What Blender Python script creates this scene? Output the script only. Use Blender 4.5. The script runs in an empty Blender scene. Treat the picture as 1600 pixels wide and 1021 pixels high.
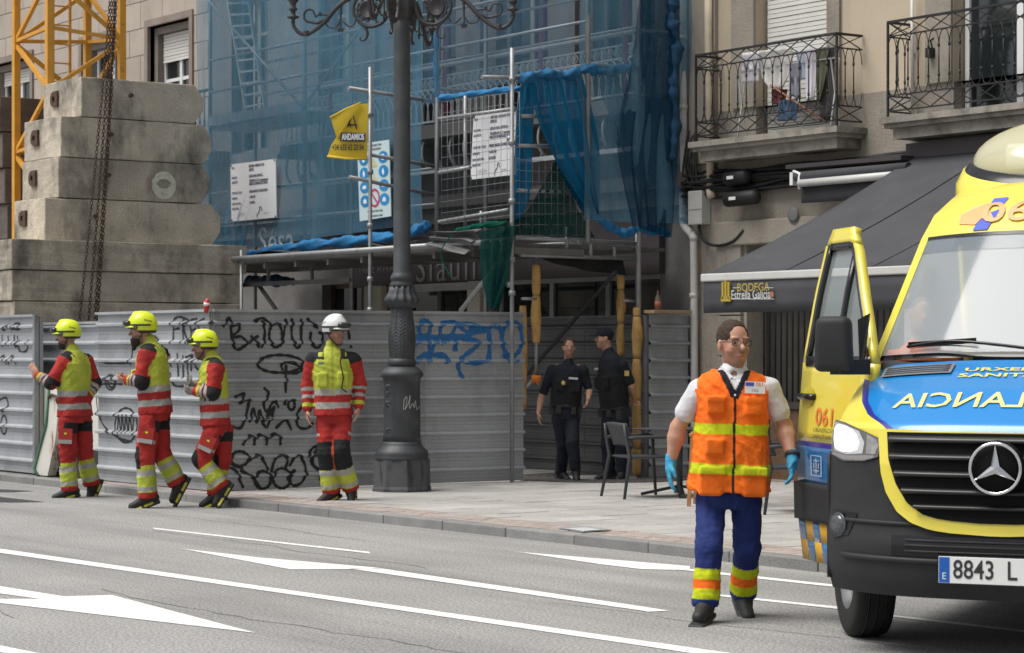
import bpy, bmesh, math, random
import numpy as np
from mathutils import Vector, Matrix
random.seed(7); np.random.seed(7)
scene = bpy.context.scene
COL = scene.collection
R = math.radians

# ------------------------------------------------------------------ camera, sky, sun, exposure
# World frame: x runs along the kerb, y from the roadway towards the house fronts, z up.
CAM = Vector((27.62, -12.0, 1.65))
YAW = R(54.0)
FPX = 3600.0                                   # focal length in pixels of a 1600 px wide picture
cam_d = bpy.data.cameras.new('camera'); cam = bpy.data.objects.new('camera', cam_d); COL.objects.link(cam)
cam.location = CAM; cam.rotation_euler = (R(90), 0, YAW)
cam_d.sensor_width = 36; cam_d.lens = 36 * FPX / 1600; cam_d.shift_y = 39.5 / 1600
cam_d.clip_start = 0.5; cam_d.clip_end = 2000
cam_d.dof.use_dof = True; cam_d.dof.focus_distance = 17.0; cam_d.dof.aperture_fstop = 7.1
scene.camera = cam

SUN_EL, SUN_AZ = R(64), R(200)
world = bpy.data.worlds.new('World'); scene.world = world; world.use_nodes = True
wn = world.node_tree.nodes; wl = world.node_tree.links; wn.clear()
wo = wn.new('ShaderNodeOutputWorld'); bg = wn.new('ShaderNodeBackground'); sk = wn.new('ShaderNodeTexSky')
hs = wn.new('ShaderNodeHueSaturation')
sk.sky_type = 'NISHITA'; sk.sun_disc = False; sk.sun_elevation = SUN_EL; sk.sun_rotation = SUN_AZ
sk.dust_density = 3.0; sk.air_density = 1.0; sk.ozone_density = 1.0
hs.inputs['Saturation'].default_value = 0.22          # a veil of cloud: nearly white sky
wl.new(sk.outputs[0], hs.inputs['Color']); wl.new(hs.outputs[0], bg.inputs[0]); wl.new(bg.outputs[0], wo.inputs[0])
bg.inputs[1].default_value = 0.055
sun_d = bpy.data.lights.new('sun', 'SUN'); sun = bpy.data.objects.new('sun', sun_d); COL.objects.link(sun)
sun_d.energy = 1.5; sun_d.angle = R(40); sun_d.color = (1.0, 0.96, 0.9)
# light comes from the open side of the street, behind and above the camera
sdir = Vector((math.sin(SUN_AZ) * math.cos(SUN_EL), math.cos(SUN_AZ) * math.cos(SUN_EL), math.sin(SUN_EL)))
sun.rotation_euler = sdir.to_track_quat('Z', 'Y').to_euler()
sk.sun_rotation = SUN_AZ
vs = scene.view_settings
vs.view_transform = 'Standard'; vs.look = 'None'; vs.exposure = 1.25; vs.gamma = 1.0; vs.use_curve_mapping = False
scene.cycles.max_bounces = 8; scene.cycles.transparent_max_bounces = 24
scene.cycles.use_denoising = True

# ------------------------------------------------------------------ measuring helpers
FWD = Vector((-math.sin(YAW), math.cos(YAW), 0)); RGT = Vector((math.cos(YAW), math.sin(YAW), 0)); UP = Vector((0, 0, 1))
HZ = 550.0
def ray(px, py): return FWD + RGT * ((px - 800) / FPX) + UP * ((HZ - py) / FPX)
def PD(px, py, d): return CAM + ray(px, py) * d
def on_z(px, py, z=0.0): r = ray(px, py); return CAM + r * ((z - CAM.z) / r.z)
def on_y(px, py, y): r = ray(px, py); return CAM + r * ((y - CAM.y) / r.y)
def on_x(px, py, x): r = ray(px, py); return CAM + r * ((x - CAM.x) / r.x)
PAVE = 0.09

# ------------------------------------------------------------------ materials
MATS = {}
def _nodes(name):
    m = bpy.data.materials.new(name); m.use_nodes = True
    n, l = m.node_tree.nodes, m.node_tree.links
    return m, n, l, n['Principled BSDF']
def rgb(r, g, b):
    f = lambda c: ((c / 255 + 0.055) / 1.055) ** 2.4 if c > 10 else c / 255 / 12.92
    return (f(r), f(g), f(b))
def M(name, col, rough=0.7, metal=0.0, var=0.15, vs=2.0, bump=0.0, bs=40.0, col2=None, c2s=1.0, c2lo=0.5, c2hi=0.65, rnd=0.0,
      coat=0.0, spec=0.5, fine=0.0, fs=80.0, stretch=None):
    """Principled surface: base colour varied by a slow noise, optional second colour in patches, fine grain, bump and per-object variation."""
    if name in MATS: return MATS[name]
    m, n, l, p = _nodes(name)
    geo = n.new('ShaderNodeNewGeometry'); src = geo.outputs['Position']
    if stretch:
        mp = n.new('ShaderNodeMapping'); mp.inputs['Scale'].default_value = stretch; l.new(src, mp.inputs[0]); ssrc = mp.outputs[0]
    else: ssrc = src
    cur = None
    rgbn = n.new('ShaderNodeRGB'); rgbn.outputs[0].default_value = (*col, 1); cur = rgbn.outputs[0]
    if col2 is not None:
        t = n.new('ShaderNodeTexNoise'); t.inputs['Scale'].default_value = c2s; t.inputs['Detail'].default_value = 7; t.inputs['Roughness'].default_value = 0.65
        l.new(ssrc, t.inputs['Vector'])
        mr = n.new('ShaderNodeMapRange'); mr.inputs[1].default_value = c2lo; mr.inputs[2].default_value = c2hi; l.new(t.outputs[0], mr.inputs[0])
        mx = n.new('ShaderNodeMix'); mx.data_type = 'RGBA'; mx.inputs['B'].default_value = (*col2, 1)
        l.new(mr.outputs[0], mx.inputs['Factor']); l.new(cur, mx.inputs['A']); cur = mx.outputs['Result']
    def mul(cur, sc, amt, det=4):
        t = n.new('ShaderNodeTexNoise'); t.inputs['Scale'].default_value = sc; t.inputs['Detail'].default_value = det
        l.new(src, t.inputs['Vector'])
        mr = n.new('ShaderNodeMapRange'); mr.inputs[1].default_value = 0.3; mr.inputs[2].default_value = 0.7
        mr.inputs[3].default_value = 1 - amt; mr.inputs[4].default_value = 1 + amt; l.new(t.outputs[0], mr.inputs[0])
        vm = n.new('ShaderNodeVectorMath'); vm.operation = 'SCALE'; l.new(cur, vm.inputs[0]); l.new(mr.outputs[0], vm.inputs['Scale'])
        return vm.outputs[0]
    if var: cur = mul(cur, vs, var, 6)
    if fine: cur = mul(cur, fs, fine, 2)
    if rnd:
        oi = n.new('ShaderNodeObjectInfo'); mr = n.new('ShaderNodeMapRange'); mr.inputs[3].default_value = 1 - rnd; mr.inputs[4].default_value = 1 + rnd
        l.new(oi.outputs['Random'], mr.inputs[0])
        vm = n.new('ShaderNodeVectorMath'); vm.operation = 'SCALE'; l.new(cur, vm.inputs[0]); l.new(mr.outputs[0], vm.inputs['Scale']); cur = vm.outputs[0]
    l.new(cur, p.inputs['Base Color'])
    p.inputs['Roughness'].default_value = rough; p.inputs['Metallic'].default_value = metal
    p.inputs['Specular IOR Level'].default_value = spec
    if coat: p.inputs['Coat Weight'].default_value = coat; p.inputs['Coat Roughness'].default_value = 0.06
    if bump:
        t = n.new('ShaderNodeTexNoise'); t.inputs['Scale'].default_value = bs; t.inputs['Detail'].default_value = 5; l.new(src, t.inputs['Vector'])
        b = n.new('ShaderNodeBump'); b.inputs['Strength'].default_value = min(1, bump); b.inputs['Distance'].default_value = 0.02
        l.new(t.outputs[0], b.inputs['Height']); l.new(b.outputs[0], p.inputs['Normal'])
    MATS[name] = m; return m
def glass_mat(name, col=(0.02, 0.025, 0.03), rough=0.03, alpha=0.35):
    """Window glass: a glossy pane that lets part of the light through."""
    if name in MATS: return MATS[name]
    m, n, l, p = _nodes(name)
    p.inputs['Base Color'].default_value = (*col, 1); p.inputs['Roughness'].default_value = rough; p.inputs['Alpha'].default_value = alpha
    p.inputs['Specular IOR Level'].default_value = 0.8
    MATS[name] = m; return m
def net_mat(name, col, alpha, rough=0.8, weave=0.0):
    """Woven debris netting: part open, part thread that also lets light through."""
    if name in MATS: return MATS[name]
    m, n, l, p = _nodes(name)
    out = n['Material Output']; n.remove(p)
    d = n.new('ShaderNodeBsdfDiffuse'); d.inputs[0].default_value = (*col, 1)
    tl = n.new('ShaderNodeBsdfTranslucent'); tl.inputs[0].default_value = (*col, 1)
    tr = n.new('ShaderNodeBsdfTransparent')
    a = n.new('ShaderNodeMixShader'); a.inputs[0].default_value = 0.4; l.new(d.outputs[0], a.inputs[1]); l.new(tl.outputs[0], a.inputs[2])
    b = n.new('ShaderNodeMixShader')
    geo = n.new('ShaderNodeNewGeometry'); t = n.new('ShaderNodeTexNoise'); t.inputs['Scale'].default_value = 1.6; t.inputs['Detail'].default_value = 8; t.inputs['Roughness'].default_value = .62; t.inputs['Distortion'].default_value = .6
    mp = n.new('ShaderNodeMapping'); mp.inputs['Scale'].default_value = (2.6, 2.6, 0.42); mp.inputs['Rotation'].default_value = (0, R(14), 0); l.new(geo.outputs['Position'], mp.inputs[0]); l.new(mp.outputs[0], t.inputs['Vector'])
    mr = n.new('ShaderNodeMapRange'); mr.inputs[1].default_value = 0.3; mr.inputs[2].default_value = 0.7
    mr.inputs[3].default_value = max(0, alpha - 0.15); mr.inputs[4].default_value = min(1, alpha + 0.15); l.new(t.outputs[0], mr.inputs[0])
    l.new(mr.outputs[0], b.inputs[0]); l.new(tr.outputs[0], b.inputs[1]); l.new(a.outputs[0], b.inputs[2])
    l.new(b.outputs[0], out.inputs['Surface'])
    MATS[name] = m; return m
def vcol_mat(name, rough=0.8, bump=0.25, bs=60, spec=0.3, var=0.16, vs=7, sss=0.0, fold=0.0):
    """Colours stored on the mesh (dye of the cloth, skin, hair), with cloth-scale mottling and relief."""
    if name in MATS: return MATS[name]
    m, n, l, p = _nodes(name)
    at = n.new('ShaderNodeAttribute'); at.attribute_name = 'Col'
    geo = n.new('ShaderNodeNewGeometry'); t = n.new('ShaderNodeTexNoise'); t.inputs['Scale'].default_value = vs; t.inputs['Detail'].default_value = 4
    l.new(geo.outputs['Position'], t.inputs['Vector'])
    mr = n.new('ShaderNodeMapRange'); mr.inputs[1].default_value = 0.3; mr.inputs[2].default_value = 0.7; mr.inputs[3].default_value = 1 - var; mr.inputs[4].default_value = 1 + var
    l.new(t.outputs[0], mr.inputs[0])
    vm = n.new('ShaderNodeVectorMath'); vm.operation = 'SCALE'; l.new(at.outputs['Color'], vm.inputs[0]); l.new(mr.outputs[0], vm.inputs['Scale'])
    l.new(vm.outputs[0], p.inputs['Base Color']); p.inputs['Roughness'].default_value = rough; p.inputs['Specular IOR Level'].default_value = spec
    if bump:
        t2 = n.new('ShaderNodeTexNoise'); t2.inputs['Scale'].default_value = bs; t2.inputs['Detail'].default_value = 4; l.new(geo.outputs['Position'], t2.inputs['Vector'])
        b = n.new('ShaderNodeBump'); b.inputs['Strength'].default_value = bump; b.inputs['Distance'].default_value = 0.01
        l.new(t2.outputs[0], b.inputs['Height'])
        if fold:
            t3 = n.new('ShaderNodeTexNoise'); t3.inputs['Scale'].default_value = 7; t3.inputs['Detail'].default_value = 2; t3.inputs['Distortion'].default_value = 0.9; l.new(geo.outputs['Position'], t3.inputs['Vector'])
            b2 = n.new('ShaderNodeBump'); b2.inputs['Strength'].default_value = fold; b2.inputs['Distance'].default_value = 0.05; l.new(t3.outputs[0], b2.inputs['Height']); l.new(b2.outputs[0], b.inputs['Normal'])
        l.new(b.outputs[0], p.inputs['Normal'])
    if sss: p.inputs['Subsurface Weight'].default_value = sss; p.inputs['Subsurface Scale'].default_value = 0.01
    MATS[name] = m; return m

# ------------------------------------------------------------------ objects
WOFF = {}
def thing(name, label, cat, loc=(0, 0, 0), rotz=0.0, group=None, kind=None):
    o = bpy.data.objects.new(name, None); COL.objects.link(o); o.location = loc; o.rotation_euler = (0, 0, rotz); o.empty_display_size = 0.2
    WOFF[o.name] = Vector(loc)
    if label: o['label'] = label
    if cat: o['category'] = cat
    if group: o['group'] = group
    if kind: o['kind'] = kind
    return o
def tag(o, label, cat=None, group=None, kind=None):
    if label: o['label'] = label
    if cat: o['category'] = cat
    if group: o['group'] = group
    if kind: o['kind'] = kind
    return o
def link(name, me, mat=None, parent=None, loc=None, local=False):
    """One mesh object. World-built meshes under a translated parent are shifted into the parent's frame."""
    o = bpy.data.objects.new(name, me); COL.objects.link(o)
    if mat is not None and len(me.materials) == 0:
        for x in (mat if isinstance(mat, (list, tuple)) else [mat]): me.materials.append(x)
    off = Vector((0, 0, 0))
    if parent is not None:
        o.parent = parent; off = WOFF.get(parent.name, Vector((0, 0, 0)))
    if local: off = Vector((0, 0, 0))
    if loc is not None: o.location = Vector(loc) - off; WOFF[o.name] = Vector(loc)
    else: o.location = -off if parent is not None else (0, 0, 0); WOFF[o.name] = Vector((0, 0, 0))
    if local: WOFF[o.name] = Vector((0, 0, 0))
    return o
class MB:
    """Collects simple shapes and links them as one mesh object."""
    def __init__(s): s.v = []; s.f = []; s.m = []; s.sm = []
    def add(s, vs, fs, mi=0, smooth=False):
        o = len(s.v); s.v += [tuple(v) for v in vs]
        for f in fs: s.f.append(tuple(i + o for i in f)); s.m.append(mi); s.sm.append(smooth)
        return s
    def box(s, a, b, mi=0, bev=0.0):
        x0, y0, z0 = [min(a[i], b[i]) for i in range(3)]; x1, y1, z1 = [max(a[i], b[i]) for i in range(3)]
        if bev <= 0:
            return s.add([(x0, y0, z0), (x1, y0, z0), (x1, y1, z0), (x0, y1, z0), (x0, y0, z1), (x1, y0, z1), (x1, y1, z1), (x0, y1, z1)],
                         [(0, 3, 2, 1), (4, 5, 6, 7), (0, 1, 5, 4), (1, 2, 6, 5), (2, 3, 7, 6), (3, 0, 4, 7)], mi)
        bm = bmesh.new(); bmesh.ops.create_cube(bm, size=1)
        for v in bm.verts: v.co = Vector(((x0 + x1) / 2 + v.co.x * (x1 - x0), (y0 + y1) / 2 + v.co.y * (y1 - y0), (z0 + z1) / 2 + v.co.z * (z1 - z0)))
        bmesh.ops.bevel(bm, geom=bm.edges[:], offset=min(bev, 0.45 * min(x1 - x0, y1 - y0, z1 - z0)), segments=2, affect='EDGES', profile=0.5)
        s.add([v.co[:] for v in bm.verts], [[v.index for v in f.verts] for f in (bm.verts.index_update() or bm.faces)], mi); bm.free(); return s
    def obox(s, c, ax, ay, az, hx, hy, hz, mi=0):
        c = Vector(c); vs = []
        for k in (-1, 1):
            for (i, j) in ((-1, -1), (1, -1), (1, 1), (-1, 1)): vs.append(c + ax * hx * i + ay * hy * j + az * hz * k)
        return s.add(vs, [(0, 3, 2, 1), (4, 5, 6, 7), (0, 1, 5, 4), (1, 2, 6, 5), (2, 3, 7, 6), (3, 0, 4, 7)], mi)
    def bar(s, a, b, w, h=None, mi=0, upv=None):
        """Square or flat bar between two points."""
        a, b = Vector(a), Vector(b); h = h or w; d = (b - a); L = d.length; d.normalize()
        u = upv or (UP if abs(d.z) < 0.95 else Vector((1, 0, 0)))
        x = d.cross(u).normalized(); z = x.cross(d).normalized()
        return s.obox((a + b) / 2, d, x, z, L / 2, w / 2, h / 2, mi)
    def tube(s, pts, r, n=8, mi=0, cap=True, smooth=True):
        pts = [Vector(p) for p in pts]; k = len(pts); rs = r if isinstance(r, (list, tuple)) else [r] * k
        vs = []; prev = None
        for i, p in enumerate(pts):
            t = (pts[min(i + 1, k - 1)] - pts[max(i - 1, 0)])
            if t.length < 1e-9: t = Vector((0, 0, 1))
            t.normalize()
            if prev is None:
                a = UP if abs(t.z) < 0.9 else Vector((1, 0, 0)); x = t.cross(a).normalized()
            else:
                x = prev - t * prev.dot(t)
                x = x.normalized() if x.length > 1e-6 else t.orthogonal().normalized()
            prev = x; y = t.cross(x)
            for j in range(n):
                an = 2 * math.pi * j / n; vs.append(p + (x * math.cos(an) + y * math.sin(an)) * rs[i])
        fs = []
        for i in range(k - 1):
            for j in range(n):
                a, b = i * n + j, i * n + (j + 1) % n; fs.append((a, b, b + n, a + n))
        s.add(vs, fs, mi, smooth)
        if cap:
            o = len(s.v) - len(vs)
            s.f.append(tuple(o + j for j in range(n))[::-1]); s.m.append(mi); s.sm.append(False)
            s.f.append(tuple(o + (k - 1) * n + j for j in range(n))); s.m.append(mi); s.sm.append(False)
        return s
    def lathe(s, c, prof, n=24, mi=0, smooth=True, fn=None):
        """Profile [(r, z)] turned about the vertical through c; fn(r, z, angle) may reshape it."""
        c = Vector(c); vs = []
        for (r, z) in prof:
            for j in range(n):
                a = 2 * math.pi * j / n; rr = fn(r, z, a) if fn else r
                vs.append(c + Vector((rr * math.cos(a), rr * math.sin(a), z)))
        fs = []
        for i in range(len(prof) - 1):
            for j in range(n):
                a, b = i * n + j, i * n + (j + 1) % n; fs.append((a, b, b + n, a + n))
        fs.append(tuple(range(n))[::-1]); fs.append(tuple((len(prof) - 1) * n + j for j in range(n)))
        return s.add(vs, fs, mi, smooth)
    def grid(s, rows, mi=0, smooth=True, closed=False):
        """A sheet through rows of points."""
        nr, nc = len(rows), len(rows[0]); vs = [p for r in rows for p in r]; fs = []
        for i in range(nr - 1):
            for j in range(nc - 1 + (1 if closed else 0)):
                a, b = i * nc + j, i * nc + (j + 1) % nc; fs.append((a, b, b + nc, a + nc))
        return s.add(vs, fs, mi, smooth)
    def prism(s, poly, ext, mi=0):
        """Polygon (3-D points) pushed along the vector ext."""
        n = len(poly); ext = Vector(ext); p = [Vector(q) for q in poly]
        vs = p + [q + ext for q in p]
        return s.add(vs, [tuple(range(n))[::-1], tuple(range(n, 2 * n))] + [(i, (i + 1) % n, n + (i + 1) % n, n + i) for i in range(n)], mi)
    def mesh(s, name):
        me = bpy.data.meshes.new(name); me.from_pydata(s.v, [], s.f)
        me.polygons.foreach_set('material_index', s.m); me.polygons.foreach_set('use_smooth', s.sm); me.update()
        return me
    def build(s, name, mat, parent=None, loc=None, local=False, fix=True):
        me = s.mesh(name)
        if fix:
            bm = bmesh.new(); bm.from_mesh(me); bmesh.ops.recalc_face_normals(bm, faces=bm.faces[:]); bm.to_mesh(me); bm.free()
        return link(name, me, mat, parent, loc, local)
def thick(o, t, off=0.0):
    md = o.modifiers.new('thickness', 'SOLIDIFY'); md.thickness = t; md.offset = off; return o
def catmull(pts, n=6):
    pts = [Vector(p) for p in pts]; out = []
    for i in range(len(pts) - 1):
        p0, p1, p2, p3 = pts[max(i - 1, 0)], pts[i], pts[i + 1], pts[min(i + 2, len(pts) - 1)]
        for k in range(n):
            t = k / n; out.append(0.5 * ((2 * p1) + (p2 - p0) * t + (2 * p0 - 5 * p1 + 4 * p2 - p3) * t * t + (3 * p1 - p0 - 3 * p2 + p3) * t ** 3))
    return out + [pts[-1]]
def text_data(s, size=1.0, align='CENTER', bold=0.0, sx=1.0, res=3, space=1.0):
    """Outline lettering as (verts, faces) in its own x/y plane."""
    c = bpy.data.curves.new('lettering', 'FONT'); c.body = s; c.size = size; c.align_x = align; c.align_y = 'CENTER'; c.offset = bold; c.resolution_u = res; c.space_character = space
    o = bpy.data.objects.new('lettering', c); me = bpy.data.meshes.new_from_object(o)
    vs = [(v.co.x * sx, v.co.y) for v in me.vertices]; fs = [tuple(p.vertices) for p in me.polygons]
    bpy.data.objects.remove(o); bpy.data.curves.remove(c); bpy.data.meshes.remove(me)
    return vs, fs
def put_text(mb, s, origin, ax, ay, size, mi=0, **kw):
    vs, fs = text_data(s, size, **kw); origin = Vector(origin)
    mb.add([origin + ax * x + ay * y for x, y in vs], fs, mi); return mb
# ------------------------------------------------------------------ shared materials
m_asphalt = M('asphalt', (0.298, 0.295, 0.290), rough=0.9, var=0.10, vs=0.6, col2=(0.222, 0.220, 0.216), c2s=0.8, c2lo=0.46, c2hi=0.66, stretch=(.10, 1.3, 1), fine=0.42, fs=52, bump=0.5, bs=90, spec=0.25)
m_paint = M('road_paint', (0.74, 0.74, 0.72), rough=0.7, var=0.06, vs=5, col2=(0.40, 0.395, 0.385), c2s=22, c2lo=0.555, c2hi=0.68, fine=0.10, fs=60)
m_kerb = M('kerb_granite', (0.21, 0.21, 0.207), rough=0.85, var=0.15, vs=3, fine=0.25, fs=120, bump=0.3, bs=60, rnd=0.12)
m_slab = M('paving_slab', (0.36, 0.35, 0.335), rough=0.85, var=0.10, vs=1.2, col2=(0.27, 0.26, 0.245), c2s=1.6, c2lo=0.52, c2hi=0.72, fine=0.18, fs=70, bump=0.25, bs=60, rnd=0.09)
m_bed = M('joint_bed', (0.16, 0.15, 0.14), rough=0.95, var=0.2, vs=4)
m_redband = M('red_pavers', (0.33, 0.275, 0.25), rough=0.9, var=0.16, vs=2.5, col2=(0.33, 0.31, 0.29), c2s=3, c2lo=0.48, c2hi=0.68, fine=0.25, fs=60)
m_ground = M('ground_earth', (0.2, 0.19, 0.175), rough=0.95, var=0.2, vs=0.2)
m_stone = M('stone_cladding', (0.40, 0.345, 0.295), rough=0.85, var=0.09, vs=1.5, col2=(0.33, 0.28, 0.235), c2s=2.2, c2lo=0.5, c2hi=0.8, fine=0.10, fs=60, rnd=0.07, bump=0.2, bs=50)
m_stone_joint = M('stone_joint', (0.25, 0.215, 0.185), rough=0.95)
m_surround = M('window_surround', (0.23, 0.195, 0.17), rough=0.85, var=0.12, vs=3, fine=0.1)
m_pvc = M('white_frame', (0.72, 0.73, 0.73), rough=0.45, var=0.03)
m_shut = M('roller_shutter', (0.66, 0.65, 0.61), rough=0.55, var=0.05, vs=2, rnd=0.03)
m_pane = glass_mat('window_glass', (0.015, 0.02, 0.022), 0.04, 1.0)
m_dark = M('dark_interior', (0.018, 0.018, 0.018), rough=0.95)
m_iron = M('black_iron', (0.028, 0.028, 0.03), rough=0.55, var=0.25, vs=8, metal=0.3)
m_plaster = M('beige_plaster', (0.46, 0.39, 0.295), rough=0.9, var=0.09, vs=0.8, col2=(0.30, 0.25, 0.19), c2s=1.4, c2lo=0.50, c2hi=0.78, fine=0.06, fs=60, stretch=(1.5, 1.5, 0.25))
m_gstone = M('grey_stone', (0.29, 0.26, 0.22), rough=0.9, var=0.14, vs=1.4, col2=(0.11, 0.10, 0.085), c2s=1.2, c2lo=0.5, c2hi=0.8, fine=0.16, fs=70, bump=0.3, bs=45, stretch=(1, 1, 0.4))
m_dstone = M('soot_stone', (0.15, 0.14, 0.125), rough=0.95, var=0.2, vs=1.5, col2=(0.06, 0.055, 0.05), c2s=1.5, c2lo=0.45, c2hi=0.75, fine=0.15)
m_pipe = M('pipe_grey', (0.52, 0.51, 0.49), rough=0.6, var=0.10, vs=5, col2=(0.25, 0.22, 0.19), c2s=3, c2lo=0.58, c2hi=0.8)
m_oldwall = M('old_wall', (0.17, 0.162, 0.158), rough=0.9, var=0.14, vs=1.0, col2=(0.08, 0.078, 0.076), c2s=0.9, c2lo=0.5, c2hi=0.75, fine=0.12)

# ------------------------------------------------------------------ ground, road, markings
tag(MB().add([(-600, -600, -0.03), (600, -600, -0.03), (600, 600, -0.03), (-600, 600, -0.03)], [(0, 1, 2, 3)]).build('ground', m_ground), None, kind='structure')
road = MB().add([(-150, -60, 0), (150, -60, 0), (150, 0.03, 0), (-150, 0.03, 0)], [(0, 1, 2, 3)]).build('road', m_asphalt); tag(road, None, kind='structure')
def marking(name, pts):
    vs = [on_z(x, y, 0.004) for x, y in pts]
    return MB().add(vs, [tuple(range(len(vs)))]).build(name, m_paint, road)
marking('lane_line', [(-300, 814), (0, 857.5), (500, 929), (1000, 1000.5), (1300, 1043), (1300, 1054), (1000, 1008.7), (500, 935.5), (0, 864), (-300, 819.5)])
marking('lane_line', [(-200, 969), (0, 1008.5), (150, 1039), (150, 1053), (0, 1019), (-200, 976)])
marking('direction_arrow', [(-260, 870), (0, 916), (100, 932), (175, 930), (400, 989), (0, 942.5), (-60, 936), (62, 936), (0, 927.5), (-260, 881)])
marking('direction_arrow', [(281, 857), (406, 871.5), (594, 887.5), (556, 889.5), (453, 889.8)])
marking('lane_line', [(545, 888.6), (596, 888.5), (1000, 947.2), (1046, 954.5), (1012, 956), (1000, 953.8)])
marking('lane_line', [(238, 824.6), (578, 862.6), (578, 865.2), (242, 827)])
marking('direction_arrow', [(805, 862), (1078, 884.8), (1078, 891), (1003, 889.6), (940, 882)])
marking('lane_line', [(1060, 887), (1122, 894), (1330, 916.5), (1330, 920), (1122, 897.6), (1060, 890)])
marking('lane_line', [(1118, 928.5), (1330, 950), (1330, 954), (1124, 931.6)])
marking('lane_line', [(1390, 960.5), (1640, 989), (1640, 993), (1396, 964)])
m_tar = M('tar_patch', (0.035, 0.035, 0.037), rough=0.6, var=0.2, vs=10)
for pts in ([(-60, 763), (0, 764.5), (52, 767.5), (20, 769.5), (-60, 768)], [(-60, 775), (0, 776.5), (70, 784.5), (20, 785.5), (-60, 783)]):
    MB().add([on_z(x, y, 0.003) for x, y in pts], [tuple(range(len(pts)))]).build('tar_patch', m_tar, road)

# fine cracks and seams in the asphalt
m_crack = M('crack_tar', (.17, .166, .16), rough=.85, var=.2, vs=10)
rc = random.Random(11)
for (x, y, L, w) in ((8.5, -2.2, 4.5, .014), (13.0, -4.9, 5.5, .012), (10.2, -6.1, 4, .010), (15.5, -2.9, 3.0, .012), (5.5, -1.1, 5.0, .012), (14.2, -7.2, 3.0, .012), (18.5, -5.4, 2.4, .010)):
    pts = [(x, y)]
    while pts[-1][0] < x + L: pts.append((pts[-1][0] + rc.uniform(.12, .3), pts[-1][1] + rc.uniform(-.05, .05)))
    rows = [[(px_, py_ - w * rc.uniform(.2, .6), .003), (px_, py_ + w * rc.uniform(.2, .6), .003)] for px_, py_ in pts]
    MB().grid(rows).build('road_crack', m_crack, road)
# ------------------------------------------------------------------ kerb and pavement
kerb = thing('kerb', None, None, (0, 0, 0), kind='structure')
ks = MB().box((0.004, 0, -0.1), (0.996, 0.16, PAVE), bev=0.012).mesh('kerb_stone'); ks.materials.append(m_kerb)
for i in range(-14, 27):
    o = link('kerb_stone', ks, None, kerb, (i, 0.0 + random.uniform(-.003, .003), random.uniform(-.003, .002)))
pave = MB().add([(-150, 0.15, 0.078), (150, 0.15, 0.078), (150, 9, 0.078), (-150, 9, 0.078)], [(0, 1, 2, 3)]).build('pavement', m_bed); tag(pave, None, kind='structure')
rb = MB()
xx = 1.5
while xx < 17:
    for j in range(4):
        o = 0.1 if j % 2 else 0
        z = PAVE + random.uniform(-.0025, .001)
        rb.box((xx + o + .003, 0.165 + j * .11 + .003, 0.07), (xx + o + .2 - .003, 0.165 + (j + 1) * .11 - .003, z))
    xx += 0.2
tag(rb.build('paver_band', m_redband, pave), None, kind='stuff')
sl = MB().box((0.003, 0.003, -0.03), (0.397, 0.597, 0), bev=0.005).mesh('paving_slab'); sl.materials.append(m_slab)
far_slabs = MB()
for j in range(11):
    for i in range(-35, 60):
        x = i * 0.4 ; y = 0.615 + j * 0.6 + (0.3 if i % 2 else 0.0) - 0.3
        if y < 0.6: y0 = 0.6
        near = 5.3 < x < 14.9 and y < 6.4 and not (y > 4.9 and x > 10.5)
        z = PAVE + random.uniform(-.003, .003)
        if y < 0.58: continue
        if near and not (i % 2 == 0 and False): link('paving_slab', sl, None, pave, (x, y, z))
        else: far_slabs.box((x + .003, y + .003, .06), (x + .397, y + .597, z))
for i in range(-35, 60):
    if i % 2 == 0: far_slabs.box((i * .4 + .003, 0.618, .06), (i * .4 + .397, 0.912, PAVE + random.uniform(-.002, .002)))
tag(far_slabs.build('slab_field', m_slab, pave), None, kind='stuff')
# service hatch beside the kerb and the dark cobble arc of a tree pit
m_hatch = M('hatch_steel', (0.36, 0.38, 0.40), rough=0.5, metal=0.4, var=0.2, vs=8)
hp = [on_z(x, y, PAVE + .006) for x, y in ((872, 826), (915, 823.5), (955, 829), (912, 832))]
h = MB().prism(hp, (0, 0, .006)).build('service_hatch', m_hatch, pave)
hp2 = [on_z(x, y, PAVE + .014) for x, y in ((884, 826.3), (915, 824.8), (942, 828.6), (912, 830.4))]
MB().prism(hp2, (0, 0, .004)).build('hatch_lid', M('hatch_lid', (0.52, 0.54, 0.56), rough=0.45, var=0.15, vs=20), h)
m_cob = M('dark_cobble', (0.085, 0.08, 0.078), rough=0.85, var=0.2, vs=10, rnd=0.2)
cb = MB(); cc = on_z(940, 758, 0)
for ring in range(5):
    r0 = 0.62 + ring * 0.12; n = int(2 * math.pi * r0 / 0.12)
    for k in range(n):
        a = 2 * math.pi * k / n
        ca, sa = math.cos(a), math.sin(a); c = Vector((cc.x + ca * r0, cc.y + sa * r0, PAVE - .006))
        cb.obox(c, Vector((ca, sa, 0)), Vector((-sa, ca, 0)), UP, 0.052, 0.052, 0.016)
tag(cb.build('cobble_ring', m_cob, pave), None, kind='stuff')

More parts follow.
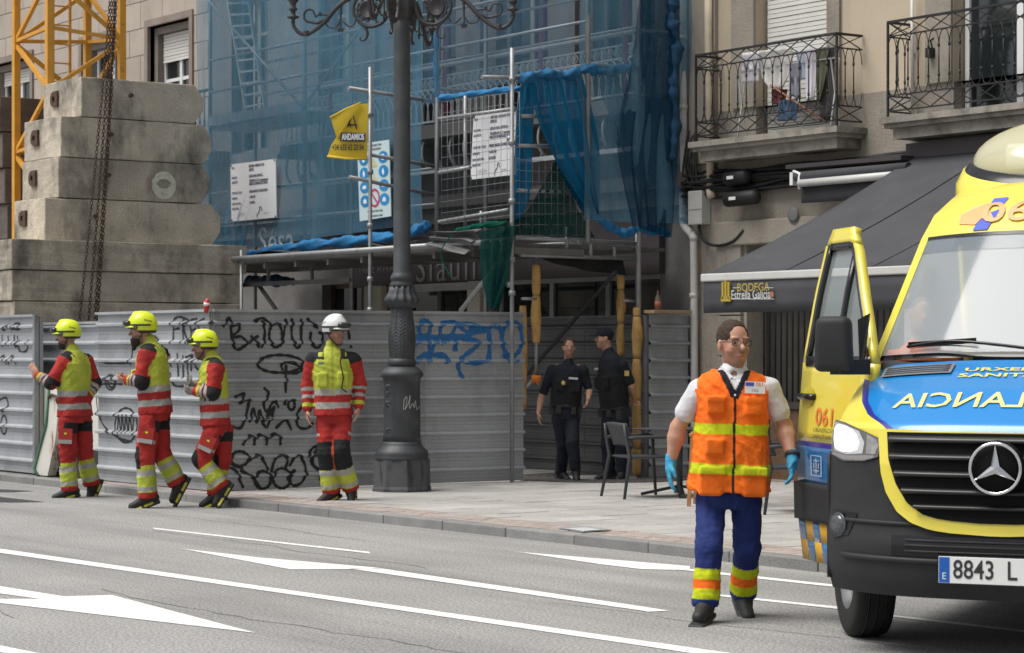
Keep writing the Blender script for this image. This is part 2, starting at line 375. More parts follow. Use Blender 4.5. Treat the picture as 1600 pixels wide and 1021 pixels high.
# ------------------------------------------------------------------ house fronts
def facade(mb, x0, x1, z0, z1, y, holes, depth=0.25, mi=0):
    xs = sorted({x0, x1, *[h[0] for h in holes], *[h[1] for h in holes]}); zs = sorted({z0, z1, *[h[2] for h in holes], *[h[3] for h in holes]})
    for a, b in zip(xs, xs[1:]):
        for c, d in zip(zs, zs[1:]):
            mx, mz = (a + b) / 2, (c + d) / 2
            if any(h[0] < mx < h[1] and h[2] < mz < h[3] for h in holes): continue
            mb.add([(a, y, c), (b, y, c), (b, y, d), (a, y, d)], [(0, 1, 2, 3)], mi)
    for (a, b, c, d) in holes:
        e = y + depth
        mb.add([(a, y, c), (a, e, c), (a, e, d), (a, y, d), (b, y, c), (b, e, c), (b, e, d), (b, y, d)], [(0, 1, 2, 3), (4, 7, 6, 5), (0, 4, 5, 1), (3, 2, 6, 7)], mi)
    return mb
def window(parent, x0, x1, z0, z1, y, shutter=0.0, frame=m_pvc, bars=1, trans=None, back=True, name='window'):
    """Window set in an opening: frame bars, panes, optional lowered roller shutter of single slats."""
    f = MB(); t = 0.06
    f.box((x0, y - .03, z0), (x0 + t, y + .04, z1)); f.box((x1 - t, y - .03, z0), (x1, y + .04, z1))
    f.box((x0 + t, y - .028, z0), (x1 - t, y + .038, z0 + t)); f.box((x0 + t, y - .028, z1 - t), (x1 - t, y + .038, z1))
    for k in range(bars):
        xm = x0 + (x1 - x0) * (k + 1) / (bars + 1); f.box((xm - .045, y - .033, z0 + t), (xm + .045, y + .036, z1 - t))
    if trans is not None: f.box((x0 + t, y - .026, trans - .03), (x1 - t, y + .034, trans + .03))
    w = f.build(name, frame, parent)
    for k in range(bars + 1):
        a = x0 + (x1 - x0) * k / (bars + 1) + .03; b = x0 + (x1 - x0) * (k + 1) / (bars + 1) - .03
        MB().box((a, y + .005, z0 + .03), (b, y + .012, z1 - .03)).build('pane', m_pane, w)
    if back: MB().box((x0 - .3, y + .5, z0 - .3), (x1 + .3, y + .52, z1 + .3)).build('dark_room', m_dark, w)
    if shutter > 0:
        zz = z1
        k = 0
        while zz > z1 - shutter * (z1 - z0):
            MB().box((x0 + t * .6, y - .065 + .006 * (k % 2), zz - .052), (x1 - t * .6, y - .036, zz - .004)).build('shutter_slat', m_shut, w); zz -= .056; k += 1
    return w
FY = 6.85

# --- pale stone house on the far left
hl = thing('stone_house', 'pale stone clad house with white framed windows behind the yellow crane tower', 'house', (-10, FY, 0))
WL = [(-16.2, -14.3), (-12.0, -10.35), (-9.3, -7.75)]
holes = [(a, b, 4.6, 7.42) for a, b in WL]
facade(MB(), -34, -7.05, 0, 14, FY + .03, holes, .3).build('wall', m_stone_joint, hl)
MB().box((-34, FY + 1.2, 0), (-7.05, FY + 8, 14)).build('house_body', m_stone_joint, hl)
SLAB = {}
def slab_piece(w, hgt):
    k = (round(w, 2), round(hgt, 2))
    if k not in SLAB:
        me = MB().box((.006, 0, .006), (k[0] - .006, .028, k[1] - .006), bev=.004).mesh('stone_slab'); me.materials.append(m_stone); SLAB[k] = me
    return SLAB[k]
zrow = 4.55; r = 0
while zrow < 8.6:
    x = -17.2 + (0.42 if r % 2 else 0)
    while x < -7.1:
        w = 0.84; segs = [(x, min(x + w, -7.05))]
        for (a, b) in WL:
            if zrow + .48 > 4.6 and zrow < 7.4:
                ns = []
                for (c, d) in segs:
                    if d <= a - .12 or c >= b + .12: ns.append((c, d))
                    else:
                        if c < a - .12: ns.append((c, a - .12))
                        if d > b + .12: ns.append((b + .12, d))
                segs = ns
        for (c, d) in segs:
            if d - c > .08: link('stone_slab', slab_piece(d - c, .48), None, hl, (c, FY + random.uniform(-.003, .003), zrow))
        x += w
    zrow += .48; r += 1
for i, (a, b) in enumerate(WL):
    s = MB(); d = .3
    s.box((a - .12, FY - .035, 4.6), (a, FY + d, 7.42)); s.box((b, FY - .035, 4.6), (b + .12, FY + d, 7.42)); s.box((a - .12, FY - .037, 7.42), (b + .12, FY + d, 7.54))
    s.box((a + .001, FY + d * .35, 4.6), (a + .13, FY + d + .06, 7.40)); s.box((b - .13, FY + d * .35, 4.6), (b - .001, FY + d + .06, 7.40)); s.box((a + .13, FY + d * .35, 7.28), (b - .13, FY + d + .06, 7.40))
    s.build('window_surround', m_surround, hl)
    window(hl, a + .14, b - .14, 4.62, 7.27, FY + .26, shutter=(0.10, 0.0, 0.17)[i], trans=6.45 if i == 2 else None)
    rl = MB(); rl.bar((a - .5, FY - .35, 6.02), (b + 1.4, FY - .35, 6.02), .05, .04); rl.bar((a - .5, FY - .35, 5.1), (b + 1.4, FY - .35, 5.1), .04)
    if i == 2:
        rail = rl.build('railing', m_iron, hl)
        for k in range(22):
            x = a - .5 + k * .16
            MB().tube([(x, FY - .35, 5.1), (x, FY - .35, 5.45), (x, FY - .35, 5.5), (x, FY - .35, 5.55), (x, FY - .35, 6.0)], [.012, .012, .024, .012, .012], 6).build('baluster', m_iron, rail)
        MB().box((a - .5, FY - .4, 4.85), (b + 1.4, FY + .0, 5.0)).build('balcony_slab', m_surround, hl)

# --- the house being rebuilt, behind the blue netting
hm = thing('scaffolded_house', 'old grey house under repair behind blue netting with a lattice iron gallery', 'house', (0, FY, 0))
WM = [(-6.3, -5.1), (-3.5, -2.4), (-0.9, 0.3), (1.3, 2.5), (3.5, 4.8)]
holes = [(a, b, 4.95, 7.6) for a, b in WM] + [(-3.4, -2.2, 0.1, 2.7), (-1.2, 0.6, 0.1, 2.7), (1.2, 4.9, 0.1, 2.65)]
facade(MB(), -7.04, 5.5, 0, 14, FY, holes, .3).build('wall', m_oldwall, hm)
MB().box((-7.04, FY + 1.2, 0), (5.5, FY + 8, 14)).build('house_body', m_oldwall, hm)
for a, b in WM: window(hm, a, b, 4.95, 7.6, FY + .22, frame=M('old_frame', (0.22, 0.22, 0.21), rough=.7), trans=6.9)
m_light = M('pale_pilaster', (0.50, 0.46, 0.40), rough=.85, var=.1, vs=2, fine=.08)
m_plum = M('plum_paint', (0.20, 0.045, 0.09), rough=.6, var=.15, vs=5)
for x in (-1.95, 0.8, 3.0, 5.2):
    MB().box((x - .2, FY - .07, 4.9), (x + .2, FY, 9)).build('pilaster', m_oldwall, hm)
for x in (-2.1, 0.95, 3.2, 4.98):
    MB().tube([(x, 6.25, 4.9), (x, 6.25, 5.3), (x, 6.25, 5.35), (x, 6.25, 6.6), (x, 6.25, 6.7), (x, 6.25, 9)], [.05, .05, .07, .045, .08, .05], 8).build('iron_column', m_plum, hm)
# cornice, shop front
MB().box((-7.04, FY - .22, 3.72), (5.5, FY, 3.9)).box((-7.04, FY - .12, 3.5), (5.5, FY, 3.72)).build('cornice', m_oldwall, hm)
m_shop = M('shop_fascia', (0.055, 0.045, 0.05), rough=.5, var=.15, vs=3)
MB().box((-2.3, FY - .10, 2.65), (5.0, FY, 3.35)).build('shop_fascia', m_shop, hm); MB().box((-.7, FY - .13, 2.53), (1.35, FY - .0, 2.64)).build('sign_ledge', M('ledge_grey', (.34, .35, .36), rough=.5), hm)
window(hm, -3.4, -2.2, .12, 2.7, FY + .2, frame=M('brown_door', (0.10, 0.05, 0.03), rough=.6))
window(hm, -1.2, .6, .12, 2.7, FY + .15, frame=m_shop, bars=1)
window(hm, 1.2, 4.9, .12, 2.65, FY + .15, frame=M('shop_frame', (0.30, 0.31, 0.32), rough=.5), bars=2, trans=2.1)
for x, w, m in ((-1.75, .24, m_light), (.9, .16, m_light)):
    MB().box((x - w, FY - .12, .09), (x + w, FY, 2.65), bev=.02).build('pilaster', m, hm)
tx = MB(); put_text(tx, 'Siaull', (.2, FY - .115, 2.86), Vector((1, 0, 0)), UP, .62, space=1.2); tx.build('lettering', M('shade_dimmed_lettering', (0.20, 0.20, 0.20), rough=.5, var=.03), hm)  # white letters dimmed in colour for the shadow under the deck
tx = MB(); put_text(tx, 'TAKE AWAY', (-1.6, FY - .115, 2.9), Vector((1, 0, 0)), UP, .20); tx.build('lettering', M('faded_lettering', (0.25, 0.23, 0.23), rough=.5), hm)
tx = MB(); put_text(tx, 'Sésa', (-4.6, FY - .135, 3.42), Vector((1, 0, 0)), UP, .66); tx.build('lettering', M('shop_name', (.42, .42, .42), rough=.6), hm)
# lattice gallery
m_lat = M('pale_iron', (0.46, 0.48, 0.49), rough=.55, var=.1, vs=6)
gal = MB().box((-3.6, 6.2, 4.74), (5.2, FY, 4.86)).box((-3.6, 6.16, 4.66), (5.24, FY, 4.74)).build('gallery_floor', m_oldwall, hm)
MB().tube([(-3.55, 6.22, 5.67), (5.17, 6.22, 5.67), (5.17, FY, 5.67)], .04, 8).build('gallery_handrail', m_lat, gal)
MB().bar((-3.55, 6.22, 5.52), (5.17, 6.22, 5.52), .02, .02).bar((-3.55, 6.22, 5.36), (5.17, 6.22, 5.36), .02, .02).bar((-3.55, 6.22, 4.9), (5.17, 6.22, 4.9), .03, .03).bar((5.17, 6.22, 5.5), (5.17, FY, 5.5), .02).bar((5.17, 6.22, 4.9), (5.17, FY, 4.9), .03).build('gallery_rail', m_lat, gal)
def lattice_run(mb, A, B):
    A, B = Vector(A), Vector(B); L = (B - A).length; d = (B - A) / L
    n = int(L / .145)
    for k in range(n):
        c = A + d * (k + .5) * L / n
        ring = [c + d * .058 * math.cos(2 * math.pi * j / 8) + UP * (5.44 - A.z + .058 * math.sin(2 * math.pi * j / 8)) for j in range(9)]
        mb.tube(ring, .011, 4, cap=False)
        mb.tube([c + UP * (5.40 - A.z), c + UP * (5.48 - A.z)], .022, 5)
        for sgn in (-1, 1):
            arc = [c + d * sgn * .24 * math.sin(t * math.pi / 2) + UP * (4.92 - A.z + .43 * math.cos(t * math.pi / 2)) for t in (0, .2, .4, .6, .8, 1)]
            mb.tube([p for p in arc if 0 <= (p - A).dot(d) <= L] or arc[:2], .010, 4, cap=False)
lt = MB(); lattice_run(lt, (-3.55, 6.22, 0), (5.17, 6.22, 0)); lattice_run(lt, (5.17, 6.22, 0), (5.17, FY, 0))
tag(lt.build('gallery_lattice', m_lat, gal), None, kind='stuff')
for k in range(26):
    x = -3.4 + k * .345
    pts = [(x, 6.24, 4.66), (x, 6.20, 4.5), (x, 6.24, 4.32), (x, 6.38, 4.22), (x, 6.5, 4.26), (x, 6.52, 4.36), (x, 6.44, 4.4)]
    MB().tube(catmull(pts, 3), .02, 5).build('bracket', m_lat, gal)
MB().bar((-3.6, 6.22, 4.2), (5.2, 6.22, 4.2), .03, .06).build('gallery_rail', m_lat, gal)

# --- beige house with two iron balconies on the right
hr = thing('balcony_house', 'beige plastered house with iron balconies above the dark bar awning', 'house', (9, FY, 0))
PX0, PX1 = 6.55, 9.2
holes = [(6.72, 7.98, 4.25, 7.0), (9.95, 11.6, 4.25, 7.0), (PX0, PX1, .1, 2.95), (9.9, 13.4, .1, 2.95)]
facade(MB(), 5.5, 30, 4.62, 14, FY, [h for h in holes if h[2] > 4] and [(h[0], h[1], 4.62, h[3]) for h in holes if h[2] > 4], .3).build('plaster_wall', m_plaster, hr)
facade(MB(), 5.5, 30, 0, 4.62, FY, [(h[0], h[1], h[2], min(h[3], 4.62)) for h in holes], .5).build('stone_base', m_gstone, hr)
MB().box((5.5, FY + 2.2, 0), (30, FY + 9, 14)).build('house_body', m_plaster, hr)
for a, b in ((6.3, 6.72), (7.98, 8.2), (9.55, 9.95), (11.6, 12.0)):
    MB().box((a + .006, FY - .04, 4.63), (b - .006, FY + .16, 7.4)).build('window_jamb', m_gstone, hr)
MB().box((5.52, FY - .05, 4.0), (6.02, FY + .01, 9)).build('corner_pilaster', m_gstone, hr)
for (a, b) in ((6.05, 6.5), (9.25, 9.85)):
    for k in range(6): MB().box((a + .005, FY - .06 + random.uniform(-.006, .006), .1 + k * .5), (b - .005, FY + .02, .6 + k * .5 - .012), bev=.01).build('stone_block', m_gstone, hr)
MB().box((6.02, FY - .09, 2.95), (9.9, FY, 3.25), bev=.02).build('lintel', m_gstone, hr)
w1 = window(hr, 6.74, 7.96, 4.27, 6.98, FY + .2, shutter=1.0)
w2 = window(hr, 9.98, 11.57, 4.27, 6.98, FY + .18, frame=m_pvc, bars=1)
MB().box((6.0, FY + 1.9, 0), (14, FY + 2.0, 3.2)).build('dark_room', m_dark, hr)
# barred shop window below the awning
br = MB().box((PX0, FY + .32, .1), (PX1, FY + .36, 2.9)).build('shop_back', M('shop_back', (0.05, 0.045, 0.04), rough=.6, var=.3, vs=4), hr)
for k in range(26):
    x = PX0 + .05 + k * .102; MB().tube([(x, FY + .24, 1.05), (x, FY + .24, 2.9)], .011, 5).build('bar', M('bar_black', (.008, .008, .008), rough=.8), br)
m_rattan = M('brown_panel', (0.13, 0.075, 0.045), rough=.7, var=.3, vs=14)
MB().box((PX0 + .2, FY + .2, .1), (PX1 - .3, FY + .26, .95)).build('low_panel', m_rattan, br)
MB().box((PX0, FY + .17, .96), (PX1, FY + .27, 1.04)).build('counter_rail', m_shop, br)
# balconies
m_slabb = M('balcony_stone', (0.27, 0.25, 0.22), rough=.95, var=.2, vs=2, col2=(0.06, 0.055, 0.045), c2s=2.5, c2lo=.46, c2hi=.7, fine=.2)
def balcony(x0, x1, yf, zt, name='balcony'):
    sl = MB(); y1 = FY + .02
    sl.box((x0 - .07, yf - .07, zt - .07), (x1 + .07, y1, zt)); sl.box((x0 - .03, yf - .03, zt - .12), (x1 + .03, y1, zt - .07)); sl.box((x0 + .04, yf + .04, zt - .24), (x1 - .04, y1, zt - .12))
    b = sl.build(name, m_slabb, hr)
    zb, z2, z3, z4 = zt + .07, zt + .24, zt + .90, zt + 1.06
    path = [(x0, FY - .02), (x0, yf), (x1, yf), (x1, FY - .02)]
    for z, t in ((zb, .016), (z2, .014), (z3, .014), (z4, .026)):
        rr = MB()
        for (p, q) in zip(path, path[1:]): rr.bar((*p, z), (*q, z), t * 1.3, t)
        rr.build('rail', m_iron, b)
    post = MB()
    for p in path[1:3]: MB().bar((*p, zt), (*p, z4), .022).build('corner_post', m_iron, b)
    for (p, q) in zip(path, path[1:]):
        p, q = Vector((*p, 0)), Vector((*q, 0)); L = (q - p).length; d = (q - p) / L; n = max(2, round(L / .155)); st = L / n
        for k in range(n):
            a = p + d * st * k; e = MB(); hw = st / 2
            mid = a + d * hw
            # pointed arch above, bowl below, straight shank between
            e.tube([a + UP * (z2 + .17), a + UP * (z3 - .17)], .008, 5)
            e.tube([a + UP * (z3 - .17), a + d * hw * .12 + UP * (z3 - .09), a + d * hw * .45 + UP * (z3 - .02), mid + UP * z3, a + d * hw * 1.55 + UP * (z3 - .02), a + d * hw * 1.88 + UP * (z3 - .09), a + d * st + UP * (z3 - .17)], .007, 4, cap=False)
            e.tube([a + UP * (z2 + .17), a + d * hw * .12 + UP * (z2 + .09), a + d * hw * .45 + UP * (z2 + .02), mid + UP * z2, a + d * hw * 1.55 + UP * (z2 + .02), a + d * hw * 1.88 + UP * (z2 + .09), a + d * st + UP * (z2 + .17)], .007, 4, cap=False)
            e.tube([a + UP * (z2 + .15), a + UP * (z2 + .19)], .014, 5); e.tube([a + UP * (z3 - .19), a + UP * (z3 - .15)], .014, 5)
            e.build('baluster', m_iron, b)
        n2 = max(1, round(L / .31)); s2 = L / n2
        for k in range(n2):
            a = p + d * s2 * k; e = MB()
            for (u, v) in ((zb, z2), (z3, z4)):
                MB().bar(a + UP * u, a + d * s2 + UP * v, .010).build('cross_bar', m_iron, b); MB().bar(a + UP * v, a + d * s2 + UP * u, .010).build('cross_bar', m_iron, b)
    return b
balcony(6.09, 8.55, 6.43, 4.22); balcony(9.36, 13.2, 6.43, 4.25)
# rain pipes, boxes and cables on the wall
def on_wall(px, py, y=FY - .09): return on_y(px, py, y)
p1 = MB(); p1.tube(catmull([on_wall(1068, -40), on_wall(1068, 100), on_wall(1068, 210), on_wall(1067, 330), on_wall(1069, 352), on_wall(1081, 368), on_wall(1084, 385), on_wall(1085, 560), on_wall(1085, 735)], 4), .047, 10)
for y in (60, 168, 290, 340, 372, 462): 
    c = on_wall(1068 if y < 345 else 1084, y); p1.tube([c - UP * .03, c + UP * .03], .055, 10)
p1.build('downpipe', m_pipe, hr)
p2 = MB().tube([on_wall(1107, -30), on_wall(1107, 60), on_wall(1109, 140), on_wall(1110, 300)], .05, 10).tube([on_wall(1110, 296), on_wall(1112, 310)], .058, 10); p2.build('downpipe', M('pipe_cream', (0.50, 0.43, 0.33), rough=.7, var=.12, vs=5), hr)
c = on_wall(1092, 325); MB().box((c.x - .13, FY - .16, c.z - .21), (c.x + .13, FY - .005, c.z + .21), bev=.01).box((c.x - .125, FY - .168, c.z - .02), (c.x + .125, FY - .158, c.z - .012)).build('meter_box', M('meter_grey', (0.50, 0.50, 0.47), rough=.5, var=.08, vs=6), hr)
MB().tube([on_wall(1425, -20), on_wall(1426, 180)], .02, 6).build('wall_conduit', m_pipe, hr)
c = on_wall(1452, 82); MB().box((c.x - .04, FY - .12, c.z - .06), (c.x + .04, FY - .002, c.z + .05), bev=.01).tube([c + Vector((0, .05, .05)), c + Vector((-.03, .05, .14)), c + Vector((.02, .05, .16))], .012, 6).build('wall_spotlight', m_iron, hr)
m_cable = M('black_cable', (0.012, 0.012, 0.013), rough=.6, var=.1)
cab = MB(); rnd = random.Random(3)
for k in range(16):
    z0 = 3.72 + rnd.uniform(-.13, .16); yy = FY - .06 - rnd.uniform(0, .1)
    pts = [(5.3 + rnd.uniform(0, .2), yy, z0 + rnd.uniform(-.1, .3))]
    for x in np.arange(5.9, 16, .8): pts.append((x, yy, z0 + rnd.uniform(-.05, .05) + .012 * (x - 6)))
    cab.tube(catmull(pts, 4), rnd.uniform(.011, .026), 5)
for k in range(9):
    x = rnd.uniform(5.3, 5.75); pts = [(x, FY - .08, 4.25 + rnd.uniform(0, .2)), (x + rnd.uniform(-.1, .1), FY - .13, 3.95), (x + rnd.uniform(-.1, .15), FY - .1, 3.6), (x + .3, FY - .1, 3.7 + rnd.uniform(-.05, .05))]
    cab.tube(catmull(pts, 4), .013, 5)
cab.tube(catmull([on_wall(1092, 352), on_wall(1098, 374), on_wall(1118, 384), on_wall(1145, 378), on_wall(1162, 360)], 5), .02, 6)
cab.tube(catmull([on_wall(1226, 262), on_wall(1222, 280), on_wall(1238, 288), on_wall(1248, 275), on_wall(1240, 262)], 5), .012, 5)
cab.build('cable_bundle', m_cable, hr)
for (x0, x1, y0, y1) in ((1133, 1172, 283, 272), (1132, 1186, 318, 302)):
    a, b = on_y(x0, (y0 + y1) / 2 + 3, FY - .2), on_y(x1, (y0 + y1) / 2 - 3, FY - .2); d = (b - a)
    mb = MB().tube([a, a + d * .06, a + d * .1, a + d * .9, a + d * .94, b], [.03, .07, .092, .092, .07, .03], 12)
    q = a + d * .3 + Vector((-.0, -.095, 0)); mb.build('cable_closure', m_cable, hr)
    MB().box((q.x, q.y - .004, q.z - .02), (q.x + .12, q.y, q.z + .02)).build('closure_label', m_pvc, hr)
c = on_wall(1241, 336); MB().lathe((0, 0, 0), [(.0, 0), (.085, 0), (.095, .02), (.06, .03), (0, .03)], 16).build('round_vent', M('vent_grey', (.16, .16, .16), rough=.7), hr).matrix_world = Matrix.Translation(Vector((c.x, FY - .09, c.z)) - Vector((9, FY, 0))) @ Matrix.Rotation(R(90), 4, 'X')
# ------------------------------------------------------------------ building site: hoardings
m_galv = M('galvanised_sheet', (0.40, 0.42, 0.445), rough=.5, metal=.35, var=.10, vs=1.2, col2=(0.25, 0.262, 0.28), c2s=1.6, c2lo=.48, c2hi=.75, fine=.08, fs=50, bump=.22, bs=5, stretch=(1, 1, .5), rnd=.09)
m_tube = M('scaffold_tube', (0.30, 0.31, 0.32), rough=.5, metal=.5, var=.15, vs=4, col2=(0.2, 0.18, 0.16), c2s=5, c2lo=.56, c2hi=.8)
m_black = M('black_spray', (0.012, 0.012, 0.013), rough=.55, var=.1)
m_blue = M('blue_spray', (0.02, 0.15, 0.38), rough=.5, var=.12, vs=8)
PER = .2145; RIB = .048
def rib(z):
    """Outward offset of the folded sheet at height z."""
    t = (z % PER) / PER
    if t < .60: o = 0
    elif t < .66: o = RIB * (t - .60) / .06
    elif t < .76: o = RIB
    elif t < .87: o = RIB * (1 - (t - .76) / .11)
    else: o = 0
    for g in (.2, .4):
        if abs(t - g) < .012: o -= .004
    return o
ZS = []
z = 0.0
while z < 2.05:
    for t in (0, .185, .2, .215, .385, .4, .415, .60, .66, .76, .87): ZS.append(z + t * PER)
    z += PER
def hoarding(name, label, A, B, zb, zt, n=1, nrm=None, sheet=None, group='corrugated steel hoardings', cap=True, width=None):
    """Run of folded steel sheets from A to B (ground points), ribs on the side of nrm."""
    A, B = Vector((*A, 0)), Vector((*B, 0)); L = (B - A).length; d = (B - A) / L; nr = Vector((*nrm, 0)).normalized()
    root = thing(name, label, 'fence', (A.x, A.y, zb), group=group)
    zs = [z for z in ZS if z < zt - zb - .012] + [zt - zb]
    for k in range(n):
        a, b = A + d * (L * k / n), A + d * (L * (k + 1) / n)
        j = random.uniform(0, .006); mb = MB()
        rows = [[p + nr * (rib(z) + j) + UP * (zb + z) for p in (a + d * .001, b - d * .001)] for z in zs]
        o = mb.grid(rows, smooth=False).build('panel', sheet or m_galv, root, fix=False); thick(o, .003, -1)
    if cap:
        MB().box((0, 0, 0), (0.001, .001, .001)) if False else None
        c = MB().bar(A + nr * .02 + UP * (zt + .012), B + nr * .02 + UP * (zt + .012), .06, .03).build('top_rail', m_galv, root)
        for k in range(n + 1):
            p = A + d * (L * k / n); MB().bar(p - nr * .06 + UP * zb, p - nr * .06 + UP * zt, .05).build('post', m_tube, root)
    return root
ZB, ZT = PAVE + .01, 2.10
hoarding('corrugated_fence', 'corrugated steel hoarding at the far left edge beside the skip', (-6.0, .36), (.33, .34), ZB, ZT, 4, (0, -1))
A1, B1 = (2.08, .36), (4.86, .40)
hoarding('corrugated_fence', 'corrugated steel hoarding along the kerb behind the three walking firefighters', A1, B1, ZB, ZT, 2, (0, -1))
A2, B2 = (4.87, .40), (5.18, 4.47)
hoarding('corrugated_fence', 'graffiti covered corrugated steel hoarding behind the lamp post', A2, B2, ZB, ZT, 3, (1, -.08))
hoarding('corrugated_fence', 'shaded corrugated hoarding behind the two police officers', (2.6, 6.28), (5.5, 6.3), ZB, ZT, 2, (0, -1), cap=False, sheet=M('passage_shade_sheet', (.12, .12, .125), rough=.6, metal=.4, var=.2, vs=2))  # darker sheet colour carries the shade of the passage
hoarding('corrugated_fence', 'short corrugated steel hoarding against the rain pipe, plank on top', (5.56, 6.12), (5.6, 6.72), ZB, ZT, 1, (1, 0))
hoarding('site_gate', 'recessed grey sheet metal gate behind the leftmost firefighter', (-.6, .64), (2.02, .64), ZB, 2.0, 2, (0, -1), group=None)
mb = MB().bar((.335, .33, ZB), (.335, .33, ZT + .02), .06); mb.build('gate_post', m_tube); tag(bpy.data.objects['gate_post'], 'galvanised gate post at the end of the far left hoarding', 'post')

# spray paint on the hoardings
def on_plane(px, py, p0, n): r = ray(px, py); p0 = Vector(p0); return CAM + r * ((p0 - CAM).dot(n) / r.dot(n))
def graffiti(name, strokes, mat, A, B, nrm, width, conv, label):
    A, B = Vector((*A, 0)), Vector((*B, 0)); d = (B - A).normalized(); nr = Vector((*nrm, 0)).normalized(); nf = Vector((d.y, -d.x, 0))
    mb = MB()
    for st in strokes:
        w = width
        if isinstance(st[0], (int, float)): w = st[0]; st = st[1]
        pts = [on_plane(*conv(x, y), A, nf) for x, y in st]
        uv = [Vector(((p - A).dot(d), p.z, 0)) for p in pts]
        cm = catmull(uv, 14) if len(uv) > 2 else [uv[0].lerp(uv[1], k / 14) for k in range(15)]
        rows = []
        for i, p in enumerate(cm):
            t = (cm[min(i + 1, len(cm) - 1)] - cm[max(i - 1, 0)]); t = t.normalized() if t.length > 1e-6 else Vector((1, 0, 0)); s = Vector((-t.y, t.x, 0))
            ww = w * (.75 + .5 * abs(math.sin(i * .21 + len(cm)))) / 2
            row = []
            for q in (-1, -.35, .35, 1):
                c = p + s * ww * q; row.append(A + d * c.x + nr * (rib(c.y - ZB) + .008 + .0005 * (i % 3)) + UP * c.y)
            rows.append(row)
        mb.grid(rows, smooth=False)
    o = mb.build(name, mat, fix=False); tag(o, label, 'graffiti'); return o
def ell(cx, cy, rx, ry, a0=0, a1=2 * math.pi, n=14): return [(cx + rx * math.cos(a0 + (a1 - a0) * k / n), cy + ry * math.sin(a0 + (a1 - a0) * k / n)) for k in range(n + 1)]
cv = lambda x, y: (140 + x / 3.333, 480 + y / 3.333)
GL = [[(80, 292), (150, 294), (222, 290)], [(226, 215), (222, 260), (214, 305)], ell(112, 392, 26, 38), ell(116, 388, 18, 30), [(172, 402), (100, 400), (55, 410), (40, 470), (48, 550), (78, 620), (150, 680), (225, 702)],
      ell(192, 616, 58, 90), [(148, 650), (152, 570), (166, 655), (170, 562), (184, 655), (190, 560), (204, 655), (210, 560), (224, 650), (232, 565)],
      [(437, 192), (438, 120), (440, 70), (462, 52), (490, 55)], [(438, 118), (470, 110)], [(492, 190), (488, 120), (492, 62), (520, 75), (492, 112), (522, 195)], [(562, 60), (528, 72), (530, 120), (556, 112)], [(530, 120), (532, 192)], [(600, 58), (570, 82), (574, 122), (602, 112)],
      [(418, 240), (424, 312)], [(458, 240), (464, 362)], [(488, 250), (490, 372)], [(500, 262), (540, 252), (512, 300), (516, 362)], [(532, 250), (530, 335)], [(572, 250), (550, 290), (560, 320), (590, 332)], [(420, 340), (440, 405), (500, 412), (565, 398)], [(340, 150), (360, 170), (382, 205)]]
graffiti('black_graffiti', GL, m_black, A1, B1, (0, -1), .022, cv, 'black spray tag and doodle on the kerbside hoarding behind the walking firefighters')
GR = [[(692, 104), (726, 58), (738, 140), (745, 195), (772, 222), (812, 190), (790, 155), (745, 160)], [(728, 112), (768, 90), (778, 118), (742, 152)], [(838, 148), (885, 212)], [(880, 150), (830, 180), (800, 212)],
      [(850, 78), (900, 58), (940, 98)], [(892, 70), (912, 130), (896, 214)], ell(968, 148, 34, 62), [(1020, 60), (1012, 130), (992, 208)], [(1052, 58), (1052, 150), (1072, 208), (1098, 190), (1100, 60)], [(1130, 58), (1160, 90), (1190, 112)], [(1152, 128), (1150, 185), (1190, 212), (1214, 150), (1190, 130)],
      [(1344, 100), (1352, 168)], [(1358, 200), (1360, 214)], ell(990, 296, 118, 46), [(1004, 330), (1000, 295), (1050, 290), (1104, 322), (1080, 342), (1030, 346)], [(1022, 300), (1020, 380), (1020, 448)], [(1014, 482), (1016, 512)],
      [(750, 470), (804, 452), (780, 500), (828, 488), (792, 622), (742, 622)], [(830, 602), (852, 530), (868, 600), (884, 540), (900, 602), (920, 630)], [(906, 420), (930, 450), (906, 500), (922, 545), (958, 492), (985, 525)], ell(1050, 510, 17, 26), [(900, 602), (960, 520), (922, 632)], [(968, 632), (1020, 590), (1050, 642)], [(1122, 500), (1078, 560), (1086, 622), (1130, 632), (1164, 602)],
      [(796, 722), (830, 670), (856, 690), (856, 722)], [(856, 690), (884, 665), (920, 690), (920, 720)], [(920, 690), (960, 660), (990, 685), (992, 720)],
      ell(780, 790, 46, 38), [(832, 802), (872, 770), (905, 802), (930, 850)], ell(900, 900, 42, 46), [(945, 862), (962, 800), (992, 770), (1030, 795), (1012, 850)], ell(1000, 892, 46, 52), [(1038, 830), (1082, 770), (1122, 830), (1112, 902), (1062, 930), (1030, 880), (1072, 848)], [(1130, 782), (1160, 735), (1190, 730), (1150, 800), (1192, 850)], [(1196, 868), (1204, 905)], [(715, 832), (760, 852), (780, 900), (800, 942)], [(782, 850), (840, 882), (890, 942)], [(700, 800), (740, 820), (800, 842)], ell(1190, 800, 30, 40)]
graffiti('black_graffiti', GR, m_black, A2, B2, (1, -.08), .030, cv, 'large black spray lettering on the hoarding between the firefighters')
cb6 = lambda x, y: (600 + x / 6.667, 480 + y / 6.667)
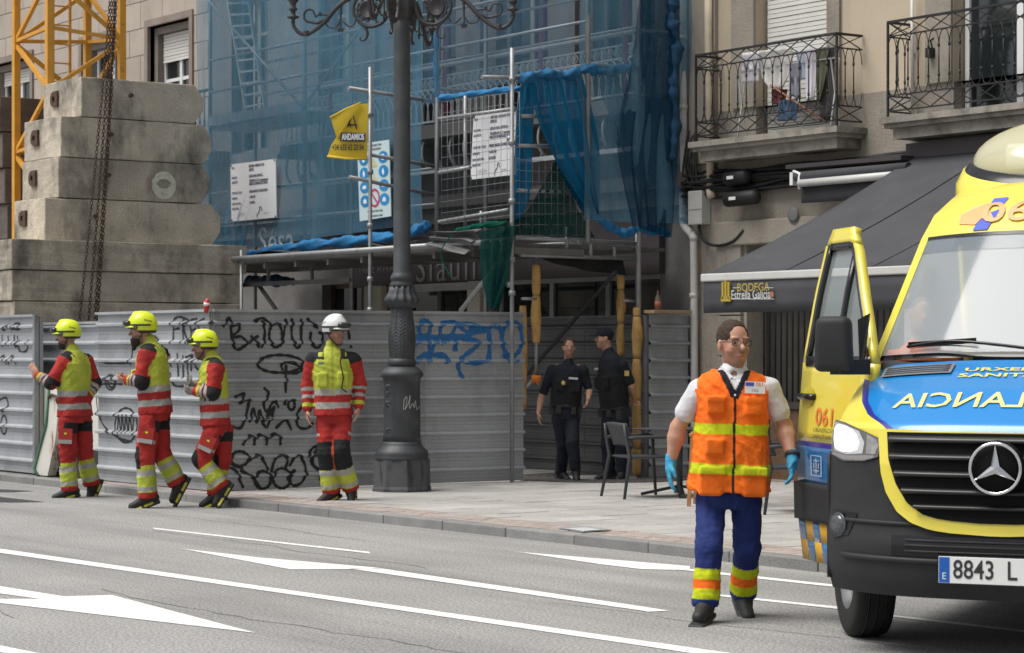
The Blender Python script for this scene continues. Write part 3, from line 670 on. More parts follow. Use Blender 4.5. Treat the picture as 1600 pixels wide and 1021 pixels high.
GB = [(.05, ell(418, 222, 60, 82)), (.05, [(322, 395), (380, 335), (440, 332), (482, 475)]), (.06, [(330, 585), (400, 505), (520, 500), (640, 515), (642, 592)]), (.06, [(450, 582), (520, 385), (562, 330)]), (.05, [(582, 292), (602, 172), (740, 172), (702, 300)]), (.06, [(582, 382), (660, 330), (724, 312), (742, 462)]), (.05, [(740, 172), (920, 187), (1000, 242), (832, 312)]),
      (.06, [(330, 318), (600, 312), (900, 310)]), (.07, [(880, 230), (980, 240), (1080, 235)]), (.05, [(762, 172), (862, 262), (982, 262)]), (.05, [(802, 332), (962, 352), (950, 422), (842, 502), (782, 562), (772, 640), (812, 742)]), (.055, [(842, 572), (950, 582), (1080, 542), (1092, 330), (1092, 222), (1142, 192), (1202, 232), (1242, 302)]), (.05, ell(1330, 330, 105, 180)), (.045, [(1242, 482), (1292, 562), (1392, 562)])]
graffiti('blue_graffiti', GB, m_blue, A2, B2, (1, -.08), .045, cb6, 'blue spray tag on the hoarding between lamp post and passage')
GF = [[(5, 120), (20, 145), (40, 120), (60, 140), (90, 130)], ell(85, 125, 18, 16), [(10, 165), (15, 225)], [(40, 170), (45, 220)], [(70, 165), (75, 225), (100, 190)], [(85, 170), (95, 240), (130, 240), (140, 190)], [(0, 285), (20, 265), (30, 310)], [(40, 310), (60, 265), (80, 310)], [(0, 480), (30, 470), (40, 510), (10, 540)], ell(20, 600, 14, 45)]
graffiti('black_graffiti', GF, m_black, (-6, .36), (.33, .34), (0, -1), .022, lambda x, y: (x / 3.094, 470 + y / 3.094), 'small black scribbles on the hoarding at the far left edge')
# red and white tape knotted on the corner of the hoarding
m_tr = M('red_tape', (0.55, 0.03, 0.03), rough=.5); 
tp = PD(323, 479, 25.55); mb = MB()
mb.tube([tp + Vector((-.02, 0, -.07)), tp + Vector((0, 0, 0)), tp + Vector((.01, .0, .06)), tp + Vector((0.02, 0, .085))], [.02, .035, .03, .012], 7); o = mb.build('barrier_tape', m_tr)
tag(o, 'red and white tape knotted on the hoarding corner', 'tape')
MB().tube([tp + Vector((-.002, 0, .01)), tp + Vector((.008, 0, .045))], [.0375, .034], 7).build('white_stripe', m_pvc, o)

# ------------------------------------------------------------------ skip behind the open hoarding
m_skipw = M('skip_white', (0.62, 0.60, 0.55), rough=.6, var=.08, vs=3, col2=(0.22, 0.10, 0.045), c2s=3.2, c2lo=.55, c2hi=.66, stretch=(2, 2, .5))
m_skipg = M('skip_green', (0.075, 0.21, 0.12), rough=.6, var=.15, vs=5, col2=(0.2, 0.1, 0.05), c2s=6, c2lo=.6, c2hi=.7)
m_rust = M('rusty_black', (0.03, 0.025, 0.022), rough=.8, var=.2, vs=5, col2=(0.20, 0.085, 0.035), c2s=4, c2lo=.5, c2hi=.65)
sk_ = thing('rubble_skip', 'rusty white rubble skip with green edges behind the leftmost firefighter', 'skip', (1.1, .5, PAVE))
MB().box((.22, .44, .45), (2.0, .60, 1.32)).build('side_panel', m_skipw, sk_)
MB().box((.40, .43, PAVE), (2.0, .60, .45)).build('base', m_rust, sk_)
MB().bar((.22, .42, PAVE), (.22, .42, 1.4), .05).build('edge_bar', m_skipg, sk_)
MB().bar((.22, .42, 1.34), (2.0, .42, 1.34), .05).build('edge_bar', m_skipg, sk_)
mb = MB(); pl = [on_y(x, y, .26) for x, y in ((77, 606), (91, 640), (86, 690), (74, 744), (58, 742), (52, 734), (71, 668))]
mb.prism(pl, (0, .12, 0)); mb.build('tail_plate', m_skipw, sk_)
MB().tube([on_y(x, y, .245) for x, y in ((76, 604), (72, 662), (53, 732), (60, 744))], .018, 6).build('edge_bar', m_skipg, sk_)
MB().tube([on_y(x, y, .24) for x, y in ((76, 622), (80, 617), (88, 620), (90, 630))], .02, 6).build('hook', m_rust, sk_)
for k in range(3):
    x = .75 + k * .4; MB().box((x, .41, .47), (x + .07, .445, 1.3)).build('stiffener', m_skipw, sk_)

# ------------------------------------------------------------------ tower crane foot with its ballast
m_conc = M('ballast_concrete', (0.45, 0.40, 0.325), rough=.92, var=.20, vs=2.2, col2=(0.13, 0.12, 0.105), c2s=1.5, c2lo=.47, c2hi=.68, fine=.2, fs=60, bump=.35, bs=25, rnd=.16, stretch=(1.2, 1.2, .7))
m_concd = M('ballast_dark', (0.14, 0.115, 0.10), rough=.92, var=.18, vs=2, col2=(0.08, 0.07, 0.065), c2s=1.6, c2lo=.45, c2hi=.75, fine=.14, rnd=.15)
m_rustp = M('rust_plate', (0.075, 0.04, 0.028), rough=.8, var=.25, vs=12)
def ballast(label, x0, x1, y0, y1, z0, z1, mat, cham=.0, lug=False, group='concrete ballast blocks'):
    root = thing('ballast_block', label, 'concrete block', ((x0 + x1) / 2, (y0 + y1) / 2, z0), group=group)
    c = cham; z0 += .012
    prof = [(y0, z0), (y0, z1), (y1 - c, z1), (y1, z1 - c * 1.2), (y1, z0 + c * 1.4), (y1 - c, z0)] if c else [(y0, z0), (y0, z1), (y1, z1), (y1, z0)]
    bm = bmesh.new(); vs = [[bm.verts.new((x, y, z)) for y, z in prof] for x in (x0, x1)]
    bm.faces.new(vs[0]); bm.faces.new(vs[1][::-1]); n = len(prof)
    for i in range(n): bm.faces.new((vs[0][i], vs[1][i], vs[1][(i + 1) % n], vs[0][(i + 1) % n]))
    bmesh.ops.recalc_face_normals(bm, faces=bm.faces[:])
    bmesh.ops.bevel(bm, geom=bm.edges[:], offset=.011, segments=2, affect='EDGES', profile=.5)
    bmesh.ops.subdivide_edges(bm, edges=[e for e in bm.edges if e.calc_length() > .3], cuts=6, use_grid_fill=True)
    for v in bm.verts: v.co += Vector((random.uniform(-1, 1), random.uniform(-1, 1), random.uniform(-1, 1))) * .004
    me = bpy.data.meshes.new('body'); bm.to_mesh(me); bm.free(); link('body', me, mat, root)
    if lug:
        cx, cz = x0 + (x1 - x0) * .32, (z0 + z1) / 2 + .03; mb = MB(); ri, ro, n = .045, .11, 16
        outer = [(cx + ro * math.cos(2 * math.pi * k / n), cz + ro * math.sin(2 * math.pi * k / n)) for k in range(n)]
        outer = [(max(x, cx - ro) if math.cos(2 * math.pi * k / n) < 0 else cx + ro * 1.1, (cz + ro * (1 if math.sin(2 * math.pi * k / n) > 0.3 else -1 if math.sin(2 * math.pi * k / n) < -.3 else math.sin(2 * math.pi * k / n)))) if math.cos(2 * math.pi * k / n) > .2 else (x, z) for k, (x, z) in enumerate(outer)]
        inner = [(cx + ri * math.cos(2 * math.pi * k / n), cz + ri * math.sin(2 * math.pi * k / n)) for k in range(n)]
        v = [(x, y0 - .035, z) for x, z in outer] + [(x, y0 - .035, z) for x, z in inner] + [(x, y0 + .005, z) for x, z in outer] + [(x, y0 + .005, z) for x, z in inner]
        f = []
        for k in range(n):
            k2 = (k + 1) % n; f += [(k, k2, n + k2, n + k), (k, 2 * n + k, 2 * n + k2, k2), (n + k, n + k2, 3 * n + k2, 3 * n + k)]
        mb.add(v, f).build('lifting_lug', m_rustp, root)
        MB().tube([(x1 - .01, y0 + .75, (z0 + z1) / 2 + .06), (x1 + .05, y0 + .75, (z0 + z1) / 2 + .06)], .03, 8).build('stud', m_rustp, root)
    return root
XL = -1.72
specs = [(127, 120, 318, 68), (95, 181, 331, 38), (91, 246, 328, 35), (70, 309, 345, 22)]
base_c = on_x(18, 373, -1.42); zbase = base_c.z
labs = ['topmost chamfered concrete ballast block under the hanging chains', 'second concrete ballast block from the top, pale with grey lug', 'dark stained third ballast block with a white painted ring', 'fourth ballast block from the top, lying on the long flat blocks']
tops = [on_x(c, t, XL).z for c, t, r_, l_ in specs] + [zbase]
blocks = []
for k, (c, t, r_, l_) in enumerate(specs):
    p = on_x(c, t, XL); y0 = p.y; y1 = on_x(r_, t + 30, XL).y; x0 = on_y(l_, t + 10, y0).x
    blocks.append(ballast(labs[k], x0, XL, y0, y1, tops[k + 1], tops[k], m_conc, cham=.14, lug=True))
rp = on_x(256, 290, XL + .006); mb = MB(); n = 20
o_ = [(XL + .008, rp.y + .19 * math.cos(2 * math.pi * k / n) * (1 + .05 * math.sin(3 * k)), rp.z + .20 * math.sin(2 * math.pi * k / n)) for k in range(n)]
i_ = [(XL + .008, rp.y + .105 * math.cos(2 * math.pi * k / n) * (1 + .1 * math.sin(2 * k)), rp.z + .02 + .07 * math.sin(2 * math.pi * k / n)) for k in range(n)]
mb.add(o_ + i_, [(k, (k + 1) % n, n + (k + 1) % n, n + k) for k in range(n)]).build('painted_ring', M('old_white_paint', (.58, .56, .47), rough=.8, var=.12, vs=12, col2=(.3, .28, .25), c2s=14, c2lo=.55, c2hi=.65), blocks[2], fix=False)
zz = zbase; hb = zbase - on_x(18, 422, -1.42).z; y0b = base_c.y; y1b = on_x(383, 390, -1.42).y
low = ['uppermost long flat ballast block below the chamfered blocks', 'second long flat ballast block above the hoarding', 'third long flat ballast block half hidden by the hoarding']
k = 0
while zz > PAVE + .25:
    zn = max(zz - hb, PAVE)
    ballast(low[k] if k < 3 else 'long flat ballast block hidden low behind the hoarding', -4.2, -1.42 - (k % 2) * .03, y0b + (.02 * k % .05), y1b + random.uniform(-.05, .05), zn, zz, m_conc, group='long flat ballast blocks'); zz = zn; k += 1
k = 0; zz = on_y(20, 149, 2.0).z; labs = ['topmost dark ballast block at the left edge behind the crane tower', 'second dark ballast block at the left edge', 'reddish third dark ballast block at the left edge', 'lowest dark ballast block at the left edge']
while zz > zbase - .3 and k < 4:
    ballast(labs[k], -7.2, -4.4, 1.9 + .04 * k, 3.6, zz - .53, zz, m_concd, group='dark ballast blocks behind the tower'); zz -= .53; k += 1
# lattice tower
m_yel = M('crane_yellow', (0.62, 0.30, 0.035), rough=.5, var=.10, vs=4, col2=(0.25, 0.12, 0.03), c2s=6, c2lo=.6, c2hi=.75)
tw = thing('crane_tower', 'yellow lattice tower of a crane standing behind concrete ballast', 'crane', (-3.47, 2.57, PAVE))
MX0, MX1, MY0, MY1 = -4.04, -2.9, 2.0, 3.14
PO = {'a': (MX0, MY0), 'b': (MX1, MY0), 'c': (MX1, MY1), 'd': (MX0, MY1)}
for p in PO.values(): MB().bar((*p, PAVE), (*p, 10.5), .095, .095).build('chord', m_yel, tw)
MB().box((MX0 - .3, MY0 - .3, PAVE), (MX1 + .3, MY1 + .3, .4)).build('foot_frame', m_yel, tw)
PS = 1.63; zn0 = 6.21 - 3 * PS
for (f, g) in (('a', 'b'), ('c', 'b'), ('c', 'd'), ('a', 'd')):
    pf, pg = PO[f], PO[g]
    for k in range(0, 6):
        z = zn0 + k * PS
        if k < 1: continue
        MB().bar((*pf, z), (*pg, z + .08), .05, .05).build('strut', m_yel, tw)
        MB().bar((*pf, z), (*pg, z + PS / 2), .055, .055).build('diagonal', m_yel, tw)
        MB().bar((*pf, z - .05), (*pg, z - PS / 2), .055, .055).build('diagonal', m_yel, tw)
ld = MB()
for yy in (2.45, 2.72): ld.bar((-3.75, yy, PAVE), (-3.75, yy, 10), .035)
for k in range(34): ld.bar((-3.75, 2.45, .3 + k * .28), (-3.75, 2.72, .3 + k * .28), .02)
ld.build('ladder', m_yel, tw)
MB().bar((MX0, MY0, 8.05), (MX1, MY1, 8.05), .05).bar((MX1, MY0, 7.82), (MX1, MY1, 7.82), .09, .12).build('deck_beam', m_yel, tw)
# hanging chains
def chain(label, P0, P1, sag=0.0):
    P0, P1 = Vector(P0), Vector(P1); L = (P1 - P0).length; n = int(L / .05); mb = MB()
    d = (P1 - P0).normalized(); s1 = d.orthogonal().normalized(); s2 = d.cross(s1)
    for k in range(n):
        t = (k + .5) / n; c = P0.lerp(P1, t) + Vector((1, 0, 0)) * sag * math.sin(math.pi * t)
        s = s1 if k % 2 else s2
        ring = [c + d * .034 * math.cos(a) + s * .019 * math.sin(a) for a in [2 * math.pi * j / 8 for j in range(9)]]
        mb.tube(ring, .0062, 4, cap=False)
    o = mb.build('hanging_chain', m_rustp, fix=False); tag(o, label, 'chain', 'rusty chains hanging in front of the ballast'); return o
CX = -1.3
for (a, b, lb) in (((175, -30), (124, 503), 'leftmost rusty chain hanging in front of the ballast blocks'), ((178, -30), (138, 505), 'rusty chain hanging second from left before the ballast'), ((181, -30), (148, 503), 'rusty chain third from left before the ballast blocks'), ((183, -30), (152, 500), 'rightmost rusty chain hanging in front of the ballast blocks')):
    chain(lb, on_x(*a, CX), on_x(*b, CX), .03)

# ------------------------------------------------------------------ scaffold
sc = thing('scaffold', 'grey tube scaffold with decks and guard rails in front of the old house', 'scaffold', (.7, 5.2, PAVE))
SX = [-4.1, -1.25, 2.17, 5.45]; SY0, SY1 = 5.25, 6.05; TR = .0245
def tube(name, pts, r=TR, mat=m_tube, par=None): return MB().tube(pts, r, 8).build(name, mat, par or sc)
def coupler(p, ax='z'):
    p = Vector(p); MB().tube([p - UP * .03, p + UP * .03], .042, 8).build('coupler', m_tube, sc)
for x in SX:
    for y in (SY0, SY1): tube('standard', [(x, y, PAVE if y > 5.5 else 2.98), (x, y, 9.5)], .03)
    for z in (5.16, 7.2): tube('transom', [(x, SY0, z), (x, SY1, z)])
for i in range(3):
    for z, yy in ((5.68, SY0), (6.17, SY0), (7.7, SY0), (8.2, SY0), (3.62, SY0), (4.1, SY0), (5.68, SY1), (6.17, SY1)):
        if i == 2 and z < 5.5: continue
        tube('guard_rail', [(SX[i], yy, z), (SX[i + 1], yy, z)], .021)
    for z in (5.12, 7.16):
        if i > 0 and z < 6: continue
        for q in range(3): MB().box((SX[i] + .02, SY0 + .02 + q * .27, z - .03), (SX[i + 1] - .02, SY0 + .27 + q * .27, z + .03)).build('deck_board', m_tube, sc)
    if i < 1: MB().box((SX[i] + .02, SY0 - .03, 5.15), (SX[i + 1] - .02, SY0 - .005, 5.3)).build('toe_board', m_tube, sc)
tube('brace', [(SX[1], SY0 - .03, 5.2), (SX[0], SY0 - .03, 7.1)], .022); tube('brace', [(SX[1], SY0 - .03, 5.2), (SX[2], SY0 - .03, 7.3)], .022)
# protective walkway over the pavement
OY = 4.2; WZ = 2.98
p577 = (2.17, OY); p808 = (5.35, OY - .02)
tube('standard', [(*p577, PAVE), (*p577, 5.37)], .026); tube('standard', [(*p808, PAVE), (*p808, 5.28)], .026)
tube('standard', [(-1.25, OY, PAVE), (-1.25, OY, 3.1)], .026); tube('standard', [(-4.1, OY, PAVE), (-4.1, OY, 3.1)], .026)
for z in (3.3, 4.0, 4.75, 2.6, 2.2): coupler((*p577, z)); coupler((*p808, z + .15))
tube('ledger', [(-4.4, OY - .04, WZ), (5.35, OY - .04, WZ)], .036)
tube('ledger', [(-4.4, SY0 - .04, WZ), (5.35, SY0 - .04, WZ)], .03)
m_deck = M('deck_dark', (0.12, 0.115, 0.11), rough=.8, var=.2, vs=3)
for q in range(9): MB().box((-4.3, OY + .02 + q * .265, WZ - .07), (5.3, OY + .27 + q * .265, WZ - .025)).build('deck_board', m_deck, sc)
for x in np.arange(-4, 5.4, .85): MB().bar((x, OY, WZ - .12), (x, SY0, WZ - .12), .05, .08).build('joist', m_deck, sc)
MB().bar((-4.3, OY + .3, WZ - .36), (1.2, OY + .3, WZ - .36), .05, .06).build('truss_bar', m_deck, sc)
for x in (-3.5, -2.3, -1.0, 0.2): MB().bar((x, OY + .3, WZ - .36), (x, OY + .3, WZ - .1), .04).build('truss_bar', m_deck, sc)
def pt(px, py, pl): return on_x(px, py, pl[1]) if pl[0] == 'x' else on_y(px, py, pl[1])
X2, X5 = ('x', 2.14), ('x', 5.31)
for a, b, pl in (((545, 138), (692, 161), X2), ((578, 242), (678, 260), X2), ((546, 277), (678, 305), X2), ((753, 121), (822, 122), X5), ((808, 228), (866, 229), X5), ((808, 298), (898, 301), X5), ((813, 182), (860, 182), X5), ((808, 372), (1000, 381), X5), ((812, 398), (998, 405), X5)):
    tube('transom', [pt(*a, pl), pt(*b, pl)], .026)
for a in ((853, 402, 389), (886, 404, 355), (923, 404, 378), (960, 405, 386)):
    tube('spigot', [pt(a[0], a[1], X5), pt(a[0], a[2], X5)], .024)
tube('standard', [pt(998, 745, X5), pt(996, 360, X5)], .03)
tube('standard', [pt(838, 590, ('x', 5.2)), pt(838, 402, ('x', 5.2))], .022)
tube('standard', [pt(970, 560, ('x', 5.2)), pt(970, 404, ('x', 5.2))], .022)
tube('standard', [pt(838, 560, ('x', 5.2)), pt(838, 588, ('x', 5.2)), pt(822, 606, ('x', 5.2))], .022)
tube('transom', [pt(815, 467, X5), pt(838, 467, X5)], .018); tube('transom', [pt(975, 470, X5), pt(998, 472, X5)], .018)
tube('brace', [pt(962, 425, ('y', 5.7)), pt(823, 586, ('y', 5.7))], .026, M('brace_dark', (.02, .02, .021), rough=.7))
tube('brace', [pt(720, 486, ('y', 4.35)), pt(786, 402, ('y', 4.35))], .03)
tube('brace', [pt(398, 437, ('y', 4.6)), pt(432, 485, ('y', 4.6))], .03, m_deck)
for a, b in (((686, 186), (806, 170)), ((686, 270), (735, 262)), ((686, 347), (796, 328))): tube('guard_rail', [on_y(*a, OY + .1), on_y(*b, OY + .1)], .024)
for px in (727, 752): tube('standard', [on_y(px, 150 if px < 740 else 330, OY + .12), on_y(px, 358, OY + .12)], .022)
tube('standard', [on_y(684, 60, OY + 1.0), on_y(682, 390, OY + 1.0)], .03)
for z in (2.45, 2.95, 4.2): coupler((5.31, 4.18, z))
# ladder inside the first bay
lad = MB(); la = [on_y(352, -30, 5.6), on_y(387, 186, 5.6)]; lb = [on_y(384, -30, 5.6), on_y(416, 180, 5.6)]
lad.bar(*la, .05, .03); lad.bar(*lb, .05, .03)
for k in range(12): lad.bar(la[0].lerp(la[1], k / 12), lb[0].lerp(lb[1], k / 12), .03)
o = lad.build('ladder', M('ladder_aluminium', (.6, .61, .62), rough=.45, metal=.4)); tag(o, 'aluminium ladder leaning inside the netted scaffold bay', 'ladder')
# welded wire panels hung on the scaffold
m_wire = M('wire', (.22, .225, .23), rough=.5, metal=.5)
def wire_panel(label, pts4, nu, nv):
    a, b, c, d = [Vector(p) for p in pts4]; mb = MB()
    for k in range(nu + 1): mb.tube([a.lerp(b, k / nu), d.lerp(c, k / nu)], .003, 4)
    for k in range(nv + 1):
        mb.tube([a.lerp(d, k / nv), b.lerp(c, k / nv)], .003, 4)
    o = mb.build('wire_panel', m_wire, fix=False); tag(o, label, 'wire fence', 'welded wire guard panels'); return o
wire_panel('welded wire panel in front of the right white notice board', [on_y(x, y, OY + .02) for x, y in ((690, 160), (812, 143), (812, 352), (690, 368))], 13, 12)
wire_panel('welded wire panel below the hanging blue drape', [on_x(x, y, 5.36) for x, y in ((812, 250), (920, 255), (920, 368), (812, 368))], 11, 7)

# ------------------------------------------------------------------ netting, tarps
m_net = net_mat('blue_net', (0.125, 0.285, 0.41), .57); m_net2 = net_mat('blue_net_light', (0.13, 0.26, 0.38), .32)
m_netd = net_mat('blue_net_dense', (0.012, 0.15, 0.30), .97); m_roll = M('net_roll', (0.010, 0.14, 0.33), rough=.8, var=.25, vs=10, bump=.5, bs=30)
m_green = net_mat('green_net', (0.010, 0.055, 0.05), .90); m_green2 = net_mat('green_net_bright', (0.015, 0.12, 0.085), .93)
m_tarp = M('grey_tarp', (0.10, 0.098, 0.10), rough=.55, var=.2, vs=4, bump=.3, bs=12)
def hang(name, label, mat, left, right, pl, nu=24, nv=24, amp=.04, folds=6, ph=0.0, cat='netting', t=.003, top=0.3, group=None):
    """Hanging cloth between two edge polylines given on a vertical plane, folded along its width."""
    L = catmull([pt(*p, pl) for p in left], 8); Rr = catmull([pt(*p, pl) for p in right], 8)
    nrm = Vector((1, 0, 0)) if pl[0] == 'x' else Vector((0, -1, 0)); rows = []
    for i in range(nv + 1):
        a = L[int(i / nv * (len(L) - 1))]; b = Rr[int(i / nv * (len(Rr) - 1))]; row = []
        for j in range(nu + 1):
            u = j / nu; v = i / nv
            o = amp * (top + (1 - top) * v) * (math.sin(2 * math.pi * folds * u + ph + 1.3 * v) + .45 * math.sin(2 * math.pi * folds * 2.3 * u + 2 * ph + 3 * v))
            row.append(a.lerp(b, u) + nrm * o)
        rows.append(row)
    ob = MB().grid(rows).build(name, mat, fix=False); tag(ob, label, cat, group); return ob
NY = ('y', 5.12)
def big_net(name, label, x0, x1, z0f, z1, y, mat, amp=.05):
    rows = []
    for i in range(30):
        v = i / 29; row = []
        for j in range(70):
            u = j / 69; x = x0 + (x1 - x0) * u; zb = z0f(x); z = z1 + (zb - z1) * v
            o = amp * (math.sin(5 * x + 2 * math.sin(z)) * .5 + .35 * math.sin(13 * x + 1.7 * z) + .5 * math.sin(2.1 * z + x)) * (.4 + .6 * v)
            row.append((x, y - .02 + o, z))
        rows.append(row)
    ob = MB().grid(rows).build(name, mat, fix=False); tag(ob, label, 'netting'); return ob
big_net('debris_net', 'wide blue debris net over the scaffold left of the lamp post', -4.14, 2.14, lambda x: 3.15 + .035 * (x + 4), 9.4, 5.06, m_net)
big_net('debris_net', 'upper blue debris net over the lattice gallery right of the lamp', 2.16, 5.47, lambda x: 4.98 + .05 * math.sin(2 * x), 9.4, 5.06, m_net2, .03)
rows = [[(5.5 + .06 * math.sin(5 * y + 2 * z) + .03 * math.sin(14 * y), y, z) for y in np.linspace(5.1, 6.8, 24)] for z in np.linspace(9.4, 3.25, 30)]
tag(MB().grid(rows).build('debris_net', m_net, fix=False), 'blue debris net closing the scaffold end beside the rain pipe', 'netting')
hang('debris_net', 'second loose layer of blue net hanging at the left scaffold corner', net_mat('blue_net_thin', (.03, .20, .36), .28), [(330, 330), (332, 380), (360, 398)], [(420, 260), (395, 320), (378, 398)], ('y', 5.0), folds=3, amp=.06)
hang('net_drape', 'heavy blue net draped over the scaffold pole above the passage', m_netd, [(822, 122), (838, 190), (860, 245), (890, 295), (922, 334)], [(906, 117), (922, 170), (932, 230), (932, 285), (927, 336)], ('x', 5.42), folds=4.2, amp=.10, top=.45)
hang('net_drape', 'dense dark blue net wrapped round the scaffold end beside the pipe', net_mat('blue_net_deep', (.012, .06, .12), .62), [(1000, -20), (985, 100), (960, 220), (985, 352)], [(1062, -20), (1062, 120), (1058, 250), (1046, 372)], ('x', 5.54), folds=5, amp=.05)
hang('net_drape', 'narrow strip of blue net hanging beside the right white board', m_netd, [(816, 124), (806, 180), (800, 260), (795, 320), (800, 348)], [(838, 124), (836, 190), (834, 260), (830, 310), (812, 345)], ('x', 5.30), folds=1.6, amp=.05)
hang('net_drape', 'thin blue net fanned out from the scaffold corner to the deck', m_net, [(925, 112), (950, 180), (975, 250), (1000, 300)], [(945, 108), (985, 150), (1030, 200), (1050, 280)], ('x', 5.46), folds=5, amp=.05)
def roll(name, label, pts, r, mat, cat='netting'):
    c = catmull(pts, 14); n = len(c); rs = [r * (1 + .25 * math.sin(i * .45) + .16 * math.sin(i * 1.1 + 1) + random.uniform(-.1, .1)) * (.5 if i in (0, n - 1) else 1) for i in range(n)]
    mb = MB().tube(c, rs, 18); nv_ = len(mb.v)
    for q in range(nv_):
        i_, j_ = divmod(q, 18); k_ = r * (.16 * math.sin(3 * (2 * math.pi * j_ / 18) + i_ * .5) + .07 * random.uniform(-1, 1)); cc_ = c[i_]; v_ = Vector(mb.v[q]); mb.v[q] = tuple(v_ + (v_ - cc_).normalized() * k_)
    o = mb.build(name, mat, fix=False); tag(o, label, cat); return o
roll('rolled_net', 'blue net rolled into a thick sausage along the walkway edge', [on_y(x, y, 5.0) for x, y in ((383, 402), (420, 393), (470, 385), (530, 379), (580, 374), (625, 369), (648, 362), (668, 352))], .068, m_roll)
roll('rolled_net', 'thick blue net bunched over the scaffold pole above the drape', [on_x(x, y, 5.46) for x, y in ((816, 124), (850, 116), (885, 118), (915, 108), (950, 112), (990, 104))], .055, M('net_bunch', (.010, .105, .24), rough=.85, var=.3, vs=9, bump=.6, bs=16))
roll('rolled_net', 'blue net rolled up under the gallery above the right white board', [on_y(x, y, 4.4) for x, y in ((688, 153), (725, 149), (770, 143), (812, 139))], .035, m_roll)
roll('rolled_net', 'blue net swag bundled along the lower edge right of the drape', [on_x(x, y, 5.46) for x, y in ((922, 330), (945, 348), (972, 364), (1005, 358), (1046, 366))], .05, m_roll)
roll('rolled_net', 'vertical blue net wrapped round the scaffold pole right of the lamp', [on_y(x, y, 5.15) for x, y in ((682, 52), (681, 100), (682, 152))], .03, m_roll)
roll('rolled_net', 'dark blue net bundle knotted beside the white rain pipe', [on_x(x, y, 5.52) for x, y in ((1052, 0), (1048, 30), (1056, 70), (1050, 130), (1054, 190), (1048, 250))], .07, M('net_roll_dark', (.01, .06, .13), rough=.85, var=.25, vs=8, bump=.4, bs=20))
roll('rolled_net', 'short blue net roll in the shade below the walkway', [on_y(x, y, 5.6) for x, y in ((388, 440), (420, 438), (458, 441))], .07, M('net_roll_shade', (.008, .06, .15), rough=.85, var=.25, vs=8))  # darker copy of the roll colour holds the walkway's shade
hang('green_net', 'dark green net spread like a tent under the blue drape', m_green, [(868, 250), (840, 300), (815, 335), (765, 366)], [(872, 250), (890, 300), (905, 335), (928, 372)], ('x', 5.33), folds=4, amp=.05, top=.1)
hang('green_net', 'dark green net hanging down over the passage edge', m_green, [(752, 362), (752, 400), (758, 440), (770, 482)], [(806, 352), (800, 385), (792, 430), (776, 484)], ('y', 4.1), folds=3, amp=.05)
roll('green_net', 'crumpled bright green net lying on the grey tarp', [on_y(x, y, 4.2) for x, y in ((714, 362), (735, 357), (760, 352), (790, 350))], .035, m_green2)
hang('tarp', 'grey tarp flap lying over the walkway edge beside the green net', m_tarp, [(668, 384), (690, 388), (704, 392), (730, 398)], [(678, 362), (715, 362), (748, 358), (752, 360)], ('y', 4.12), folds=2.3, amp=.05, cat='tarp', top=.8)
hang('tarp', 'dark grey tarp folded along the walkway behind the lamp post', m_tarp, [(545, 398), (570, 388), (600, 392), (640, 390)], [(570, 382), (585, 378), (610, 380), (668, 366)], ('y', 4.3), folds=2, amp=.05, cat='tarp', top=.8)
hang('tarp', 'crumpled black plastic lying on the walkway left of the pole', M('black_plastic', (.05, .05, .052), rough=.4, var=.2, vs=6), [(386, 408), (410, 402), (440, 402), (470, 398)], [(392, 400), (420, 392), (447, 392), (462, 394)], ('y', 4.35), folds=2.5, amp=.06, cat='tarp', top=.8)
sgp = MB().tube(catmull([on_y(x, y, 4.05) for x, y in ((708, 366), (693, 384), (690, 404), (697, 420), (704, 432))], 6), .008, 5).build('loose_rope', m_green2); tag(sgp, 'thin green rope dangling from the walkway edge', 'rope')
hang('shade_cloth', 'black cloth sagging under the scaffold frame over the passage', M('black_cloth', (.012, .012, .012), rough=.95), [(845, 404), (850, 408), (858, 412)], [(972, 405), (975, 425), (978, 432)], ('x', 5.25), folds=1, amp=.08, cat='cloth')

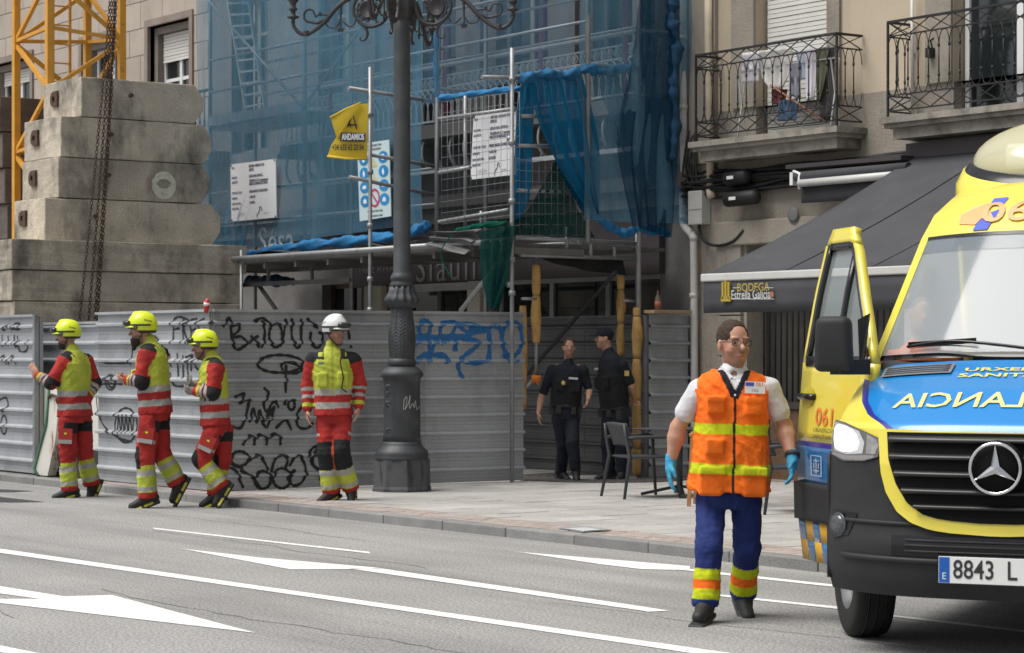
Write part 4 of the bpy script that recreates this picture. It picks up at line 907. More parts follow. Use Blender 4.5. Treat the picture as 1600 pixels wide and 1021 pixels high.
# ------------------------------------------------------------------ notices and flag
m_board = M('notice_white', (.74, .75, .78), rough=.5, var=.03, vs=3); m_ink = M('notice_ink', (.07, .07, .12), rough=.6, var=.0); m_inkb = M('notice_black', (.03, .03, .035), rough=.6)
LINES = [('OBRA:', 'REFORMA  AMPLIACIÓN DE'), ('', 'EDIFICIO'), ('PROMOTOR', 'LEDICIA REAL ESTATE S.L.'), ('ARQUITECTO', 'TECSENPLAN S.L.P. representada por'), ('', 'MARCOS DOMINGUEZ DE DIEGO'), ('', ''), ('COORD. SEG. Y SALUD', 'PEDRO MIGUEL ÁLVAREZ MATEO'), ('EXPEDIENTE', '114072 402'), ('FECHA INICIO OBRA', '20.10.2024'), ('REALIZA OBRA', '')]
def notice(label, c4, pl):
    a, b, c, d = [pt(*p, pl) for p in c4]      # top-left, top-right, bottom-right, bottom-left
    nrm = Vector((0, -1, 0)) if pl[0] == 'y' else Vector((1, 0, 0))
    root = thing('notice_board', label, 'sign', d, group='white site notice boards')
    MB().prism([a, b, c, d], -nrm * .012).build('panel', m_board, root)
    ax, ay = (b - a), (a - d); W, H = ax.length, ay.length; ax, ay = ax.normalized(), ay.normalized(); o = a + nrm * .004; fs = H * .060
    mb = MB(); rows = [.07, .135, .245, .325, .38, .40, .51, .605, .70, .785]
    for (l_, r_), ry in zip(LINES, rows):
        if l_: put_text(mb, l_, o + ax * W * .03 - ay * H * ry, ax, ay, fs * .85, align='LEFT', sx=.66, bold=.0016)
        if r_: put_text(mb, r_, o + ax * W * .42 - ay * H * ry, ax, ay, fs, align='LEFT', sx=.70, bold=.0022)
    put_text(mb, 'T. 607 901 502', o + ax * W * .72 - ay * H * .91, ax, ay, fs * .7, align='LEFT', sx=.7)
    mb.build('lettering', m_ink, root, fix=False)
    mb = MB(); put_text(mb, '\u25AFLEDICIA', o + ax * W * .12 - ay * H * .89, ax, ay, fs * 1.35, align='LEFT', sx=.8); mb.build('lettering', M('notice_grey', (.45, .45, .48), rough=.6), root, fix=False)
    lg = [(.58, .97), (.585, .92), (.62, .88), (.64, .85), (.64, .80), (.66, .78), (.68, .80), (.68, .845), (.70, .85)]
    MB().tube([o + ax * W * u - ay * H * v for u, v in lg], H * .006, 4).build('emblem', m_inkb, root)
    for (u, v) in ((.02, .02), (.98, .02), (.02, .98), (.98, .98)): MB().tube([o + ax * W * u - ay * H * v - nrm * .002, o + ax * W * u - ay * H * v + nrm * .006], .014, 6).build('fixing', m_inkb, root)
    return root
notice('white site notice board tied to the blue net at left', ((360, 257.5), (430.5, 248.5), (432, 340), (361.5, 346.5)), ('y', 4.96))
notice('white site notice board behind wire, right of the lamp', ((740, 181), (806, 171), (806, 273), (735, 281)), ('y', 4.6))
m_saf = M('safety_panel', (.50, .62, .64), rough=.5, var=.03); m_sblue = M('safety_blue', (.02, .22, .50), rough=.5); m_sred = M('safety_red', (.45, .04, .12), rough=.5); m_sy = M('safety_yellow', (.55, .5, .25), rough=.5)
def safety():
    c4 = [on_y(x, y, 4.93) for x, y in ((558, 226), (608, 218.5), (611, 338), (562, 346))]; a, b, c, d = c4
    root = thing('safety_sign', 'pale safety sign with blue pictograms behind the yellow flag', 'sign', d)
    MB().prism(c4, (0, .012, 0)).build('panel', m_saf, root)
    ax, ay = (b - a), (a - d); W, H = ax.length, ay.length; ax.normalize(); ay.normalize(); o = a + Vector((0, -.004, 0))
    P = lambda u, v, e=0: o + ax * W * u - ay * H * v + Vector((0, -e, 0))
    def disc(u, v, r, m, n=18): MB().add([P(u, v) + ax * r * math.cos(2 * math.pi * k / n) + ay * min(r, H * .078) * math.sin(2 * math.pi * k / n) for k in range(n)], [tuple(range(n))]).build('pictogram', m, root)
    for v in (.21, .39, .57, .75): disc(.20, v, W * .15, m_sblue); disc(.80, v, W * .15, m_sblue)
    def glyph(pts): MB().add([P(u, v, .003) for u, v in pts], [tuple(range(len(pts)))]).build('pictogram', m_board, root)
    for v in (.21, .39, .57, .75):
        for u in (.2, .8):
            q = [[(-.05, .03), (-.05, -.01), (0, -.035), (.05, -.01), (.05, .03)], [(-.04, .035), (-.05, -.03), (.0, -.045), (.05, -.03), (.03, .035)], [(-.02, .045), (-.05, 0), (-.01, -.045), (.03, 0), (.02, .045)], [(-.07, .02), (-.05, -.02), (.03, -.025), (.07, .0), (.02, .025)]][int(v * 5.6) % 4]
            glyph([(u + x, v + y) for x, y in q])
    for v in (.27, .47): MB().add([P(.5, v - .06), P(.6, v + .05), P(.4, v + .05)], [(0, 1, 2)]).build('pictogram', m_sy, root)
    n = 18; MB().add([P(.5, .72) + ax * W * .16 * math.cos(2 * math.pi * k / n) + ay * W * .16 * math.sin(2 * math.pi * k / n) for k in range(n)] + [P(.5, .72) + ax * W * .12 * math.cos(2 * math.pi * k / n) + ay * W * .12 * math.sin(2 * math.pi * k / n) for k in range(n)], [(k, (k + 1) % n, n + (k + 1) % n, n + k) for k in range(n)]).build('pictogram', m_sred, root, fix=False)
    MB().bar(P(.42, .66, .002), P(.58, .78, .002), .01, .02).build('pictogram', m_sred, root)
    mb = MB()
    for s, v in (('ES OBLIGATORIO SEGUIR TODAS', .045), ('LAS NORMAS DE SEGURIDAD', .095), ('PROHIBIDO EL PASO A TODA', .89), ('PERSONA AJENA A LA OBRA', .95)): put_text(mb, s, P(.5, v), ax, ay, H * .036, sx=.75, bold=.001)
    mb.build('lettering', m_inkb, root, fix=False)
safety()
m_flag = M('flag_yellow', (.66, .47, .025), rough=.65, var=.06, vs=5, bump=.15, bs=10)
fd = (on_y(577, 200, OY - .04) - CAM).dot(FWD) - .06
fl = thing('yellow_flag', 'yellow banner flapping on the scaffold pole left of the lamp post', 'flag', PD(575, 250, fd))
F3 = lambda x, y, e=0.0: PD(x, y, fd - e)
main = [(576, 162), (574.5, 205), (574, 248.5), (543, 248), (511.5, 244), (518, 226), (528, 211), (540, 196), (552, 181), (562, 163)]
mid = F3(552, 218, .03)
MB().add([F3(*p) for p in main] + [mid], [(k, (k + 1) % len(main), len(main)) for k in range(len(main))], smooth=True).build('cloth', m_flag, fl, fix=False)
flap = [(563, 161.5), (540, 171), (517, 184), (521, 200), (527, 217), (540, 196), (553, 180)]
MB().add([F3(x, y, .05 + .02 * (k % 2)) for k, (x, y) in enumerate(flap)] + [F3(535, 190, .075)], [(k, (k + 1) % len(flap), len(flap)) for k in range(len(flap))], smooth=True).build('folded_corner', m_flag, fl, fix=False)
MB().tube([F3(564, 161, .03), F3(540, 171, .06), F3(516, 184, .06)], .014, 6).build('hem', m_flag, fl); MB().tube([F3(574, 249, .02), F3(543, 248.5, .02), F3(511, 244.5, .02)], .016, 6).build('hem', m_flag, fl)
fx, fz = RGT, UP; s1 = fd / FPX
MB().add([F3(x, y, .058) for x, y in ((532, 207), (571, 208.5), (571, 222), (531, 221))], [(0, 1, 2, 3)]).build('black_box', m_inkb, fl)
mb = MB(); put_text(mb, 'ANDAMIOS', F3(551.5, 214.6, .066), fx, (F3(552, 200) - F3(552.6, 214)).normalized(), s1 * 13.5, sx=.50, bold=.005); mb.build('lettering', m_board, fl, fix=False)
mb = MB(); put_text(mb, '+34 635 62 23 54', F3(543.5, 231, .05), fx, fz, s1 * 12.5, sx=.55, bold=.003); put_text(mb, 'BI', F3(530, 214, .05), fx, fz, s1 * 12, sx=.8); 
for q in (((551, 178), (543, 199)), ((551, 178), (557, 202)), ((543, 195), (558, 196)), ((547, 186), (541, 182)), ((548, 200), (545, 188))): mb.bar(F3(*q[0], .044), F3(*q[1], .044), .004, s1 * 2.6)
mb.build('lettering', m_inkb, fl, fix=False)
# ------------------------------------------------------------------ cast iron lamp post
m_lamp = M('lamp_iron', (0.046, 0.051, 0.058), rough=.55, metal=.15, var=.18, vs=5, col2=(0.08, 0.084, 0.09), c2s=4, c2lo=.52, c2hi=.75, bump=.1, bs=60)
m_lampd = M('lamp_iron_dark', (0.045, 0.045, 0.05), rough=.55, metal=.2, var=.2, vs=12, col2=(0.075, 0.055, 0.04), c2s=9, c2lo=.58, c2hi=.75)
LP = PD(628, 770, 25.85); LP.z = PAVE; KL = FPX / 25.85
lp = thing('lamp_post', 'ornate cast iron lamp post with leafy base on the pavement', 'lamp post', LP)
zl = lambda y: 1.65 + (550 - y) / KL - PAVE
wl_ = lambda w: w / KL / 2
n8 = 8
def octo(r, z, a):                                   # octagonal plinth
    k = math.pi / 8; b = ((a + k) % (2 * k)) - k
    return r / math.cos(b) * math.cos(k) * 1.04
MB().lathe(LP, [(wl_(90), 0), (wl_(90), .03), (wl_(87), .06), (wl_(86), zl(718))], 32, smooth=False, fn=octo).build('plinth', M('lamp_base', (0.075, 0.08, 0.088), rough=.65, var=.15, vs=4, col2=(0.035, 0.033, 0.032), c2s=4, c2lo=.5, c2hi=.62, stretch=(3, 3, .8)), lp)
MB().lathe(LP, [(wl_(86), zl(718)), (wl_(82), zl(715)), (wl_(84), zl(710)), (wl_(80), zl(704)), (wl_(66), zl(698)), (wl_(62), zl(694)), (wl_(60), zl(690))], 40).build('plinth_moulding', m_lamp, lp)
MB().lathe(LP, [(wl_(60), zl(690)), (wl_(58), zl(680)), (wl_(57), zl(600)), (wl_(59), zl(592)), (wl_(66), zl(588)), (wl_(67), zl(585)), (wl_(62), zl(580)), (wl_(50), zl(575)), (wl_(44), zl(573))], 40).build('drum', m_lamp, lp)
MB().lathe(LP, [(wl_(38), zl(574)), (wl_(43), zl(571)), (wl_(45), zl(567)), (wl_(43), zl(563)), (wl_(38), zl(560))], 32).build('ring', m_lamp, lp)
prof = []; nz = 46
for k in range(nz + 1):
    t = k / nz; y = 560 - t * (560 - 480); w = 38 + 6 * math.sin(math.pi * min(1, t * 1.25)) - 4 * t
    prof.append((wl_(w), zl(y)))
def leaves(r, z, a):
    ph = (a * 9 / math.pi) % 2 - 1
    return r * (1 + .055 * (((z * 26 + abs(ph) * 1.15) % 1.0) - .5)) - .004 * (abs(ph) < .14)
MB().lathe(LP, prof, 108, smooth=False, fn=leaves).build('leaf_column', m_lamp, lp)
def flutes(r, z, a): return r * (1 + .075 * math.cos(12 * a))
MB().lathe(LP, [(wl_(38), zl(482)), (wl_(44), zl(477)), (wl_(51), zl(471)), (wl_(52), zl(468)), (wl_(46), zl(463)), (wl_(39), zl(456)), (wl_(37), zl(448))], 96, fn=flutes).build('fluted_cup', m_lamp, lp)
MB().lathe(LP, [(wl_(38), zl(448)), (wl_(39), zl(445)), (wl_(33), zl(441)), (wl_(33), zl(439)), (wl_(36), zl(437)), (wl_(36), zl(433)), (wl_(31), zl(429)), (wl_(27), zl(425)), (wl_(26), zl(60)), (wl_(23.5), zl(-60))], 28).build('shaft', m_lamp, lp)
rel = MB()
for (px, py, sz) in ((607, 606, 7), (607, 616, 6), (607, 632, 8), (607, 673, 6)):
    c = PD(px, py, 25.62); rel.tube([c + RGT * (sz / KL / 2) * math.cos(a) + UP * (sz / KL / 2) * math.sin(a * 1.0) for a in [k * .7 for k in range(8)]], .012, 5)
rel.build('relief_emblem', m_lamp, lp)
# white scrawl on the drum
scr = MB(); pts = [(632, 640), (633, 625), (637, 620), (636, 632), (634, 640), (640, 628), (642, 618), (641, 638), (646, 630), (648, 637), (650, 626), (652, 640), (656, 634)]
cv_ = []
for p in catmull([Vector((x, y, 0)) for x, y in pts], 5):
    off = (p.x - 628) / KL; rad = wl_(57) + .004
    cv_.append(LP + RGT * off - FWD * math.sqrt(max(0, rad * rad - off * off)) + UP * zl(p.y))
scr.tube(cv_, .0035, 4); scr.build('scrawl', M('scrawl_white', (.5, .5, .5), rough=.7), lp)
# bracket arms: one profile, four directions
adir = (RGT * .974 - FWD * .225); bdir = Vector((-adir.y, adir.x, 0))
cl = lambda x, y: ((x / 4.1026 + 430 - 628) / KL, 1.65 + (550 - y / 4.1026) / KL - PAVE)
def arm(d):
    g = MB(); S = lambda pts, r, n=6: g.tube(catmull([LP - d * cl(x, y)[0] * 1.0 + UP * cl(x, y)[1] for x, y in pts], 6), r, n)
    def S2(pts, r0, r1):
        c = catmull([LP - d * cl(x, y)[0] + UP * cl(x, y)[1] for x, y in pts], 6); g.tube(c, [r0 + (r1 - r0) * i / (len(c) - 1) for i in range(len(c))], 7)
    S2([(800, -30), (735, 10), (722, 70), (685, 138), (610, 166), (545, 145), (500, 95), (488, 45), (505, -5), (550, -40)], .026, .018)
    S([(640, 104), (640, 132), (670, 142), (705, 120), (722, 80)], .013)
    S2([(535, 140), (575, 185), (580, 225), (560, 250), (535, 248), (535, 232)], .02, .009)
    S([(505, 115), (488, 150), (455, 158), (420, 125)], .010); S([(398, 120), (375, 158), (340, 165), (308, 148), (308, 125), (325, 120)], .010)
    S2([(405, 20), (402, 90), (402, 170)], .016, .008)
    for k in range(9):
        a = -math.pi + k * math.pi / 8; S([(402, 170), (402 + 24 * math.cos(a), 172 - 26 * math.sin(a))], .006, 4)
    S2([(505, -40), (430, -5), (372, 40), (325, 92), (252, 160), (178, 200), (122, 190), (88, 152), (78, 122)], .030, .020)
    S([(172, 180), (172, 212)], .035, 8)
    S2([(332, 95), (280, 115), (235, 132), (180, 118)], .022, .012); S([(318, 82), (262, 76), (232, 92)], .012)
    S([(232, 92), (215, 52), (185, 42), (158, 62), (156, 98), (180, 122), (215, 122)], .012); S([(262, 62), (262, 84)], .02, 6)
    S([(600, -10), (560, 0), (520, 30), (515, 70), (540, 110), (590, 122), (640, 100)], .010)
    g.build('bracket_arm', m_lampd, lp, fix=False)
    c = LP - d * cl(582, 55)[0] + UP * cl(582, 55)[1]; nn = Vector((-d.y, d.x, 0)); m = MB()
    for s in (-1, 1):
        rings = [[c + nn * s * w + d * rr * math.cos(2 * math.pi * k / 18) * .95 + UP * rr * math.sin(2 * math.pi * k / 18) * 1.05 for k in range(18)] for rr, w in ((.10, .0), (.102, .018), (.085, .026), (.08, .018), (.055, .024), (.05, .018), (.0, .022))]
        m.grid(rings, closed=True)
    for k in range(12):
        a = 2 * math.pi * k / 12; m.tube([c + d * .118 * math.cos(a) + UP * .125 * math.sin(a) - nn * .02, c + d * .118 * math.cos(a) + UP * .125 * math.sin(a) + nn * .02], .017, 6)
    m.build('medallion', m_lampd, lp, fix=False)
    c = LP - d * cl(80, 0)[0]; Z = lambda y: cl(0, y)[1]
    MB().lathe(c, [(.018, Z(128)), (.026, Z(122)), (.02, Z(112)), (.024, Z(100)), (.066, Z(92)), (.07, Z(84)), (.03, Z(76)), (.026, Z(50)), (.046, Z(44)), (.048, Z(30)), (.03, Z(22)), (.034, Z(0)), (.06, Z(-20)), (.05, Z(-60)), (.09, Z(-90)), (.1, Z(-100))], 16).build('lamp_holder', m_lampd, lp)
    MB().lathe(c, [(.10, Z(-100)), (.19, Z(-150)), (.21, Z(-210)), (.17, Z(-290)), (.08, Z(-340)), (.02, Z(-350))], 16).build('globe', M('lamp_globe', (.7, .7, .68), rough=.3), lp)
for d in (adir, -adir, bdir, -bdir): arm(d)
hub = MB().lathe(LP, [(wl_(27), zl(32)), (wl_(36), zl(22)), (wl_(40), zl(8)), (wl_(34), zl(-10)), (wl_(44), zl(-30)), (wl_(30), zl(-60)), (.03, zl(-140))], 32, fn=lambda r, z, a: r * (1 + .1 * math.cos(8 * a)))
hub.build('hub', m_lampd, lp)

# ------------------------------------------------------------------ bar awning
m_awn = M('awning_cloth', (0.046, 0.048, 0.056), rough=.85, var=.12, vs=2, fine=.12, fs=200, col2=(0.08, 0.08, 0.085), c2s=3, c2lo=.6, c2hi=.8)
m_alu = M('white_aluminium', (.50, .50, .485), rough=.4, var=.06, vs=4)
m_gold = M('gold_print', (.38, .29, .035), rough=.6); m_wprint = M('white_print', (.5, .5, .5), rough=.6); m_brown = M('bronze_print', (.32, .12, .07), rough=.6)
AX0, AX1, AYF = 9.5, 17.0, 3.65; AZF, AZB = 2.42, 3.87
aw = thing('bar_awning', 'large dark grey awning with white front bar and beer lettering', 'awning', (AX0, FY, AZB))
rows = []
for i in range(13):
    v = i / 12; rows.append([(AX0 + (AX1 - AX0) * j / 40, FY - .05 + (AYF - FY + .05) * v, AZB + (AZF + .03 - AZB) * v - .06 * math.sin(math.pi * v) + .006 * math.sin(j * 1.7) * math.sin(math.pi * v)) for j in range(41)])
thick(MB().grid(rows).build('canopy', m_awn, aw, fix=False), .004)
for js in range(1, 6):
    xs_ = AX0 + 1.2 * js; MB().tube([(xs_, FY - .05 + (AYF - FY + .05) * v, AZB + (AZF + .03 - AZB) * v - .06 * math.sin(math.pi * v) + .006) for v in [k / 12 for k in range(13)]], .006, 4).build('canopy_seam', m_awn, aw)
for x in (AX0 + .35, AX0 + 3.0, AX0 + 6):
    MB().tube([(x, FY - .05, AZB - .25), (x, (FY + AYF) / 2, AZF + .35), (x + .01, AYF + .05, AZF - .02)], .03, 8).build('folding_arm', m_alu, aw)
MB().box((AX0 - .03, AYF - .055, AZF - .045), (AX1, AYF + .03, AZF + .035), bev=.012).build('front_bar', m_alu, aw)
MB().box((AX0 - .1, FY - .18, AZB - .08), (AX1, FY - .02, AZB + .1)).build('roller_box', m_shop, aw)
rows = [[(AX0 + .0 + (AX1 - AX0) * j / 60, AYF - .035 + .012 * math.sin(j * 1.1) * v, AZF - .05 - .32 * v) for j in range(61)] for v in (0, .33, .66, 1)]
thick(MB().grid(rows).build('valance', m_awn, aw, fix=False), .004)
ayp = AYF - .062; q = lambda px, py: on_y(px, py, ayp); ex = Vector((1, 0, 0))
mb = MB(); put_text(mb, 'BODEGA', q(1176.5, 449.5), ex, UP, .115, sx=1.05, bold=.001)
for x in (1130, 1134.5, 1139): 
    a = q(x, 468); b = q(x, 441 if x != 1134.5 else 439); mb.bar(a, b, .02, .03); 
mb.bar(q(1127.5, 467.5), q(1142, 467.5), .02, .05); mb.build('lettering', m_gold, aw, fix=False)
mb = MB(); put_text(mb, 'Estrella Galicia', q(1172.5, 461), ex, UP, .135, sx=.74, bold=.001); mb.bar(q(1145, 467.5), q(1210, 467.5), .004, .006); mb.bar(q(1145, 450), q(1156, 450), .004, .006); mb.bar(q(1196, 450), q(1208, 450), .004, .006)
mb.build('lettering', m_wprint, aw, fix=False)
c = q(1205.5, 460.5); MB().add([c + ex * .032 * math.cos(2 * math.pi * k / 14) + UP * .032 * math.sin(2 * math.pi * k / 14) for k in range(14)], [tuple(range(14))]).build('emblem', m_brown, aw)
# second, rolled up awning on the wall
a2 = thing('rolled_awning', 'retracted narrow awning with white bar on the wall above the big awning', 'awning', on_y(1245, 285, 6.5))
p, p_ = on_y(1245, 277, 6.45), on_y(1420, 262, 6.45)
MB().tube([p, p_], .06, 10).build('cloth_roll', m_awn, a2); MB().tube([on_y(1249, 287, 6.40), on_y(1420, 272, 6.40)], .045, 8).build('front_bar', m_alu, a2)
MB().bar(on_y(1242, 270, 6.5), on_y(1242, 290, 6.5), .12, .05).tube([on_y(1240, 268, 6.45), on_y(1250, 272, 6.4), on_y(1248, 284, 6.4), on_y(1249, 296, 6.4)], .018, 6).build('end_bracket', m_pvc, a2)
rows = [[on_y(1252, 292, 6.45), on_y(1420, 279, 6.45)], [on_y(1252, 318, 6.45), on_y(1420, 308, 6.45)]]; thick(MB().grid(rows).build('valance', m_awn, a2, fix=False), .004)
MB().bar(on_y(1240, 262, 6.6), on_y(1420, 247, 6.6), .25, .05).build('cover', m_shop, a2)

# ------------------------------------------------------------------ cafe furniture
m_char = M('charcoal_plastic', (.045, .048, .055), rough=.55, var=.06, vs=6); m_wood = M('teak', (.36, .17, .06), rough=.6, var=.15, vs=12)
def chair(label, px, py, face, mat=m_char):
    P = on_z(px, py, PAVE); t = thing('cafe_chair', label, 'chair', P, face, group='grey plastic armchairs under the awning')
    w, d, hs, hb = .27, .25, .45, .81
    rows = []
    for i in range(9):                                 # seat, slightly dished
        v = i / 8; rows.append([(-w + 2 * w * j / 8, -d + 2 * d * v, hs - .018 * math.sin(math.pi * j / 8) * math.sin(math.pi * v)) for j in range(9)])
    o = MB().grid(rows).build('seat', mat, t, local=True, fix=False); thick(o, .022, -1)
    rows = []
    for i in range(7):
        v = i / 6; rows.append([(-w * .98 + 2 * w * .98 * j / 10, d + .02 + .09 * v - .055 * (abs(j / 5 - 1) ** 2), hs + .12 + (hb - hs - .12) * v - .012 * abs(j / 5 - 1)) for j in range(11)])
    o = MB().grid(rows).build('backrest', mat, t, local=True, fix=False); thick(o, .018, 0)
    for s in (-1, 1):
        MB().tube([(s * (w + .045), -d - .05, 0), (s * w * 1.02, -d + .0, hs - .01), (s * (w + .02), -d + .0, hs + .19)], [.017, .021, .019], 8).build('leg', mat, t, local=True)
        MB().tube([(s * (w + .04), d + .10, 0), (s * w, d + .02, hs), (s * w * .98, d + .06, hs + .2), (s * w * .95, d + .08, hs + .34)], [.017, .022, .02, .015], 8).build('leg', mat, t, local=True)
        MB().tube([(s * (w + .02), -d - .005, hs + .19), (s * (w + .02), -d + .06, hs + .205), (s * w * 1.0, d - .05, hs + .2), (s * w * .95, d + .06, hs + .19)], .02, 8).build('armrest', mat, t, local=True)
    return t
chair('grey armchair left of the paramedic beside the cafe table', 1004, 777, R(165))
chair('grey armchair partly hidden between paramedic and ambulance door', 1228, 800, R(160))
def table(label, px, py):
    P = on_z(px, py, PAVE); t = thing('cafe_table', label, 'table', P, R(10))
    MB().box((-.36, -.36, .715), (.36, .36, .735), bev=.006).build('table_top', m_char, t, local=True)
    MB().tube([(0, 0, .05), (0, 0, .72)], .035, 10).build('column', m_char, t, local=True)
    for k in range(4):
        a = R(45 + 90 * k); MB().bar((0, 0, .11), (.42 * math.cos(a), .42 * math.sin(a), .02), .05, .03).build('foot', m_char, t, local=True)
table('dark square cafe table behind the paramedic', 1062, 775)
P = on_z(1110, 790, PAVE); t = thing('wooden_stool', 'stool with slim teak legs mostly hidden behind the paramedic', 'stool', P, R(40))
for sx in (-1, 1):
    for sy in (-1, 1): MB().bar((sx * .19, sy * .19, 0), (sx * .16, sy * .16, .7), .035).build('leg', m_wood, t, local=True)
MB().box((-.19, -.19, .70), (.19, .19, .74), bev=.01).build('seat', m_wood, t, local=True)

# ------------------------------------------------------------------ foam padding on the passage poles
m_foam = M('yellow_foam', (.48, .29, .10), rough=.8, var=.18, vs=6, col2=(.27, .15, .045), c2s=4, c2lo=.5, c2hi=.72, bump=.5, bs=14)
def pad(label, px, y0, y1, pl, w, bulge, seed):
    rn = random.Random(seed); a, b = pt(px, y1, pl), pt(px, y0, pl); n = 9; pts = []; rs = []
    for k in range(n):
        v = k / (n - 1); r = w * (.88 + .12 * math.sin(math.pi * v)) * (1 + bulge * math.exp(-((v - .55) / .22) ** 2))
        pts.append(a.lerp(b, v) + RGT * (bulge * w * .5 * math.exp(-((v - .55) / .25) ** 2)) * (1 if seed % 2 else -1)); rs.append(r if 0 < k < n - 1 else r * .9)
    o = MB().tube(pts, rs, 12).build('foam_pad', m_foam); tag(o, label, 'padding', 'yellow foam pads wrapped round passage poles'); return o
XP = ('x', 5.2)
pad('upper yellow foam pad on the left passage pole', 838, 414, 461, XP, .054, 0, 1); pad('lower yellow foam pad split open on the left passage pole', 838, 462, 536, XP, .056, .2, 2)
pad('top yellow foam pad on the middle passage pole', 970, 415, 453, XP, .05, 0, 3); pad('bulging second foam pad on the middle passage pole', 970, 454, 505, XP, .05, .3, 4 + 1); pad('third foam pad on the middle passage pole, behind the capped officer', 970, 506, 556, XP, .05, .1, 6)
for k, (a, b, g) in enumerate(((481, 494, 0), (495, 560, .3), (561, 625, .12), (626, 700, 0), (701, 712, .1), (713, 742, 0))):
    pad(['small topmost', 'bulging second', 'bent third', 'long fourth', 'short fifth', 'lowest'][k] + ' yellow foam pad on the rightmost passage pole', 995, a, b, ('x', 5.46), .058 if k else .05, g, 8 + k)
pad('yellow foam pad on the pole at the end of the graffiti hoarding', 817, 478, 640, ('x', 5.12), .05, .1, 17)
cp = pt(837, 592, ('x', 5.26)); mb = MB()
for k in range(6): mb.tube([cp, cp + RGT * random.uniform(-.09, .07) + UP * random.uniform(-.08, .05)], [.03, .008], 5)
mb.tube([cp - RGT * .05, cp + RGT * .06], .045, 7); o = mb.build('orange_rag', M('orange_cloth', (.55, .16, .02), rough=.8)); tag(o, 'orange rag knotted round the bent passage pole', 'cloth')
# plank and bottle on the short hoarding
a, b = on_x(1012, 481, 5.60), on_x(1072, 481, 5.60)
o = MB().box((5.52, a.y, 2.125), (5.72, b.y, 2.165), bev=.005).build('wooden_plank', M('raw_plank', (.36, .25, .15), rough=.8, var=.2, vs=10)); tag(o, 'short wooden plank lying on the hoarding beside the rain pipe', 'plank')
bt = thing('glass_bottle', 'small brown bottle with red label on the plank by the rain pipe', 'bottle', (5.62, on_x(1028, 470, 5.62).y, 2.166)); bl = Vector((5.62, on_x(1028, 470, 5.62).y, 2.166))
MB().lathe(bl, [(.036, 0), (.04, .01), (.04, .13), (.036, .155), (.016, .19), (.014, .225), (.017, .23), (.017, .24)], 14).build('bottle_body', M('bottle_glass', (.16, .11, .09), rough=.15), bt)
MB().lathe(bl, [(.0412, .03), (.0412, .11)], 14).build('bottle_label', M('bottle_label', (.35, .12, .08), rough=.6), bt)

# ------------------------------------------------------------------ washing on the left balcony
def garment(name, label, left, right, col, y=6.52, folds=2, amp=.02, stripes=None):
    m = M('cloth_' + name + str(len(MATS)), col, rough=.9, var=.08, vs=9)
    o = hang(name, label, m, left, right, ('y', y), nu=12, nv=10, amp=amp, folds=folds, cat='laundry', group='washing hung on the balcony'); thick(o, .006); return o
garment('towel', 'white towel hanging leftmost on the balcony rack', [(1160, 84), (1161, 130)], [(1186, 80), (1187, 128)], (.6, .58, .62))
garment('shirt', 'folded white shirt on the rack, widest of the washing', [(1186, 80), (1192, 120), (1205, 138)], [(1238, 74), (1238, 105), (1222, 140)], (.62, .6, .58), y=6.50, folds=3)
garment('shirt', 'striped grey shirt hanging mid balcony', [(1234, 102), (1235, 150)], [(1251, 98), (1252, 156)], (.22, .22, .27), y=6.49)
garment('shirt', 'pale blue shirt on the balcony beside the striped one', [(1246, 80), (1247, 125)], [(1260, 78), (1260, 124)], (.50, .56, .66))
garment('shirt', 'lilac white shirt on the balcony left of the olive trousers', [(1259, 78), (1260, 128), (1262, 158)], [(1275, 76), (1275, 125), (1272, 155)], (.60, .57, .63), y=6.5)
garment('trousers', 'olive trousers hanging on the balcony corner', [(1272, 78), (1276, 120), (1278, 158)], [(1296, 72), (1290, 120), (1282, 158)], (.12, .12, .075))
garment('trousers', 'dark trousers hanging rightmost behind the balcony rail', [(1290, 76), (1284, 130), (1282, 190)], [(1304, 74), (1304, 130), (1304, 190)], (.045, .042, .04), y=6.55)
garment('jeans', 'blue jeans hanging low on the balcony', [(1217, 158), (1217, 190)], [(1246, 154), (1246, 188)], (.05, .10, .17))
garment('towel', 'dark red cloth hanging low between the washing', [(1206, 140), (1208, 164)], [(1230, 140), (1228, 162)], (.11, .03, .028), y=6.53)
MB_ = MB(); z = 5.02
for yy in (6.5, 6.54, 6.58): MB_.bar((6.75, yy, z), (8.45, yy, z), .012)
for x in (6.8, 8.4): MB_.bar((x, 6.48, z), (x, 6.62, 4.24), .015); MB_.bar((x, 6.62, z), (x, 6.48, 4.24), .015)
tag(MB_.build('drying_rack', m_alu), 'white clothes airer standing on the left balcony', 'airer')
o = MB().tube([on_y(1203, 133, 6.47), on_y(1292, 192, 6.47)], .012, 6).build('broom_stick', M('broom_orange', (.28, .11, .07), rough=.6)); tag(o, 'orange broom stick leaning on the balcony railing', 'stick')
